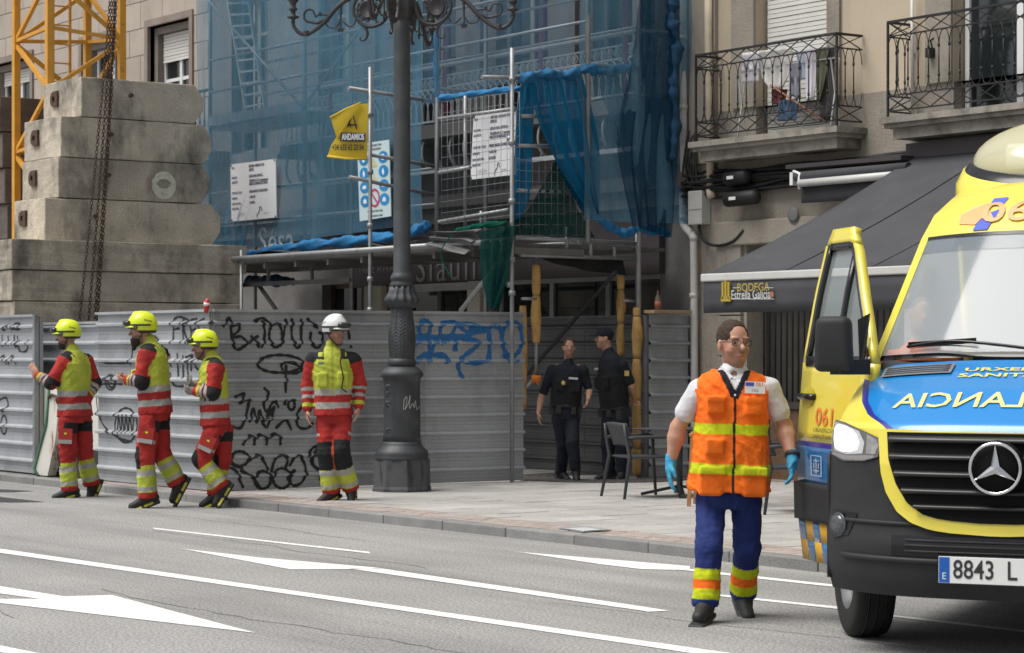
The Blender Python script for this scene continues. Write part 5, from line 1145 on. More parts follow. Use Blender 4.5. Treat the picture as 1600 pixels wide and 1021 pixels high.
# ------------------------------------------------------------------ ambulance (local: x lateral, y from nose to tail, z up)
AMB = CAM + FWD * 12.0 + RGT * 2.533; AMB.z = 0
amb = thing('ambulance', 'yellow and blue ambulance van with open front door facing the street', 'ambulance', AMB, YAW - R(23))
def carpaint(name, col):
    return M(name, col, rough=.32, var=.02, vs=2, coat=.6, spec=.5)
m_ay = carpaint('ambulance_yellow', (.74, .63, .07)); m_ab = carpaint('ambulance_blue', (.008, .21, .56)); m_ai = carpaint('ambulance_indigo', (.02, .03, .28)); m_adb = carpaint('door_blue', (.015, .13, .33))
m_apl = M('bumper_plastic', (.025, .026, .028), rough=.6, var=.15, vs=6, fine=.12, fs=250, spec=.3); m_ablk = M('gloss_black', (.006, .006, .007), rough=.22, var=0); m_chr = M('chrome', (.75, .76, .78), rough=.12, metal=1, var=0)
m_rub = M('tyre_rubber', (.012, .012, .012), rough=.85, var=.2, vs=20); m_aor = M('orange_print', (.75, .20, .05), rough=.45, var=0); m_ablp = M('blue_print', (.04, .08, .5), rough=.45, var=0); m_yp = M('yellow_print', (.75, .62, .12), rough=.45, var=0)
m_screen = M('windscreen_black', (.01, .01, .012), rough=.1); m_ws = glass_mat('windscreen_glass', (.42, .47, .50), .05, .52); m_dg = glass_mat('door_glass', (.34, .39, .39), .03, .5)  # pale colour of both panes stands in for sky reflected in them
def interp(tab, t):
    for (a, pa), (b, pb) in zip(tab, tab[1:]):
        if t <= b: u = (t - a) / (b - a) if b > a else 0; return [x + (y - x) * max(0, u) for x, y in zip(pa, pb)]
    return list(tab[-1][1])
FZ = [(.34, [.10]), (.42, [.035]), (.50, [.01]), (.62, [0]), (.70, [.02]), (.80, [.03]), (1.05, [.035]), (1.26, [.075]), (1.4, [.2])]
def front(w, z, off=0.0):
    b = interp(FZ, z)[0] + .40 * (min(1.0, abs(w) / 1.02)) ** 3.4
    return Vector((-w, b - off, z))
NR = [(0, [.070, 1.225, .99, .40, 3.4, .0]), (.06, [.09, 1.262, .985, .39, 3.3, .0]), (.14, [.15, 1.295, .98, .37, 3.2, .02]), (.5, [.45, 1.445, .97, .30, 3, .05]), (1, [.88, 1.605, .955, .20, 3, .05])]
def nose(v, w, off=0.0):
    b, z, W, c, p, dz = interp(NR, v); s = min(1.0, abs(w) / W); return Vector((-w, b + c * s ** p - off * .4, z - dz * s ** 2.4 + off))
WS = [(0, [.91, 1.63, .945, .20, 3, .03]), (1, [1.62, 2.36, .81, .15, 3, .03]), (1.25, [1.78, 2.52, .765, .14, 3, .04]), (1.5, [1.94, 2.65, .70, .14, 2.6, .07]), (1.75, [2.2, 2.75, .68, .1, 2.6, .1]), (2, [2.6, 2.80, .70, .1, 2.6, .12])]
def screen(v, w, off=0.0):
    b, z, W, c, p, dz = interp(WS, v); s = min(1.0, abs(w) / W); return Vector((-w, b + c * s ** p - off * .7, z - dz * s ** 2.4 + off * .7))
def patch(name, fn, u0, u1, w0, w1, nu, nw, mat, par=amb, off=0.0, th=0.0):
    """Sheet of a body surface between two parameters; w0/w1 may depend on u."""
    rows = []
    for i in range(nu + 1):
        u = u0 + (u1 - u0) * i / nu; a = w0(u) if callable(w0) else w0; b = w1(u) if callable(w1) else w1
        rows.append([fn(a + (b - a) * j / nw, u, off) if fn is front else fn(u, a + (b - a) * j / nw, off) for j in range(nw + 1)])
    o = MB().grid(rows).build(name, mat, par, local=True, fix=False)
    if th: thick(o, th, -1)
    return o
# front clip
bum = patch('front_bumper', front, .34, 1.10, -1.02, 1.02, 26, 56, m_apl)
for s in (-1, 1):
    sd = MB().grid([[(s * 1.02, .42 + .26 * j / 4, .40 + .68 * i / 6) for j in range(5)] for i in range(7)]).build('bumper_side', m_apl, amb, local=True, fix=False); thick(sd, .02)
def wb(v): return interp([(0, [.575]), (.1, [.66]), (.2, [.745]), (.4, [.835]), (.7, [.895]), (1, [.93])], v)[0]
patch('bonnet', nose, 0, 1, lambda v: -wb(v), lambda v: wb(v), 24, 48, m_ab)
WN = lambda v: interp(NR, v)[2]
for s in (-1, 1):
    patch('bonnet_stripe', nose, 0, 1, lambda v: s * wb(v), lambda v: s * min(WN(v), wb(v) + .045), 24, 3, m_ai)
    patch('wing', nose, 0, 1, lambda v: s * min(WN(v), wb(v) + .045), lambda v: s * WN(v), 24, 12, m_ay)
    # wing flank down to the arch
    rows = []
    for i in range(10):
        v = i / 9; top = nose(v, s * WN(v)); rows.append([top.lerp(Vector((top.x - s * .0 + (-s) * .02, top.y + .03, 1.05)), j / 5) for j in range(6)])
    MB().grid(rows).build('wing_flank', m_ay, amb, local=True, fix=False)
patch('nose_panel', front, 1.04, 1.235, -1.0, 1.0, 6, 48, m_ay, off=-.006)
# grille: yellow surround, black field, slats, star
def gw(z): return interp([(.752, [.10]), (.765, [.30]), (.79, [.40]), (.85, [.49]), (.95, [.555]), (1.08, [.60]), (1.225, [.615])], z)[0]
def go(z): return interp([(.688, [.05]), (.694, [.22]), (.71, [.36]), (.745, [.47]), (.80, [.55]), (.90, [.615]), (1.0, [.645]), (1.228, [.672])], z)[0]
patch('grille_surround', front, .688, 1.228, lambda z: -go(z), lambda z: go(z), 60, 40, m_ay, off=.028)
m_gf = M('grille_field', (.006, .006, .006), rough=.75, var=0, spec=.15)
gr = patch('grille', front, .752, 1.222, lambda z: -gw(z), lambda z: gw(z), 50, 40, m_gf, off=.036)
for z, t in ((1.18, .024), (1.09, .022), (1.0, .022), (.91, .022), (.83, .018)):
    g = gw(z) - .012; mb = MB(); rows = []
    for zz, o in ((z + t, .042), (z + t * .55, .062), (z, .070), (z - t * .45, .06), (z - t * .5, .042)): rows.append([front(-g + 2 * g * j / 40, zz, o) for j in range(41)])
    mb.grid(rows).build('grille_slat', M('grille_black', (.012, .012, .013), rough=.38, var=0), amb, local=True, fix=False)
SZ = 1.045
def star():
    c = front(0, SZ, .115); n = 40; Rr = .130
    MB().lathe((0, 0, 0), [(0, 0), (Rr + .012, 0), (Rr + .016, -.05), (0, -.05)], 40).build('badge_back', m_gf, amb, local=True).matrix_local = Matrix.Translation(c + Vector((0, .012, 0))) @ Matrix.Rotation(R(90), 4, 'X')
    MB().tube([c + Vector((Rr * math.cos(2 * math.pi * k / n), -.004, Rr * math.sin(2 * math.pi * k / n))) for k in range(n + 1)], .0095, 8, cap=False).build('badge_ring', m_chr, amb, local=True)
    mb = MB(); tip = Rr - .004
    for k in range(3):
        a = R(90 + 120 * k); l_, r_ = a + R(60), a - R(60); t = c + Vector((tip * math.cos(a), -.008, tip * math.sin(a)))
        p = c + Vector((.026 * math.cos(l_), -.008, .026 * math.sin(l_))); q = c + Vector((.026 * math.cos(r_), -.008, .026 * math.sin(r_))); top = c + Vector((0, -.03, 0))
        mb.add([top, t, p, q], [(0, 1, 2), (0, 3, 1)])
    mb.build('badge_star', m_chr, amb, local=True, fix=False)
star()
# bonnet mirrored lettering and service name
def on_nose(s, v0, dv, wsc, mirror, mat, sx=1.0, bold=0.0, wc=0.0):
    vs, fs = text_data(s, 1.0, bold=bold, res=2); mb = MB()
    xs = [x for x, y in vs]; w = max(xs) - min(xs); ys = [y for x, y in vs]; h = max(ys) - min(ys)
    bm = bmesh.new(); V = [bm.verts.new((x / w, (y - min(ys)) / h, 0)) for x, y in vs]
    for f in fs:
        try: bm.faces.new([V[i] for i in f])
        except ValueError: pass
    bmesh.ops.triangulate(bm, faces=bm.faces[:]); bmesh.ops.subdivide_edges(bm, edges=bm.edges[:], cuts=1)
    for v in bm.verts:
        wx = (-v.co.x if not mirror else v.co.x) * wsc + wc; v.co = nose(v0 + dv * v.co.y, wx, .006)
    me = bpy.data.meshes.new('lettering'); bm.to_mesh(me); bm.free(); return link('lettering', me, mat, amb, local=True)
on_nose('AMBULANCIA', .27, .19, 1.30, True, M('yellow_print_pale', (.70, .62, .25), rough=.4, var=0), bold=.012)
on_nose('URXENCIAS', .80, .055, .66, False, m_yp, bold=.02); on_nose('SANITARIAS', .70, .06, .70, False, m_yp, bold=.02)
vent = MB()
for s in (-1, 1):
    rows = [[nose(v, s * (.40 + .43 * j / 16), .010) for j in range(17)] for v in (.77, .80, .85, .90, .93)]
    MB().grid(rows).build('bonnet_vent', M('vent_grey', (.16, .2, .25), rough=.5), amb, local=True, fix=False)
    for k in range(4):
        v = .80 + k * .033; MB().tube([nose(v, s * (.42 + .39 * j / 10), .013) for j in range(11)], .005, 5).build('vent_slat', M('vent_bar', (.10, .115, .14), rough=.5), amb, local=True)
# bumper details
def fpoly(name, pts, off, mat, th=.0, sub=3):
    """Flat-ish piece cut out along the front surface; pts are (w, z)."""
    bm = bmesh.new(); bm.faces.new([bm.verts.new((x, z, 0)) for x, z in pts]); bmesh.ops.triangulate(bm, faces=bm.faces[:]); bmesh.ops.subdivide_edges(bm, edges=bm.edges[:], cuts=sub, use_grid_fill=True)
    for v in bm.verts: v.co = front(v.co.x, v.co.y, off)
    bmesh.ops.recalc_face_normals(bm, faces=bm.faces[:]); me = bpy.data.meshes.new(name); bm.to_mesh(me); bm.free()
    for p in me.polygons: p.use_smooth = True
    o = link(name, me, mat, amb, local=True)
    if th: thick(o, th, 0)
    return o
patch('lower_intake', front, .565, .675, -.58, .58, 4, 30, m_ablk, off=.006)
for z in (.595, .625, .652): MB().tube([front(-.5 + j / 20, z, .012) for j in range(21)], .007, 5).build('intake_slat', m_apl, amb, local=True)
MB().tube([front(-.9 + 1.8 * j / 30, .545, .012) for j in range(31)], .016, 6).build('bumper_ledge', m_apl, amb, local=True)
MB().tube([front(-1.0 + 2.0 * j / 40, .735, .004) if abs(-1 + 2 * j / 40) > .3 else front(-1.0 + 2.0 * j / 40, .70, .004) for j in range(41)], .012, 6).build('bumper_crease', m_apl, amb, local=True)
for s in (-1, 1):
    fpoly('fog_recess', [(s * x, z) for x, z in ((.985, .785), (.80, .775), (.86, .655), (.97, .625), (1.0, .66))], .006, m_ablk)
    c = front(s * .93, .705, .012)
    nrm = (front(s * .93, .705, .1) - front(s * .93, .705)).normalized()
    rot = Vector((-s * .55, -.8, 0)).normalized().to_track_quat('Z', 'Y').to_matrix().to_4x4()
    MB().lathe((0, 0, 0), [(0, .02), (.035, .022), (.05, .015), (.055, 0), (.062, .012), (.066, 0)], 20).build('fog_lamp', M('lamp_glass_dark', (.10, .11, .12), rough=.1, metal=.3, var=.3, vs=60), amb, local=True).matrix_local = Matrix.Translation(c + Vector((0, -.01, 0))) @ rot
    hl = [(1.0, 1.20), (.985, 1.275), (.90, 1.262), (.78, 1.225), (.665, 1.185), (.645, 1.15), (.668, 1.085), (.76, 1.06), (.90, 1.055), (.995, 1.085)]
    fpoly('headlight_housing', [(s * x, z) for x, z in hl], .010, M('housing', (.03, .03, .032), rough=.4), sub=4)
    fpoly('headlight_reflector', [(s * x, z) for x, z in ((.99, 1.20), (.98, 1.262), (.90, 1.25), (.80, 1.22), (.76, 1.16), (.77, 1.10), (.88, 1.09), (.98, 1.105))], .016, None or M('reflector', (.8, .8, .82), rough=.18, metal=.9, var=0), sub=3)
    fpoly('headlight_insert', [(s * x, z) for x, z in ((.745, 1.205), (.68, 1.175), (.668, 1.145), (.69, 1.10), (.745, 1.10))], .017, M('reflector_dark', (.35, .33, .32), rough=.25, metal=.8, var=.3, vs=40), sub=3)
    fpoly('indicator_strip', [(s * x, z) for x, z in ((.99, 1.085), (.90, 1.062), (.76, 1.065), (.69, 1.082), (.70, 1.094), (.88, 1.085), (.985, 1.10))], .017, M('indicator', (.16, .15, .15), rough=.3, var=.2, vs=60), sub=2)
    em = M('headlamp_light', (1, 1, 1), var=0); p_ = em.node_tree.nodes['Principled BSDF']; p_.inputs['Emission Color'].default_value = (1, .95, .9, 1); p_.inputs['Emission Strength'].default_value = .4
    fpoly('headlight_bulb', [(s * x, z) for x, z in ((.985, 1.17), (.982, 1.23), (.955, 1.252), (.90, 1.243), (.85, 1.225), (.82, 1.20), (.80, 1.16), (.81, 1.12), (.86, 1.105), (.92, 1.105), (.97, 1.12))], .020, em, sub=3)
    fpoly('headlight_lens', [(s * x, z) for x, z in hl], .032, glass_mat('lens_glass', (.8, .8, .8), .03, .12), sub=4)
# number plate
pc = front(0, .507, .03); plw, plh = .308, .070
MB().box((-plw - .008, pc.y, .507 - plh - .008), (plw + .008, pc.y + .03, .507 + plh + .008)).build('plate_frame', m_ablk, amb, local=True)
plt = MB().box((-plw, pc.y - .006, .507 - plh), (plw, pc.y, .507 + plh), bev=.004).build('number_plate', M('plate_white', (.76, .77, .76), rough=.4, var=.03), amb, local=True)
MB().box((-plw + .003, pc.y - .0085, .507 - plh + .003), (-plw + .058, pc.y - .0055, .507 + plh - .003)).build('plate_band', M('plate_blue', (.01, .10, .42), rough=.4, var=0), plt, local=True)
mb = MB(); put_text(mb, 'E', (-plw + .03, pc.y - .0095, .507 - .034), Vector((1, 0, 0)), UP, .05); mb.build('lettering', m_board, plt, local=True, fix=False)
mb = MB(); put_text(mb, '8843', (-plw + .075, pc.y - .0085, .507), Vector((1, 0, 0)), UP, .138, align='LEFT', sx=.80, bold=.0015); put_text(mb, 'L L', (-plw + .355, pc.y - .0085, .507), Vector((1, 0, 0)), UP, .138, align='LEFT', sx=.84, bold=.0015); mb.build('lettering', m_inkb, plt, local=True, fix=False)
# windscreen, pillars, roof cap
WW = lambda v: interp(WS, v)[2]
MB().grid([[screen(v, -WW(v) + 2 * WW(v) * j / 40, -.012) for j in range(41)] for v in (-.0, .02, .045)]).build('cowl', m_screen, amb, local=True, fix=False)
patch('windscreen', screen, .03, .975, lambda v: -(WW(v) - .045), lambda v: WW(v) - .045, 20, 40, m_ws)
patch('tint_band', screen, .86, .975, lambda v: -(WW(v) - .045), lambda v: WW(v) - .045, 5, 40, glass_mat('tint_glass', (.16, .20, .24), .06, .45), off=.004)
for s in (-1, 1):
    patch('pillar', screen, 0, 1, lambda v: s * (WW(v) - .05), lambda v: s * WW(v), 20, 3, m_ay, off=.004)
    rows = []
    for i in range(21):
        v = i / 20; p = screen(v, s * WW(v), .004); rows.append([p, p + Vector((0, .07, .01)), p + Vector((s * .04, .13, .01))])
    MB().grid(rows).build('pillar_side', m_ay, amb, local=True, fix=False)
MB().grid([[screen(.975 + .03 * i, -(WW(.98) - .05) + 2 * (WW(.98) - .05) * j / 40, .006) for j in range(41)] for i in range(2)]).build('screen_edge', m_screen, amb, local=True, fix=False)
patch('roof_cap', screen, 1.0, 2.0, lambda v: -WW(v), lambda v: WW(v), 24, 44, m_ay, off=.004)
# marks on the roof cap
def on_screen(s, v0, v1, w0, w1, mat, bold=.0, off=.012):
    vs, fs = text_data(s, 1.0, bold=bold, res=3); xs = [x for x, y in vs]; ys = [y for x, y in vs]; mb = MB()
    mb.add([screen(v0 + (v1 - v0) * (y - min(ys)) / (max(ys) - min(ys)), w0 + (w1 - w0) * (x - min(xs)) / (max(xs) - min(xs)), off) for x, y in vs], fs); return mb.build('lettering', mat, amb, local=True, fix=False)
def spoly(name, pts, mat, off): return MB().add([screen(v, w, off) for w, v in pts], [tuple(range(len(pts)))]).build(name, mat, amb, local=True)
spoly('cap_emblem', [(.575, 1.10), (.575, 1.20), (.50, 1.27), (.42, 1.31), (.40, 1.22), (.36, 1.12), (.44, 1.14), (.47, 1.08)], M('orange_print_pale', (.80, .36, .14), rough=.4, var=0), .010)
spoly('cap_stripe', [(.48, 1.02), (.39, 1.02), (.30, 1.36), (.39, 1.36)], m_ablp, .012)
on_screen('061', 1.09, 1.30, .44, .05, MATS['orange_print_pale'], bold=.01, off=.015)
# beacon pod
pod = MB(); n = 40
def pod_ring(rx, ry, z, cy, t=0.0): return [(rx * math.cos(2 * math.pi * k / n), cy + ry * math.sin(2 * math.pi * k / n), z + t * ry * math.sin(2 * math.pi * k / n)) for k in range(n)]
PZ = 2.645; TL = .34
MB().grid([pod_ring(.72, .50, PZ - .12, 2.42), pod_ring(.735, .52, PZ - .02, 2.42, .1), pod_ring(.735, .51, PZ + .08, 2.43, .25), pod_ring(.70, .47, PZ + .16, 2.45, TL), pod_ring(.65, .43, PZ + .18, 2.45, TL)], closed=True).build('beacon_base', m_ay, amb, local=True, fix=False)
MB().grid([pod_ring(.685, .46, PZ + .165, 2.45, TL), pod_ring(.655, .435, PZ + .215, 2.455, TL), pod_ring(.60, .40, PZ + .21, 2.455, TL)], closed=True).build('beacon_band', m_ablk, amb, local=True, fix=False)
MB().grid([pod_ring(.635 * math.cos(a), .42 * math.cos(a), PZ + .20 + .24 * math.sin(a), 2.455 - .08 * math.sin(a), TL) for a in [k * math.pi / 2 / 9 for k in range(9)] + [1.55]], closed=True).build('beacon_dome', glass_mat('dome_plastic', (.80, .78, .55), .12, .55), amb, local=True, fix=False)
MB().box((-.42, 2.35, PZ + .14), (.42, 2.6, PZ + .30), bev=.03).build('beacon_lamps', M('beacon_inner', (.6, .6, .55), rough=.3), amb, local=True)
# van body behind
SW = [(.36, .97), (.6, 1.0), (1.1, 1.01), (1.6, .97), (2.0, .90), (2.35, .82), (2.58, .76), (2.70, .66), (2.77, .5), (2.78, 0)]
def side_w(z): return interp([(a, [b]) for a, b in SW], z)[0]
ring = [(-w, z) for z, w in SW] + [(w, z) for z, w in SW[::-1][1:]]
def hull(name, b0, b1, mat, zlo, zhi, sides=(-1, 1)):
    for s in sides:
        zs = [zlo + (zhi - zlo) * k / 10 for k in range(11)]
        o = MB().grid([[(s * side_w(z), b0 + (b1 - b0) * j / 8, z) for j in range(9)] for z in zs]).build(name, mat, amb, local=True, fix=False)
hull('body_side', 2.08, 6.3, m_ay, 1.1, 2.2); hull('body_side', 2.75, 6.3, m_ay, 2.2, 2.70); hull('body_side', 2.08, 6.3, m_adb, .62, 1.1); hull('sill', 1.55, 6.3, m_apl, .36, .62)
hull('body_side', 1.02, 2.08, m_ay, 1.1, 1.6, (1,)); hull('body_side', 1.02, 2.08, m_adb, .62, 1.1, (1,))
MB().grid([[(x, b, z) for x, z in ring[7:-7]] for b in (2.5, 4, 6.3)]).build('roof', m_ay, amb, local=True, fix=False)
MB().add([(x, 6.3, z) for x, z in ring], [tuple(range(len(ring)))]).build('tail', m_ay, amb, local=True)
MB().box((-.95, 2.3, .5), (.95, 2.34, 2.3)).build('cab_bulkhead', M('cab_grey', (.12, .12, .125), rough=.8), amb, local=True)
MB().box((-.93, .55, .34), (.93, 6.2, .5)).build('chassis', m_rub, amb, local=True); MB().box((-.9, .5, .5), (.9, .95, 1.2)).build('engine_bay', m_rub, amb, local=True)
MB().box((-.90, .98, 1.0), (.90, 1.42, 1.60), bev=.05).build('dashboard', M('dash', (.03, .03, .033), rough=.7), amb, local=True)
for x in (-.5, .5):
    MB().box((x - .26, 1.75, .8), (x + .26, 2.25, 1.05), bev=.06).build('seat_cushion', M('seat_fabric', (.035, .035, .04), rough=.9), amb, local=True)
    MB().box((x - .25, 2.08, 1.05), (x + .25, 2.26, 1.72), bev=.07).build('seat_back', MATS['seat_fabric'], amb, local=True)
MB().tube([(-.55, 2.02, 1.1), (-.62, 2.05, 2.3)], .03, 6).build('grab_rail', M('rail_yellow', (.5, .45, .05), rough=.5), amb, local=True)
# wipers
for a, b in ((.72, -.02), (.02, -.62)):
    pts = [screen(.06, a, .03), screen(.075, a * .7 + b * .3, .045), screen(.05, a * .4 + b * .6, .05), screen(.02, b, .03)]
    MB().tube(catmull(pts, 5), .010, 6).build('wiper', m_ablk, amb, local=True); MB().bar(screen(.085, a, .02), screen(.09, a * .45 + b * .55, .03), .008, .03).build('wiper_blade', m_ablk, amb, local=True)
# front door, swung open on its hinges by the pillar
HX, HY, ANG = -1.005, 1.02, R(35)
def dpt(e, z, off=0.0):
    """Point of the open door: e along the leaf from the hinge, off outwards."""
    inset = 1.01 - side_w(z) ; x, y = -(1.01 - inset) - off, HY + e
    lx, ly = x - HX, y - HY; ca, sa = math.cos(ANG), math.sin(ANG)
    return Vector((HX + lx * ca - ly * sa, HY + lx * sa + ly * ca, z))
def dgrid(name, z0, z1, e0, e1, mat, off=0.0, n=8, par=amb):
    rows = []
    for i in range(n + 1):
        z = z0 + (z1 - z0) * i / n; a = e0(z) if callable(e0) else e0; b = e1(z) if callable(e1) else e1
        rows.append([dpt(a + (b - a) * j / 6, z, off) for j in range(7)])
    o = MB().grid(rows).build(name, mat, par, local=True, fix=False); thick(o, .05, 0); return o
EL = 1.0
dr = dgrid('front_door', 1.10, 1.58, -.2, EL, m_ay)
dgrid('door_stripe', 1.07, 1.10, 0, EL, m_ai, par=dr); dgrid('door_blue_panel', .85, 1.07, 0, EL, m_adb, par=dr); dgrid('door_cladding', .62, .85, 0, EL + .02, m_apl, off=.02, par=dr)
nk = 8
for k in range(nk):
    for q in range(2): dgrid('door_check', .37 + .125 * q, .495 + .125 * q, EL * k / nk, EL * (k + 1) / nk, (m_adb, M('check_amber', (.70, .38, .02), rough=.4, var=0))[(k + q) % 2], par=dr, n=2)
fe = lambda z: interp([(1.58, [-.20]), (1.8, [-.03]), (2.1, [.24]), (2.28, [.42]), (2.36, [.54])], z)[0]
dgrid('door_frame', 1.58, 2.30, lambda z: EL - .055 - .04 * (z - 1.58), lambda z: EL - .04 * (z - 1.58), m_ay, par=dr)
dgrid('door_frame', 1.58, 2.36, fe, lambda z: fe(z) + .05, m_ay, par=dr); dgrid('door_frame', 2.30, 2.40, lambda z: fe(min(z, 2.36)), lambda z: EL - .04 - (z - 2.3) * .5, m_ay, par=dr, n=3)
dgrid('door_seal', 1.56, 1.62, -.15, EL - .07, m_ablk, off=.006, par=dr, n=2)
dgrid('door_seal', 1.6, 2.30, lambda z: EL - .09 - .04 * (z - 1.58), lambda z: EL - .05 - .04 * (z - 1.58), m_ablk, off=.004, par=dr); dgrid('door_seal', 1.6, 2.30, lambda z: fe(z) + .045, lambda z: fe(z) + .08, m_ablk, off=.004, par=dr); dgrid('door_seal', 2.27, 2.31, lambda z: fe(z) + .08, EL - .12, m_ablk, off=.004, par=dr, n=2)
dgrid('door_seal', 1.6, 2.22, .42, .45, m_ablk, off=.004, par=dr, n=3)
rows = [[dpt(a, z) for a in np.linspace(fe(z) + .07, EL - .08 - .04 * (z - 1.58), 8)] for z in np.linspace(1.6, 2.29, 9)]
MB().grid(rows).build('window_glass', m_dg, dr, local=True, fix=False)
rows = [[dpt(a, z, -.09) for a in np.linspace(.03, EL - .03, 6)] for z in np.linspace(.4, 1.56, 8)]; MB().grid(rows).build('door_lining', M('door_inner', (.09, .09, .095), rough=.8), dr, local=True, fix=False)
ha, hb = dpt(EL - .06, 1.375, .05), dpt(EL - .26, 1.375, .05); MB().tube([dpt(EL - .05, 1.375, .02), ha, hb, dpt(EL - .28, 1.375, .02)], .02, 8).build('door_handle', m_ablk, dr, local=True)
MB().add([dpt(EL - .16 + .11 * math.cos(2 * math.pi * k / 18), 1.375 + .065 * math.sin(2 * math.pi * k / 18), .030) for k in range(18)], [tuple(range(18))]).build('handle_recess', M('recess_yellow', (.5, .42, .03), rough=.4), dr, local=True)
def on_door(s, e0, e1, z0, z1, mat, bold=.0):
    vs, fs = text_data(s, 1.0, bold=bold, res=2); xs = [x for x, y in vs]; ys = [y for x, y in vs]
    MB().add([dpt(e0 + (e1 - e0) * (x - min(xs)) / (max(xs) - min(xs)), z0 + (z1 - z0) * (y - min(ys)) / (max(ys) - min(ys)), .032) for x, y in vs], fs).build('lettering', mat, dr, local=True, fix=False)
on_door('061', .68, .38, 1.205, 1.315, m_aor, .01); on_door('URXENCIAS', .70, .30, 1.165, 1.19, m_inkb); on_door('SANITARIAS', .70, .28, 1.125, 1.15, m_inkb)
mb = MB()
for e, z, he, hz in ((.64, 1.02, .09, .0025), (.64, .90, .09, .0025), (.55, .96, .008, .0625), (.73, .96, .008, .0625), (.64, .96, .008, .045), (.64, .99, .045, .004), (.64, .93, .045, .004), (.60, .96, .008, .016), (.68, .96, .008, .016)):
    mb.add([dpt(e - he, z - hz, .031), dpt(e + he, z - hz, .031), dpt(e + he, z + hz, .031), dpt(e - he, z + hz, .031)], [(0, 1, 2, 3)])
mb.build('crest', M('crest_pale', (.45, .5, .6), rough=.5), dr, local=True, fix=False)
# mirror
cm = AMB.copy(); MR = thing
def loc(px, py, d):                                   # picture point at a depth, in the ambulance's frame
    p = PD(px, py, d) - Vector((AMB.x, AMB.y, 0)); a = -(YAW - R(23)); return Vector((p.x * math.cos(a) - p.y * math.sin(a), p.x * math.sin(a) + p.y * math.cos(a), p.z))
c0, c1 = loc(1303, 538, 13.05), loc(1303, 500, 13.05)
mm = bmesh.new(); bmesh.ops.create_cube(mm, size=1)
for v in mm.verts:
    top = v.co.z > 0; v.co = Vector((c0.x + v.co.x * (.20 if top else .225), c0.y + v.co.y * .12, c0.z + v.co.z * .315))
bmesh.ops.bevel(mm, geom=mm.edges[:], offset=.045, segments=4, affect='EDGES', profile=.5); me = bpy.data.meshes.new('mirror_housing'); mm.to_mesh(me); mm.free()
for p in me.polygons: p.use_smooth = True
mh = link('mirror_housing', me, m_apl, amb, local=True)
MB().obox(c0 + Vector((0, .062, 0)), Vector((1, 0, 0)), Vector((0, 1, 0)), UP, .08, .003, .12).build('mirror_glass', M('mirror_glass', (.8, .8, .8), rough=.03, metal=1, var=0), mh, local=True)
MB().bar(loc(1305, 574, 13.03), loc(1352, 574, 13.15), .09, .085).build('mirror_arm', m_apl, mh, local=True)
MB().prism([loc(1340, 500, 13.2), loc(1358, 490, 13.25), loc(1350, 560, 13.2), loc(1343, 570, 13.2)], (0, .03, 0)).build('mirror_base', m_apl, mh, local=True)
# wheels
def wheel(x, y, steer, side):
    g = bpy.data.objects.new('wheel', None); COL.objects.link(g); g.parent = amb; g.location = (x, y, .36); g.rotation_euler = (0, 0, steer); WOFF[g.name] = Vector((0, 0, 0))
    prof = [(.20, -.11), (.30, -.118), (.345, -.105), (.36, -.07), (.362, 0), (.36, .07), (.345, .105), (.30, .118), (.20, .11)]
    n = 36; rows = [[Vector((w, r_ * math.cos(2 * math.pi * k / n), r_ * math.sin(2 * math.pi * k / n))) for k in range(n)] for r_, w in prof]
    MB().grid(rows, closed=True).build('tyre', m_rub, g, local=True, fix=False)
    for w in (-.05, 0, .05): MB().tube([(w, .361 * math.cos(2 * math.pi * k / n), .361 * math.sin(2 * math.pi * k / n)) for k in range(n + 1)], .006, 4, cap=False).build('tread_groove', m_ablk, g, local=True)
    s = side; rp = [(.0, .05), (.05, .06), (.06, .03), (.15, .02), (.18, .06), (.205, .105), (.215, .11)]
    rows = [[Vector((s * w, r_ * math.cos(2 * math.pi * k / n), r_ * math.sin(2 * math.pi * k / n))) for k in range(n)] for r_, w in rp]
    MB().grid(rows, closed=True).build('rim', M('steel_rim', (.12, .125, .13), rough=.5, metal=.3, var=.2, vs=10), g, local=True, fix=False)
for x, y, st, s in ((-.985, 1.08, R(27), -1), (.86, 1.14, R(27), 1), (-.86, 4.9, 0, -1), (.86, 4.9, 0, 1)): wheel(x, y, st, s)
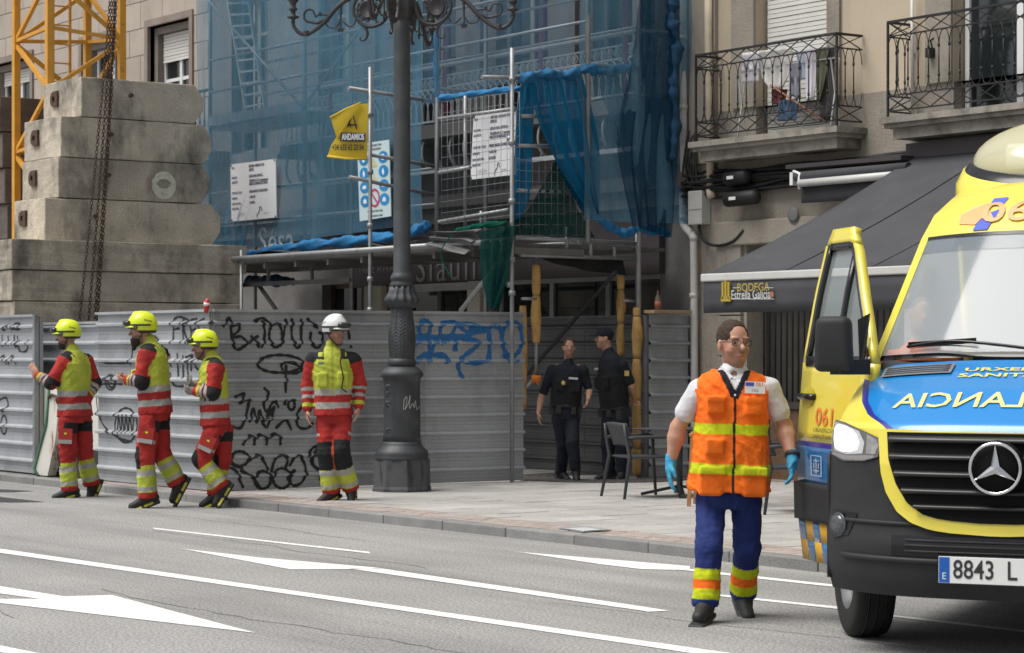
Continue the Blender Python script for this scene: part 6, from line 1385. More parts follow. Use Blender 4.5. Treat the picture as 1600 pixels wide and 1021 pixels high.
# ------------------------------------------------------------------ people: each garment and body is one continuous surface grown from blended tapering limbs
class Field:
    """Blended distance field on a regular grid, meshed by surface nets."""
    def __init__(s, lo, hi, h):
        s.h = h; s.lo = np.array(lo, float) - 3 * h; n = np.ceil((np.array(hi) + 3 * h - s.lo) / h).astype(int) + 1
        s.D = np.full(n, 1.0, np.float32); s.ax = [s.lo[i] + h * np.arange(n[i]) for i in range(3)]
    def _blk(s, lo, hi, pad):
        sl = []
        for i in range(3):
            a = int(max(0, np.floor((lo[i] - pad - s.lo[i]) / s.h))); b = int(min(len(s.ax[i]), np.ceil((hi[i] + pad - s.lo[i]) / s.h) + 1)); sl.append(slice(a, max(a, b)))
        g = np.meshgrid(*[s.ax[i][sl[i]] for i in range(3)], indexing='ij', sparse=True)
        return tuple(sl), g
    def put(s, fn, lo, hi, k=.03, sub=False):
        sl, g = s._blk(lo, hi, .06 + k)
        if any(x.stop <= x.start for x in sl): return s
        d = fn(*g).astype(np.float32); a = s.D[sl]
        if sub: s.D[sl] = np.maximum(a, -d)
        else:
            hh = np.maximum(k - np.abs(a - d), 0) / max(k, 1e-6); s.D[sl] = np.minimum(a, d) - hh * hh * k * .25
        return s
    def cone(s, a, b, ra, rb, k=.03, sub=False):
        a, b = np.array(a, float), np.array(b, float); ba = b - a; L2 = max(1e-9, ba @ ba)
        def fn(X, Y, Z):
            t = np.clip(((X - a[0]) * ba[0] + (Y - a[1]) * ba[1] + (Z - a[2]) * ba[2]) / L2, 0, 1)
            return np.sqrt((X - a[0] - t * ba[0]) ** 2 + (Y - a[1] - t * ba[1]) ** 2 + (Z - a[2] - t * ba[2]) ** 2) - (ra + (rb - ra) * t)
        r = max(ra, rb); return s.put(fn, np.minimum(a, b) - r, np.maximum(a, b) + r, k, sub)
    def ell(s, c, ax, rad, k=.03, sub=False):
        c = np.array(c, float); A = np.array(ax, float); rad = np.array(rad, float)
        def fn(X, Y, Z):
            q = [((X - c[0]) * A[i][0] + (Y - c[1]) * A[i][1] + (Z - c[2]) * A[i][2]) for i in range(3)]
            k0 = np.sqrt(sum((q[i] / rad[i]) ** 2 for i in range(3))); k1 = np.sqrt(sum((q[i] / rad[i] ** 2) ** 2 for i in range(3)))
            return k0 * (k0 - 1) / np.maximum(k1, 1e-6)
        r = max(rad); return s.put(fn, c - r, c + r, k, sub)
    def box(s, c, ax, half, rnd=.01, k=.01, sub=False):
        c = np.array(c, float); A = np.array(ax, float); hf = np.array(half, float) - rnd
        def fn(X, Y, Z):
            q = [np.abs((X - c[0]) * A[i][0] + (Y - c[1]) * A[i][1] + (Z - c[2]) * A[i][2]) - hf[i] for i in range(3)]
            return np.sqrt(sum(np.maximum(x, 0) ** 2 for x in q)) + np.minimum(np.maximum(np.maximum(q[0], q[1]), q[2]), 0) - rnd
        r = np.linalg.norm(half); return s.put(fn, c - r, c + r, k, sub)
    def stack(s, base, ax, prof, k=.03):
        """Trunk: elliptical slices (height, half width, half depth[, shift front]) along axis ax[2] from base."""
        c = np.array(base, float); A = np.array(ax, float); P = np.array([p + (0,) * (4 - len(p)) for p in prof], float)
        def fn(X, Y, Z):
            q = [((X - c[0]) * A[i][0] + (Y - c[1]) * A[i][1] + (Z - c[2]) * A[i][2]) for i in range(3)]
            rx = np.interp(q[2], P[:, 0], P[:, 1]); ry = np.interp(q[2], P[:, 0], P[:, 2]); sh = np.interp(q[2], P[:, 0], P[:, 3])
            e = (((np.abs(q[0]) / rx) ** 2.4 + (np.abs(q[1] - sh) / ry) ** 2.4) ** (1 / 2.4) - 1) * np.minimum(rx, ry)
            cap = np.maximum(q[2] - P[-1, 0], P[0, 0] - q[2]); return np.maximum(e, cap)
        pts = [c + A[2] * P[0, 0], c + A[2] * P[-1, 0]]; r = P[:, 1:3].max(); return s.put(fn, np.min(pts, 0) - r, np.max(pts, 0) + r, k)
    def wrinkle(s, amp, f, seed=0, fz=1.0):
        """Cloth folds: slow ridged waves pushed into the field near the surface."""
        X, Y, Z = np.meshgrid(*s.ax, indexing='ij', sparse=True); rn = np.random.RandomState(seed); w = 0
        for i in range(5):
            d = rn.normal(size=3); d[2] *= fz; d /= np.linalg.norm(d); ff = f * (.6 + .5 * i); ph = rn.uniform(0, 6.28)
            w = w + np.abs(np.sin((X * d[0] + Y * d[1] + Z * d[2]) * ff + ph + 1.5 * np.sin((X * d[1] + Y * d[2] - Z * d[0]) * ff * .45 + ph))) / (1 + .6 * i)
        s.D += (amp * (w - 1.2)).astype(np.float32); return s
    def mesh(s):
        D, h = s.D, s.h; neg = D < 0; n = np.array(D.shape) - 1
        acc = np.zeros((*n, 3), np.float32); cnt = np.zeros(n, np.float32)
        def cut(i, m): return slice(i, i + m)
        for axis in range(3):
            for o1 in (0, 1):
                for o2 in (0, 1):
                    off0 = [0, 0, 0]; oth = [a for a in range(3) if a != axis]; off0[oth[0]] = o1; off0[oth[1]] = o2; off1 = off0[:]; off1[axis] = 1
                    A = D[tuple(cut(off0[i], n[i]) for i in range(3))]; B = D[tuple(cut(off1[i], n[i]) for i in range(3))]; cr = (A < 0) != (B < 0)
                    t = np.where(cr, A / np.where(cr, A - B, 1), 0); p = np.zeros((*n, 3), np.float32)
                    for i in range(3): p[..., i] = off0[i]
                    p[..., axis] += t; acc += p * cr[..., None]; cnt += cr
        act = cnt > 0; idx = -np.ones(n, int); idx[act] = np.arange(act.sum()); cells = np.argwhere(act)
        V = s.lo + h * (cells + acc[act] / cnt[act][:, None]); F = []
        for axis in range(3):
            oth = [(axis + 1) % 3, (axis + 2) % 3]
            sl0 = [slice(0, D.shape[i]) for i in range(3)]; sl0[axis] = slice(0, n[axis]); sl1 = sl0[:]; sl1[axis] = slice(1, n[axis] + 1)
            for o in oth: sl0[o] = slice(1, n[o]); sl1[o] = slice(1, n[o])
            a, b = neg[tuple(sl0)], neg[tuple(sl1)]
            for flip, m in ((0, a & ~b), (1, ~a & b)):
                e = np.argwhere(m)
                if len(e) == 0: continue
                for o in oth: e[:, o] += 1
                q = []
                for d1, d2 in ((1, 1), (0, 1), (0, 0), (1, 0)):
                    c = e.copy(); c[:, oth[0]] -= d1; c[:, oth[1]] -= d2; q.append(idx[c[:, 0], c[:, 1], c[:, 2]])
                q = np.stack(q, 1); F.append(q[:, ::-1] if flip else q)
        F = np.concatenate(F) if F else np.zeros((0, 4), int)
        return V, F[(F >= 0).all(1)]
def smooth_mesh(V, F, it=2, lam=.5):
    E = np.concatenate([F[:, [0, 1]], F[:, [1, 2]], F[:, [2, 3]], F[:, [3, 0]]]); 
    for _ in range(it):
        S = np.zeros_like(V); c = np.zeros(len(V)); np.add.at(S, E[:, 0], V[E[:, 1]]); np.add.at(c, E[:, 0], 1); np.add.at(S, E[:, 1], V[E[:, 0]]); np.add.at(c, E[:, 1], 1)
        V = V + lam * (S / np.maximum(c, 1)[:, None] - V)
    return V
def sdf_obj(name, fld, colfn, mat, parent, it=2):
    V, F = fld.mesh(); V = smooth_mesh(V, F, it)
    me = bpy.data.meshes.new(name); me.vertices.add(len(V)); me.vertices.foreach_set('co', V.astype(np.float32).ravel())
    me.loops.add(F.size); me.loops.foreach_set('vertex_index', F.ravel().astype(np.int32)); me.polygons.add(len(F)); me.polygons.foreach_set('loop_start', np.arange(0, F.size, 4, dtype=np.int32))
    me.update(calc_edges=True); me.polygons.foreach_set('use_smooth', np.ones(len(F), bool))
    C = np.ones((len(V), 4), np.float32); C[:, :3] = colfn(V)
    at = me.color_attributes.new('Col', 'FLOAT_COLOR', 'POINT'); at.data.foreach_set('color', C.ravel())
    return link(name, me, mat, parent, local=True)
def seg_t(V, a, b):
    a, b = np.array(a, float), np.array(b, float); ba = b - a; t = ((V - a) @ ba) / (ba @ ba); tc = np.clip(t, 0, 1)
    return t, np.linalg.norm(V - a - tc[:, None] * ba, axis=1)
m_cloth = vcol_mat('cloth_dyed', .85, .22, 45, fold=.32); m_skin = vcol_mat('skin', .5, .10, 120, .4, .05, 40, .08); m_gear = vcol_mat('hard_gear', .30, .05, 60, .5, .03); m_hair = vcol_mat('hair', .75, .6, 160, .3, .25, 60); m_boot = vcol_mat('boot_leather', .6, .3, 60, .4, .15)
SK = (.42, .23, .155); RED = (.34, .026, .023); HIV = (.40, .45, .055); SIL = (.33, .325, .31); BLK = (.016, .016, .018); NAVY = (.014, .017, .028)
def unit(v): v = np.array(v, float); return v / np.linalg.norm(v)
class Person:
    def __init__(s, label, cx, gy, cropo, crops, J, face, head, ground=0.0, h=.010, hsc=1.0):
        """J: joints as picture points in a crop plus a depth offset (m, + away). face/head: facing vectors in the picture's ground plane (right, away)."""
        s.Y = FPX * (CAM.z - ground) / (gy - HZ); s.k = FPX / s.Y; s.h = h; s.base = PD(cx, gy, s.Y); s.base.z = ground
        s.root = thing('person', label, 'person', s.base, YAW)
        s.J = {n: np.array([(cropo[0] + v[0] / crops - cx) / s.k, (v[2] if len(v) > 2 else 0.0), (gy - cropo[1] - v[1] / crops) / s.k]) for n, v in J.items()}
        s.f = unit((face[0], face[1], 0)); s.hf = unit((head[0], head[1], head[2] if len(head) > 2 else 0)); j = s.J
        s.up = unit(j['neck'] - j['pelvis']); s.f = unit(s.f - s.up * (s.f @ s.up)); s.side = np.cross(s.f, s.up)     # side: the person's right ... left axis
        s.hs = unit(np.cross(s.hf, (0, 0, 1))); s.hu = np.cross(s.hs, s.hf)
        s.S = (j['neck'][2] + .24) / 1.78; s.H = s.S * hsc       # body and head scale
        s.tl = np.linalg.norm(j['neck'] - j['pelvis'])
    def field(s, keys, pad):
        P = np.array([s.J[k] for k in keys]); return Field(P.min(0) - pad, P.max(0) + pad, s.h)
    # -------- body: head, neck, hands (and arms) as one surface
    def body(s, skin=SK, hair=(.03, .02, .015), beard=0.0, handpose=None, brow=None, arm=1.0):
        j, S, H = s.J, s.S, s.H; hc = j['head']; A = [s.hs, s.hf, s.hu]
        P = np.array([j[k] for k in j if k[:3] not in ('kn_', 'an_', 'toe')]); fl = Field(P.min(0) - .1, P.max(0) + np.array([.1, .1, .16]), min(s.h, .0085))
        L = lambda x, y, z: hc + (s.hs * x + s.hf * y + s.hu * z) * H
        fl.ell(L(0, -.012, .035), A, np.array([.076, .098, .092]) * H, .02)
        fl.ell(L(0, .018, -.045), A, np.array([.060, .074, .085]) * H, .03); fl.ell(L(0, .052, -.093), A, np.array([.032, .030, .024]) * H, .025)
        fl.cone(L(0, .083, .015), L(0, .112, -.026), .010 * H, .016 * H, .012); fl.ell(L(0, .082, -.062), A, np.array([.026, .016, .012]) * H, .012)
        for q in (-1, 1):
            fl.ell(L(q * .033, .086, .010), A, np.array([.019, .016, .012]) * H, .01, sub=True); fl.ell(L(q * .033, .072, .010), A, np.array([.015, .014, .011]) * H, .004)
            fl.ell(L(q * .033, .078, .030), A, np.array([.026, .014, .008]) * H, .012); fl.ell(L(q * .078, -.008, -.005), A, np.array([.010, .020, .032]) * H, .008); fl.ell(L(q * .043, .052, -.03), A, np.array([.018, .020, .022]) * H, .03)
        fl.cone(L(0, -.02, -.07), j['neck'] - s.up * .03, .056 * S, .062 * S, .03)
        fl.stack(j['pelvis'], [s.side, s.f, s.up], [(-.05, .13 * S, .09 * S), (s.tl * .5, .135 * S, .09 * S), (s.tl * .85, .15 * S, .085 * S), (s.tl, .08 * S, .06 * S)], .03)
        for q in ('l', 'r'):
            fl.cone(j['neck'] * .35 + j['sh_' + q] * .65, j['sh_' + q], .046 * S, .046 * S, .03); fl.cone(j['sh_' + q], j['el_' + q], .046 * S, .040 * S * arm, .03); mid = j['el_' + q] * .72 + j['wr_' + q] * .28; fl.cone(j['el_' + q], mid, .041 * S * arm, .043 * S * arm, .02); fl.cone(mid, j['wr_' + q], .043 * S * arm, .028 * S, .02); s.hand(fl, q, 0, handpose)
        def col(V):
            C = np.tile(np.array(skin), (len(V), 1)); q = (V - hc) / H; x, y, z = q @ s.hs, q @ s.hf, q @ s.hu; onh = np.linalg.norm(q, axis=1) < .17
            def mk(m, c): C[onh & m] = c
            if beard:
                bm = (y > -.02) & (z < -.035 + .02 * (np.abs(x) < .05)) & (z > -.135) & ~((np.abs(x) < .02) & (z > -.075) & (z < -.052)); C[onh & bm] = C[onh & bm] * (1 - beard) + np.array(hair) * beard
            mk((np.abs(np.abs(x) - .033) < .017) & (np.abs(z - .009) < .006) & (y > .05), (.40, .34, .31)); mk((np.abs(np.abs(x) - .033) < .0065) & (np.abs(z - .009) < .0065) & (y > .05), (.02, .015, .012))
            mk((np.abs(np.abs(x) - .034) < .024) & (np.abs(z - .031) < .0045) & (y > .05), np.array(brow or hair) * .6 + np.array(skin) * .4); mk((np.abs(x) < .021) & (np.abs(z + .0625) < .0055) & (y > .07), np.array(skin) * (.75, .5, .5)); mk((np.abs(x) < .02) & (np.abs(z + .029) < .005) & (y > .09), np.array(skin) * .6)
            ch = np.exp(-(((np.abs(x) - .045) / .02) ** 2 + ((z + .03) / .02) ** 2)); C[onh] = C[onh] * (1 + ch[onh][:, None] * np.array([.06, -.04, -.04]))
            return C
        return sdf_obj('body', fl, col, m_skin, s.root, 1)
    def hand(s, fl, q, inf=0.0, pose=None):
        j, S = s.J, s.S; w, hd = j['wr_' + q], j['ha_' + q]; d = unit(hd - w); pose = (pose or {}).get(q, 'relax')
        fr = s.f if pose != 'fist' else unit(s.f + np.array((0, 0, .3)))
        n = unit(fr - d * (fr @ d)); out = np.cross(d, n); th = 1 if (out @ (j['sh_l'] + j['sh_r'] - 2 * j['sh_' + q])) > 0 else -1
        # palm faces the thigh: knuckle row runs front to back
        row = n; palm = np.cross(d, row); inward = unit((j['pelvis'] - j['hip_' + q]) + 1e-6); palm = palm if palm @ inward > 0 else -palm
        p0 = w + d * .035 * S; fl.ell(p0 + d * .025 * S, [row, palm, d], np.array([.044, .019, .056]) * S + inf, .015)
        curl = {'relax': (.25, .55, .85), 'fist': (1.2, 1.7, 1.9), 'point': (.1, .2, .2)}[pose]
        for i, ln in enumerate((.072, .082, .076, .060)):
            a = p0 + d * .062 * S + row * (.034 - .0228 * i) * S; 
            for kk, (l_, r_) in enumerate(((.5, .0088), (.3, .0080), (.24, .0072))):
                an = curl[kk] * (1 if i else .8); dd = d * math.cos(an) + palm * math.sin(an); b = a + dd * ln * l_ * S; fl.cone(a, b, (r_ + .0005) * S + inf, r_ * S + inf, .006); a = b
        a = p0 + row * .036 * S + d * .0 * S; b = a + unit(row * .7 + d * .7 + palm * .35) * .042 * S; c = b + unit(row * .1 + d + palm * .4) * .034 * S
        fl.cone(a, b, .014 * S + inf, .0115 * S + inf, .012); fl.cone(b, c, .011 * S + inf, .009 * S + inf, .006)
    def gloves(s, col, pose=None, cuff=.03, which='lr'):
        for q in which:
            w, hd = s.J['wr_' + q], s.J['ha_' + q]; fl = Field(np.minimum(w, hd) - .16, np.maximum(w, hd) + .16, .005); s.hand(fl, q, .0015, pose); d = unit(hd - w)
            fl.cone(w - d * cuff, w + d * .04, .037 * s.S, .033 * s.S, .015); rn = np.random.RandomState(4)
            sdf_obj('glove', fl, lambda V: np.tile(np.array(col), (len(V), 1)), m_cloth, s.root, 1)
    # -------- garments
    def trousers(s, col, rad=(.098, .084, .075), low=None, waist=.10, seed=1, amp=.005, bag=0.0, hip=(.165, .115)):
        j, S = s.J, s.S; fl = s.field(('pelvis', 'hip_l', 'hip_r', 'kn_l', 'kn_r', 'an_l', 'an_r'), .2)
        A = [s.side, s.f, s.up]; fl.stack(j['pelvis'], A, [(-.12, hip[0] * .8 * S, hip[1] * .9 * S), (-.04, hip[0] * S, hip[1] * S), (.05, hip[0] * .98 * S, hip[1] * S), (waist, hip[0] * .92 * S, hip[1] * .95 * S)], .05)
        for q in ('l', 'r'):
            h_, k_, a_ = j['hip_' + q], j['kn_' + q], j['an_' + q]; fl.cone(h_, k_, rad[0] * S, rad[1] * S, .022); fl.cone(k_, a_, rad[1] * S, rad[2] * S, .02)
            if bag: 
                for t in (.55, .78, .95): m = k_ * (1 - t) + a_ * t; d = unit(a_ - k_); fl.cone(m - d * .005, m + d * .005, rad[2] * S * (1.05 + bag * .5), rad[2] * S * (1.05 + bag * .5), .02)
            d = unit(a_ - k_); fl.box(a_ + d * .13 * S, [unit(np.cross(d, (0.1, 1, 0))), unit(np.cross(d, np.cross(d, (0.1, 1, 0)))), d], (.15, .15, .095 * S), .005, .002, sub=True)
        fl.wrinkle(amp * .8, 30, seed, .55).wrinkle(amp * .75, 85, seed + 9, 2.2)
        def cf(V):
            res = {}
            for q in ('l', 'r'):
                t1, d1 = seg_t(V, j['hip_' + q], j['kn_' + q]); t2, d2 = seg_t(V, j['kn_' + q], j['an_' + q]); res[q] = (np.where(d2 < d1, 1 + np.clip(t2, 0, 1.2), np.clip(t1, -.5, 1)), np.minimum(d1, d2))
            own = np.where(res['l'][1] < res['r'][1], 0, 1); t = np.where(own == 0, res['l'][0], res['r'][0])
            # front/side coordinates about the leg
            return col(s, V, t, own)
        return sdf_obj('trousers', fl, cf, m_cloth, s.root, 2)
    def jacket(s, col, prof, sleeve=(.075, .066, .052), collar=.075, cut=1.0, seed=2, amp=.005, name='jacket', extra=None, sl_to=1.0, mat=None, ck=.03):
        """prof: slices (fraction of trunk, half width, half depth, forward shift). cut: sleeve length (1 elbow, 2 wrist, 0 none)."""
        j, S = s.J, s.S; fl = s.field(('pelvis', 'neck', 'sh_l', 'sh_r', 'el_l', 'el_r', 'wr_l', 'wr_r'), .26); A = [s.side, s.f, s.up]
        fl.stack(j['pelvis'], A, [(p[0] * s.tl, p[1] * S, p[2] * S, (p[3] if len(p) > 3 else 0) * S) for p in prof], .03)
        for q in ('l', 'r'):
            a, b, c = j['sh_' + q], j['el_' + q], j['wr_' + q]
            fl.cone(j['neck'] * .3 + a * .7 - s.up * .02, a - s.up * .012, sleeve[0] * .95 * S, sleeve[0] * .95 * S, .05)
            if cut > 1: fl.cone(a, b, sleeve[0] * S, sleeve[1] * S, .03); e = b + (c - b) * min(1, cut - 1); fl.cone(b, e, sleeve[1] * S, sleeve[2] * S, .03)
            elif cut > 0: e = a + (b - a) * cut; fl.cone(a, e, sleeve[0] * S, sleeve[1] * S, .03)
        if collar: fl.cone(j['neck'] - s.up * .03, j['neck'] + s.up * collar * .55 + s.f * .012, .078 * S, .070 * S, ck)
        fl.wrinkle(amp * .8, 28, seed, .7).wrinkle(amp * .7, 75, seed + 9, 1.6)
        if extra: extra(s, fl)
        def cf(V):
            q = V - j['pelvis']; z = (q @ s.up) / s.tl; x, y = q @ s.side / S, q @ s.f / S; arm = {}
            for k in ('l', 'r'):
                t1, d1 = seg_t(V, j['sh_' + k], j['el_' + k]); t2, d2 = seg_t(V, j['el_' + k], j['wr_' + k]); arm[k] = (np.where(d2 < d1, 1 + t2, np.clip(t1, -.3, 1)), np.minimum(d1 - .0, d2))
            da = np.where(arm['l'][1] < arm['r'][1], arm['l'][1], arm['r'][1]); t = np.where(arm['l'][1] < arm['r'][1], arm['l'][0], arm['r'][0])
            rx = np.interp(z, [p[0] for p in prof], [p[1] for p in prof]); ry = np.interp(z, [p[0] for p in prof], [p[2] for p in prof]); e = np.sqrt((x / rx) ** 2 + (y / ry) ** 2)
            on = (da < sleeve[0] * S * 1.22) & ((e > 1.04) | (t > .75)) | (t > 1.15) & (da < .10 * S)
            return col(s, V, z, x, y, on, t)
        return sdf_obj(name, fl, cf, mat or m_cloth, s.root, 2)
    def boots(s, col, sole=(.02, .02, .02), stripe=None, shaft=.10, r=.046, ln=.185, name='boot'):
        j, S = s.J, s.S
        for q in ('l', 'r'):
            a, t = j['an_' + q], j['toe_' + q]; d = unit(t - a); hz = unit(np.array((t - a)[:2].tolist() + [0])); k = j['kn_' + q]; sh = unit(k - a)
            fo = d; dn = -sh - fo * (-sh @ fo); dn = unit(dn); lat = np.cross(fo, dn)
            heel = a + dn * .045 * S - fo * .055 * S; toe = heel + fo * ln * 1.45 * S
            fl = Field(np.min([a, heel, toe, a + sh * shaft], 0) - .1, np.max([a, heel, toe, a + sh * shaft], 0) + .1, min(s.h, .009))
            fl.cone(a + sh * shaft * S, a + dn * .02, (r + .012) * S, (r + .008) * S, .03); fl.cone(heel, heel + fo * .10 * S - dn * .012, .044 * S, .046 * S, .03); fl.cone(heel + fo * .10 * S - dn * .01, toe - fo * .04 * S + dn * .006, .047 * S, .040 * S, .04)
            fl.box((heel + toe) / 2 + dn * .052 * S, [fo, lat, dn], (np.linalg.norm(toe - heel) / 2 + .035 * S, .051 * S, .018 * S), .014, .008)
            cen = (heel + toe) / 2
            def cf(V, cen=cen, dn=dn, fo=fo):
                z = (V - cen) @ dn / S; x = (V - cen) @ fo / S; C = np.tile(np.array(col), (len(V), 1)); C[z > .040] = sole
                if stripe is not None: C[(z > .028) & (z < .050) & (np.abs(np.abs(x + .0) - .06) < .045)] = stripe
                return C
            sdf_obj(name, fl, cf, m_boot, s.root, 1)
    def hair(s, col, down=-.02, thickn=.012, bald=0.0):
        S, hc = s.H, s.J['head']; A = [s.hs, s.hf, s.hu]; fl = Field(hc - .2, hc + .2, .007); L = lambda x, y, z: hc + (s.hs * x + s.hf * y + s.hu * z) * S
        fl.ell(L(0, -.016, .038), A, (np.array([.076, .098, .092]) + thickn) * S, .01)
        fl.box(L(0, .13, -.02), A, np.array([.2, .065, .105]) * S, .01, .001, sub=True); fl.box(L(0, .07, -.12 + down), A, np.array([.2, .095, .13]) * S, .01, .001, sub=True); fl.box(L(0, 0, -.20), A, np.array([.2, .2, .12]) * S, .01, .001, sub=True); fl.ell(L(0, .105, .05), A, np.array([.066, .062, .062]) * S, .01, sub=True)
        fl.wrinkle(.004, 140, 5)
        sdf_obj('hair', fl, lambda V: np.tile(np.array(col), (len(V), 1)), m_hair, s.root, 1)
    def beard(s, col, length=.06):
        S, hc = s.H, s.J['head']; A = [s.hs, s.hf, s.hu]; fl = Field(hc - .22, hc + .16, .007); L = lambda x, y, z: hc + (s.hs * x + s.hf * y + s.hu * z) * S
        fl.ell(L(0, .035, -.085), A, np.array([.062, .062, .05]) * S, .02); fl.cone(L(0, .06, -.09), L(0, .07, -.09 - length), .045 * S, .022 * S, .03)
        fl.ell(L(0, .10, -.058), A, np.array([.024, .03, .014]) * S, .005, sub=True); fl.wrinkle(.003, 110, 6)
        sdf_obj('beard', fl, lambda V: np.tile(np.array(col), (len(V), 1)), m_hair, s.root, 1)
    def helmet(s, col, trim=(.02, .02, .02)):
        S, hc = s.H, s.J['head']; A = [s.hs, s.hf, s.hu]; L = lambda x, y, z: hc + (s.hs * x + s.hf * y + s.hu * z) * S; fl = Field(hc - .22, hc + .28, .008)
        fl.ell(L(0, -.01, .055), A, np.array([.118, .145, .142]) * S, .02); fl.cone(L(0, -.09, .14), L(0, .06, .17), .02 * S, .018 * S, .04)
        fl.box(L(0, .12, -.082), A, np.array([.3, .10, .10]) * S, .01, .001, sub=True); fl.box(L(0, 0, -.115), A, np.array([.3, .3, .10]) * S, .01, .001, sub=True); fl.ell(L(0, .145, .015), A, np.array([.09, .06, .03]) * S, .01, sub=True)
        fl.ell(L(0, 0, .02), A, np.array([.088, .108, .07]) * S, .01, sub=True)
        fl.ell(L(0, .085, .040), A, np.array([.105, .075, .012]) * S, .02)
        def cf(V):
            q = (V - hc) / S; x, y, z = q @ s.hs, q @ s.hf, q @ s.hu; C = np.tile(np.array(col), (len(V), 1)); C[z < .012 + .022 * (y > .05)] = trim
            C[(np.abs(z - .10 - .25 * (y + .08)) < .008) & (np.abs(y + .07) < .035) & (np.abs(x) > .05)] = np.array(col) * .35
            C[(np.abs(x) < .02) & (z > .11)] = np.array(col) * .82 + .12; return C
        hm_ = sdf_obj('helmet', fl, cf, m_gear, s.root, 1)
        V3 = lambda x, y, z: Vector(L(x, y, z))
        mb = MB(); arc = [V3(.118 * math.sin(a), -.01 + .143 * math.cos(a), .062) for a in np.linspace(-2.2, 2.2, 24)]; mb.tube(arc, .011, 6); mb.build('goggle_strap', M('strap_black', (.015, .015, .016), rough=.7), hm_, local=True)
        fl2 = [V3(.075 * math.sin(a), .07 + .085 * math.cos(a), .078) for a in np.linspace(-1.2, 1.2, 10)]
        MB().tube(fl2, [.022] + [.03] * 8 + [.022], 8).build('goggles', M('goggle_smoke', (.03, .03, .033), rough=.15), hm_, local=True)
        for q in (-1, 1):
            MB().tube([V3(q * .100, -.03, .02), V3(q * .09, .0, -.05), V3(q * .05, .045, -.115), V3(0, .06, -.128)], .006, 5).build('chin_strap', MATS['strap_black'], hm_, local=True)
            MB().tube([V3(q * .112, .045, .035), V3(q * .124, .05, .04)], .022, 8).build('lamp_clip', MATS['strap_black'], hm_, local=True)
        return hm_
    def P(s, base, x, y, z):
        """Point in the trunk frame (side, front, up fraction)."""
        return Vector(s.J[base] + s.side * x * s.S + s.f * y * s.S + s.up * z)

# ---- firefighters
def fire_jacket(s, V, z, x, y, on, t, yoke=.92, cap=-.10):
    C = np.tile(np.array(RED), (len(V), 1)); tor = ~on
    C[tor & (z > .34)] = HIV; C[tor & (np.abs(z - .325) < .048)] = SIL; C[tor & (np.abs(z - .115) < .048)] = SIL
    sh = tor & (z > yoke) & (np.abs(x) > .085) & (z < 1.04); C[sh] = BLK; C[sh & (np.abs(np.abs(x) - .12) < .022) & (np.abs(z - .92) < .035)] = HIV
    C[on & (t < cap)] = BLK * np.ones(3); a = on
    C[a & (t > .82) & (t < 1.18)] = BLK; C[a & (np.abs(t - 1.30) < .09)] = SIL; C[a & (np.abs(t - 1.44) < .05)] = BLK; C[a & (np.abs(t - 1.60) < .08)] = SIL; C[a & (t > 1.74) & (t < 1.9)] = HIV; C[a & (np.abs(t - .42) < .05) & (y > -.05)] = C[a & (np.abs(t - .42) < .05) & (y > -.05)]
    return C
def fire_jacket_front(s, V, z, x, y, on, t):
    C = fire_jacket(s, V, z, x, y, on, t, .84, .08); a = on; C[a & (t > .82) & (t < 1.10)] = RED; C[a & (np.abs(t - 1.18) < .07)] = SIL; C[a & (np.abs(t - 1.32) < .08)] = RED; C[a & (np.abs(t - 1.48) < .07)] = SIL; C[a & (t > 1.55) & (t < 1.7)] = RED
    C[(~on) & (z > .3) & (np.abs(x) < .012) & (y > 0)] = np.array(HIV) * .72
    return C
def fire_trousers(s, V, t, own):
    C = np.tile(np.array(RED), (len(V), 1)); C[(t > 1.22)] = HIV; C[np.abs(t - 1.42) < .075] = SIL; C[np.abs(t - 1.83) < .06] = SIL; C[t > 1.92] = RED
    q = V - s.J['pelvis']; fr = q @ s.f; sd = np.abs(q @ s.side); C[(t > .02) & (t < .34) & (fr < -.03)] = BLK
    for k, i in (('l', 0), ('r', 1)):
        kn = s.J['kn_' + k]; f2 = (V - kn) @ s.f; C[(own == i) & (t > .78) & (t < 1.30) & (f2 > .03)] = BLK
        C[(own == i) & (np.abs(t - .60) < .05) & ((V - kn) @ s.side * (1 if (s.J['hip_' + k] - s.J['pelvis']) @ s.side > 0 else -1) > .04)] = SIL
    return C
def fire_trousers_front(s, V, t, own):
    C = np.tile(np.array(RED), (len(V), 1)); C[(t > .68) & (t < 1.42)] = BLK; C[t > 1.42] = HIV; C[np.abs(t - 1.50) < .07] = SIL; C[np.abs(t - 1.86) < .05] = SIL; C[t > 1.94] = RED
    q = V - s.J['pelvis']; sd = np.abs(q @ s.side); C[(np.abs(t - .45) < .05) & (sd > .15)] = SIL
    for k, i in (('l', 0), ('r', 1)):
        kn = s.J['kn_' + k]; lat = (V - kn) @ s.side * (1 if (s.J['hip_' + k] - s.J['pelvis']) @ s.side > 0 else -1); C[(own == i) & (t > .68) & (t < 1.42) & (lat < -.07)] = (.40, .07, .02)
    return C
FP = [(-.055, .212, .165), (.0, .208, .16), (.1, .20, .155), (.32, .202, .155), (.6, .212, .155), (.8, .205, .145), (.93, .15, .115), (1.02, .085, .085)]
def pockets(s, fl):
    for q in (-1, 1): c = np.array(s.P('pelvis', q * .105, .155, s.tl * .52)); fl.box(c, [s.side, s.f, s.up], np.array([.055, .022, .075]) * s.S, .015, .02)
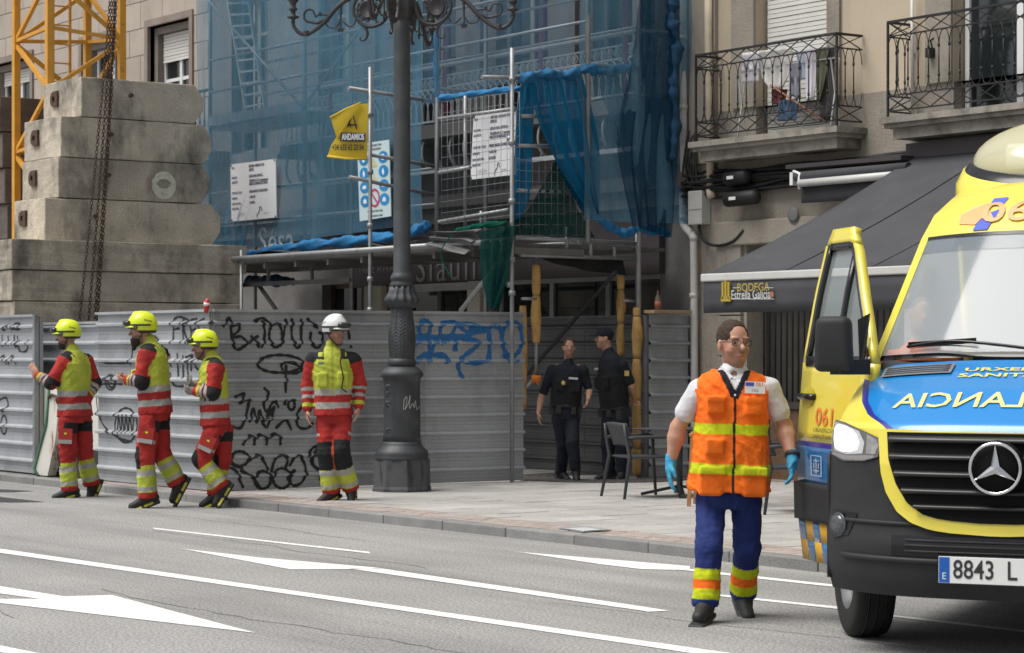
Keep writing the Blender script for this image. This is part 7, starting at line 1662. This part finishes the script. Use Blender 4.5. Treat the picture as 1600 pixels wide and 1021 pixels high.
def firefighter(label, J, cropo, crops, cx, gy, face, head, ground=0, front=False, hc=(.62, .74, .02), beard=None, hands=None, gl=None, scrag=.6, skin=SK):
    p = Person(label, cx, gy, cropo, crops, J, face, head, ground)
    p.body(skin, (.02, .014, .01), scrag, handpose=hands); p.trousers(fire_trousers_front if front else fire_trousers, (.112, .098, .088), bag=.12, seed=int(cx), amp=.007, hip=(.18, .14))
    p.jacket(fire_jacket_front if front else fire_jacket, FP, (.080, .070, .056), .075, 1.93, seed=int(cx) + 1, amp=.006, extra=pockets); p.boots(BLK, (.02, .02, .02), (.50, .44, .05), .11, .052); p.helmet(hc)
    if beard: p.beard((.02, .014, .01), beard)
    if gl: p.gloves(gl, hands, .02)
    # cargo pocket and radio
    return p
O1, S1 = (0, 470), 3.094
J = dict(head=(322, 178, .02), neck=(352, 248, 0), pelvis=(362, 545, 0), sh_l=(322, 292, -.13), sh_r=(405, 290, .16), el_l=(262, 398, -.20), wr_l=(196, 362, -.14), ha_l=(168, 325, -.10), el_r=(448, 400, .18), wr_r=(420, 470, .05), ha_r=(400, 500, 0),
         hip_l=(338, 585, -.10), kn_l=(332, 745, -.12), an_l=(345, 905, -.10), toe_l=(270, 928, -.16), hip_r=(392, 585, .10), kn_r=(402, 735, .08), an_r=(432, 885, .12), toe_r=(412, 945, .06))
f1 = firefighter('firefighter at far left in red and yellow, hand raised to the hoarding', J, O1, S1, 118, 777, (-.86, .50), (-.97, -.05), hands={'l': 'point'}, beard=.01)
O2, S2 = (150, 470), 3.004
J = dict(head=(213, 145, 0), neck=(255, 205, 0), pelvis=(280, 515, 0), sh_l=(250, 250, -.16), sh_r=(290, 250, .17), el_l=(222, 378, -.22), wr_l=(160, 372, -.18), ha_l=(128, 372, -.12), el_r=(230, 370, .16), wr_r=(165, 380, .05), ha_r=(132, 380, -.01),
         hip_l=(262, 555, -.10), kn_l=(238, 730, -.12), an_l=(250, 910, -.11), toe_l=(160, 945, -.14), hip_r=(288, 555, .10), kn_r=(300, 715, .08), an_r=(372, 850, .10), toe_r=(335, 925, .06))
f2 = firefighter('tall bearded firefighter walking left, second from the left', J, O2, S2, 232, 793, (-1, .10), (-1, -.08), beard=.075, hands={'l': 'fist', 'r': 'fist'})
J = dict(head=(505, 222, 0), neck=(545, 268, 0), pelvis=(560, 570, 0), sh_l=(575, 312, -.16), sh_r=(545, 312, .16), el_l=(556, 428, -.22), wr_l=(478, 426, -.18), ha_l=(440, 428, -.15), el_r=(520, 400, .14), wr_r=(480, 395, .02), ha_r=(446, 388, -.02),
         hip_l=(560, 612, -.10), kn_l=(500, 742, -.12), an_l=(592, 868, -.11), toe_l=(545, 945, -.15), hip_r=(592, 612, .10), kn_r=(585, 760, .09), an_r=(556, 905, .08), toe_r=(478, 945, .04))
f3 = firefighter('shorter firefighter walking left with gloves, third from the left', J, O2, S2, 333, 793, (-1, -.12), (-1, -.05), hands={'l': 'fist', 'r': 'fist'}, gl=(.22, .22, .20))
O4 = (430, 470)
J = dict(head=(284, 152, -.02), neck=(268, 228, 0), pelvis=(274, 525, 0), sh_l=(175, 278, 0), sh_r=(368, 278, 0), el_l=(150, 400, .02), wr_l=(152, 512, -.04), ha_l=(156, 550, -.06), el_r=(398, 395, .04), wr_r=(393, 500, -.02), ha_r=(386, 540, -.05),
         hip_l=(240, 565, 0), kn_l=(242, 715, -.06), an_l=(262, 890, .02), toe_l=(200, 925, -.10), hip_r=(312, 565, 0), kn_r=(310, 705, -.10), an_r=(350, 875, .06), toe_r=(354, 935, -.09))
f4 = firefighter('firefighter in white helmet facing the street beside the lamp post', J, O4, S2, 524, 782, (.06, -1), (.80, -.62), ground=PAVE, front=True, hc=(.62, .63, .64), scrag=.35)
mb = MB(); pp = lambda x, y, z: f4.P('pelvis', x, y, z * f4.tl)
MB().tube([pp(-.10, .17, .95), pp(-.08, .185, .80), pp(-.11, .19, .55), pp(-.09, .2, .38), pp(-.14, .19, .32)], .008, 6).build('radio_cord', M('strap_black', (.015, .015, .016)), f4.root, local=True)
MB().obox(pp(-.11, .16, .93), Vector(f4.side), Vector(f4.f), Vector(f4.up), .022, .02, .045).build('radio', MATS['strap_black'], f4.root, local=True)
MB().obox(pp(.11, .172, .78), Vector(f4.side), Vector(f4.f), Vector(f4.up), .032, .004, .014).build('name_tape', M('tape_green', (.16, .25, .16), rough=.8), f4.root, local=True)
for p, q in ((f1, 'l'), (f2, 'l'), (f3, 'l')):
    a, b = Vector(p.J['hip_' + q]), Vector(p.J['kn_' + q]); d = (b - a).normalized(); c = a.lerp(b, .42) + Vector((0, -.105, 0))
    pk = MB(); bm_ = pk.obox(c, d, d.cross(Vector((0, 1, 0))).normalized(), Vector((0, 1, 0)), .085, .075, .02).build('cargo_pocket', M('pocket_red', RED, rough=.85, var=.1, vs=14), p.root, local=True)
    MB().obox(c + d * .062 + Vector((0, -.021, 0)), d, d.cross(Vector((0, 1, 0))).normalized(), Vector((0, 1, 0)), .022, .074, .002).build('pocket_band', M('silver_band', SIL, rough=.6), bm_, local=True)
    MB().obox(c - d * .03 + Vector((0, -.021, 0)), d, d.cross(Vector((0, 1, 0))).normalized(), Vector((0, 1, 0)), .010, .014, .002).build('pocket_tab', M('tab_yellow', (.7, .6, .02), rough=.6), bm_, local=True)

# ---- police officers
OP, SP = (800, 390), 2.554
def pol_jacket(s, V, z, x, y, on, t): C = np.tile(np.array(NAVY), (len(V), 1)); C[(~on) & (z < .9) & (z > .02)] = np.array(NAVY) * .7; return C
def pol_trousers(s, V, t, own): return np.tile(np.array(NAVY) * .9, (len(V), 1))
PP = [(-.02, .175, .125), (.1, .185, .14), (.35, .195, .15), (.6, .20, .15), (.8, .200, .135), (.93, .165, .10), (1.02, .075, .075)]
def police(label, J, cx, gy, face, head, cap=False, hands=None, hair=(.05, .03, .02), scrag=.4):
    p = Person(label, cx, gy, OP, SP, J, face, head, PAVE, h=.010); p.body((.44, .25, .17), hair, scrag, handpose=hands)
    p.trousers(pol_trousers, (.108, .09, .078), seed=int(cx), amp=.005, hip=(.175, .135)); p.jacket(pol_jacket, PP, (.066, .060, .05), .05, .80, seed=int(cx), amp=.004); p.boots(BLK, (.014, .014, .014), None, .09, .045)
    p.jacket(lambda s, V, z, x, y, on, t: np.tile(np.array((.010, .011, .014)), (len(V), 1)), [(.06, .20, .158), (.3, .208, .168), (.6, .205, .165), (.78, .18, .15), (.86, .13, .12)], (.03, .03, .03), 0, 0, seed=3, amp=.004, name='tactical_vest', extra=pockets)
    b = MB(); pb = lambda a, z: Vector(p.J['pelvis'] + p.side * .185 * p.S * math.cos(a) + p.f * .14 * p.S * math.sin(a) + p.up * z)
    b.tube([pb(2 * math.pi * k / 20, .05) for k in range(21)], .024, 6, cap=False); bo = b.build('duty_belt', M('belt_black', (.012, .012, .013), rough=.6), p.root, local=True)
    for a, hh in ((.15, .07), (2.9, .09), (3.6, .06), (1.0, .05), (2.1, .045)): c = pb(a, .0); MB().obox(c, Vector((math.cos(a), 0, 0)).normalized(), Vector(p.f), Vector(p.up), .03, .03, hh).build('belt_pouch', MATS['belt_black'], bo, local=True)
    if cap:
        hc, S = p.J['head'], p.H; L = lambda x, y, z: hc + (p.hs * x + p.hf * y + p.hu * z) * S; fl = Field(hc - .2, hc + .25, .007); A = [p.hs, p.hf, p.hu]
        fl.ell(L(0, -.012, .055), A, np.array([.088, .112, .085]) * S, .02); fl.box(L(0, 0, -.05), A, np.array([.3, .3, .08]) * S, .005, .001, sub=True); fl.ell(L(0, .125, .034), A, np.array([.07, .07, .010]) * S, .01)
        sdf_obj('cap', fl, lambda V: np.tile(np.array(NAVY), (len(V), 1)), m_cloth, p.root, 1)
    p.hair(hair, .0, .006)
    return p
J = dict(head=(227, 392, 0), neck=(225, 458, 0), pelvis=(212, 640, 0), sh_l=(158, 480, 0), sh_r=(284, 480, 0), el_l=(118, 590, .02), wr_l=(105, 650, -.05), ha_l=(108, 684, -.07), el_r=(308, 565, .03), wr_r=(303, 596, -.14), ha_r=(298, 612, -.19),
         hip_l=(188, 672, 0), kn_l=(205, 780, .05), an_l=(196, 885, .16), toe_l=(225, 905, .06), hip_r=(240, 672, 0), kn_r=(240, 765, -.14), an_r=(252, 872, -.10), toe_r=(258, 920, -.26))
o1 = police('bareheaded police officer in dark uniform walking out of the passage', J, 886, 751, (.08, -1), (.10, -1), hair=(.09, .05, .025), scrag=.45)
c = o1.P('pelvis', 0, .155, .72 * o1.tl)
MB().obox(o1.P('pelvis', -.06, .175, .70 * o1.tl), Vector(o1.side), Vector(o1.f), Vector(o1.up), .055, .006, .013).build('chest_patch', M('patch_white', (.45, .45, .47), rough=.7), o1.root, local=True)
MB().lathe((0, 0, 0), [(0, .01), (.02, .008), (.03, 0)], 12).build('badge', M('badge_gold', (.5, .36, .12), rough=.4, metal=.5), o1.root, local=True).matrix_local = Matrix.Translation(o1.P('pelvis', .065, .178, .58 * o1.tl)) @ Vector(o1.f).to_track_quat('Z', 'Y').to_matrix().to_4x4()
J = dict(head=(368, 355, 0), neck=(390, 415, 0), pelvis=(412, 650, 0), sh_l=(440, 460, -.10), sh_r=(370, 455, .16), el_l=(478, 545, -.08), wr_l=(488, 592, .08), ha_l=(480, 612, .14), el_r=(440, 540, .22), wr_r=(485, 590, .16), ha_r=(490, 605, .1),
         hip_l=(432, 680, -.08), kn_l=(440, 785, -.09), an_l=(440, 885, -.06), toe_l=(415, 905, -.22), hip_r=(392, 680, .08), kn_r=(384, 785, .06), an_r=(388, 885, .06), toe_r=(325, 905, .02))
o2 = police('police officer in dark uniform and cap standing with hands behind the back', J, 955, 749, (-.88, -.47), (-1, -.15), cap=True, hair=(.02, .015, .012), scrag=.25)
MB().obox(o2.P('pelvis', .07, .17, .76 * o2.tl), Vector(o2.side), Vector(o2.f), Vector(o2.up), .04, .006, .013).build('chest_patch', M('patch_white', (.45, .45, .47), rough=.7), o2.root, local=True)
sp_ = Vector(o2.J['sh_l'] * .6 + o2.J['el_l'] * .4); MB().obox(sp_ + Vector((0, -.078, 0)), RGT.copy().to_3d() * 0 + Vector((1, 0, 0)), Vector((0, 1, 0)), UP, .028, .004, .032).build('arm_badge', M('badge_gold', (.5, .36, .12)), o2.root, local=True)

# ---- paramedic
OM, SM = (1000, 480), 1.963
J = dict(head=(286, 115, -.02), neck=(284, 190, 0), pelvis=(272, 560, 0), sh_l=(178, 252, 0), sh_r=(398, 248, 0), el_l=(118, 372, .04), wr_l=(96, 478, .04), ha_l=(92, 530, .02), el_r=(446, 368, .04), wr_r=(460, 465, -.12), ha_r=(455, 515, -.18),
         hip_l=(217, 600, 0), kn_l=(202, 735, -.22), an_l=(192, 892, -.24), toe_l=(160, 905, -.44), hip_r=(327, 600, 0), kn_r=(329, 738, .02), an_r=(324, 885, .16), toe_r=(334, 928, .0))
pm = Person('paramedic in orange vest, blue trousers and gloves crossing the road', 1138, 966, OM, SM, J, (.04, -1), (.36, -.93), 0.0, h=.008, hsc=1.17)
pm.body((.46, .245, .17), (.045, .028, .02), .42, brow=(.05, .03, .022), arm=1.22)
pm.hair((.045, .028, .02), .01, .006)
BLUE = (.014, .028, .135); ORA = (.84, .155, .012); LIM = (.50, .57, .012); WHT = (.60, .60, .63)
def med_tr(s, V, t, own):
    C = np.tile(np.array(BLUE), (len(V), 1)); m = (t > 1.36); C[m] = ORA; C[np.abs(t - 1.46) < .10] = LIM; C[np.abs(t - 1.84) < .10] = LIM; C[t > 1.94] = BLUE; return C
pm.trousers(med_tr, (.100, .088, .080), seed=5, amp=.006, bag=.05, hip=(.20, .155))
def shirt_col(s, V, z, x, y, on, t): return np.tile(np.array(WHT), (len(V), 1))
SP_ = [(-.05, .18, .14), (.3, .19, .15), (.6, .20, .14), (.8, .195, .125), (.93, .14, .10), (1.0, .08, .08)]
def shirt_open(s, fl):
    fl.cone(np.array(s.P('neck', 0, .06, -.02)), np.array(s.P('neck', 0, .13, -.07)), .022, .012, .01, sub=True)
pm.jacket(shirt_col, SP_, (.066, .074, .06), .02, .60, seed=9, amp=.004, name='polo_shirt', extra=shirt_open)
VP = [(-.02, .268, .20), (.06, .262, .20), (.2, .250, .195, .01), (.45, .240, .185), (.7, .232, .165), (.85, .224, .15), (.94, .19, .125), (1.0, .13, .10)]
def vest_shape(s, fl):
    P = lambda x, y, z: np.array(s.P('pelvis', x, y, z * s.tl)); A = [s.side, s.f, s.up]
    # v neck opening and arm holes
    fl.cone(P(0, .15, 1.06), P(0, .195, .74), .088, .008, .01, sub=True); fl.cone(P(0, .10, 1.06), P(0, .17, .86), .085, .02, .01, sub=True); fl.cone(P(0, .10, 1.08), P(0, -.02, 1.12), .10, .10, .01, sub=True)
    for q in (-1, 1):
        a = s.J['sh_l'] if q > 0 else s.J['sh_r']
        fl.box(P(q * .118, .162, .70), A, np.array([.055, .022, .055]) * s.S, .012, .012); fl.box(P(q * .118, .168, .75), A, np.array([.058, .024, .020]) * s.S, .008, .004)
        fl.box(P(q * .135, .170, .07), A, np.array([.075, .03, .085]) * s.S, .02, .02); fl.box(P(q * .130, .190, .165), A, np.array([.080, .022, .028]) * s.S, .006, .003)
    fl.box(P(.118, .178, .36), A, np.array([.055, .03, .05]) * s.S, .012, .01)
def vest_col(s, V, z, x, y, on, t):
    C = np.tile(np.array(ORA), (len(V), 1)); C[np.abs(z - .505) < .042] = LIM; fr = (np.abs(z - .178) < .040); C[fr] = LIM
    C[(np.abs(x) < .008) & (y > 0) & (z < .80)] = (.012, .012, .014)
    C[(y > .02) & (z > .76) & (np.abs(x) < (z - .76) * .36)] = WHT
    edge = (y > .02) & (z > .76) & (np.abs(np.abs(x) - (z - .76) * .36) < .022); C[edge] = (.012, .012, .02); return C
pm.jacket(vest_col, VP, (.062, .06, .06), 0, .0, seed=11, amp=.007, name='safety_vest', extra=vest_shape, ck=.02)
for q in (-1, 1):                                      # polo collar points
    MB().add([pm.P('neck', q * .012, .105, -.045), pm.P('neck', q * .080, .05, .020), pm.P('neck', q * .09, .07, -.015), pm.P('neck', q * .055, .125, -.08)], [(0, 1, 2, 3)]).build('collar', M('polo_white', WHT, rough=.85), pm.root, local=True)
for k in range(3): MB().lathe((0, 0, 0), [(0, .004), (.007, .003), (.008, 0)], 8).build('button', M('button_white', (.7, .7, .7), rough=.5), pm.root, local=True).matrix_local = Matrix.Translation(pm.P('neck', 0, .12 + .015 * k, -.06 - .05 * k)) @ Vector(pm.f).to_track_quat('Z', 'Y').to_matrix().to_4x4()
bc = pm.P('pelvis', -.115, .195, .855 * pm.tl); bx, by, bz = Vector(pm.side), Vector(pm.f), Vector(pm.up)
bd = MB().obox(bc, bx, by, bz, .062, .003, .036).build('name_badge', M('badge_white', (.75, .75, .77), rough=.5), pm.root, local=True)
MB().obox(bc + bz * .02 + bx * .034 + by * .004, bx, by, bz, .026, .001, .011).build('badge_stripe', m_ablp, bd, local=True)
mb = MB(); put_text(mb, '061', bc + bz * .019 - bx * .028 + by * .0045, -bx, bz, .036, sx=.9); mb.build('lettering', m_aor, bd, local=True, fix=False)
mb = MB(); put_text(mb, 'T.E.S.', bc - bz * .018 + by * .0045, -bx, bz, .022); mb.build('lettering', m_inkb, bd, local=True, fix=False)
pm.gloves((.05, .28, .46), None, .035); pm.boots((.02, .02, .022), (.045, .045, .045), None, .06, .044, .20, 'shoe')
hc, S = pm.J['head'], pm.H; L = lambda x, y, z: Vector(hc + (pm.hs * x + pm.hf * y + pm.hu * z) * S); gm = M('glasses_frame', (.02, .018, .018), rough=.4, metal=.3)
gb = MB()
for q in (-1, 1):
    gb.tube([L(q * .033 + .025 * math.cos(a), .103 - .004 * abs(math.cos(a)), .008 + .017 * math.sin(a)) for a in np.linspace(0, 2 * math.pi, 17)], .0024, 5, cap=False); gb.tube([L(q * .058, .099, .012), L(q * .080, .05, .014), L(q * .084, -.01, .010)], .0024, 5)
gb.tube([L(-.009, .104, .012), L(.009, .104, .012)], .0024, 5); gb.build('glasses', gm, pm.root, local=True, fix=False)
w_, h_ = Vector(pm.J['wr_r']), Vector(pm.J['ha_r']); d = (h_ - w_).normalized(); MB().tube([w_ - d * .045, w_ - d * .02], .040 * S, 14).build('wrist_watch', m_inkb, pm.root, local=True)

# ---- crew member seen dimly in the cab
def crew():
    c = loc(1440, 497, 14.0); ry = YAW - R(23)
    root = thing('person', 'crew member in orange seen dimly through the ambulance windscreen', 'person', AMB + Vector((c.x * math.cos(ry) - c.y * math.sin(ry), c.x * math.sin(ry) + c.y * math.cos(ry), .95)), YAW)
    fl = Field((-.35, -.3, -.1), (.35, .3, 1.05), .012); e = np.eye(3); hz = c.z - .95
    fl.ell((0, 0, hz + .02), e, (.075, .09, .11), .02); fl.ell((0, -.03, hz - .05), e, (.06, .07, .07), .03); fl.cone((0, .01, hz - .08), (0, .02, hz - .2), .055, .06, .03); fl.stack((0, .03, 0), e, [(0, .18, .14), (hz - .4, .2, .14), (hz - .22, .17, .11), (hz - .14, .07, .07)], .04)
    for q in (-1, 1): fl.cone((q * .18, .02, hz - .25), (q * .20, .05, hz - .55), .06, .05, .03)
    fl.ell((0, -.10, hz - .0), e, (.014, .02, .02), .01)
    def cf(V):
        C = np.tile(np.array(SK), (len(V), 1)); C[V[:, 2] < hz - .13] = ORA; C[(V[:, 2] > hz + .06) & (V[:, 1] > -.06)] = (.12, .09, .07); return C
    sdf_obj('body', fl, cf, m_cloth, root, 2)
crew()
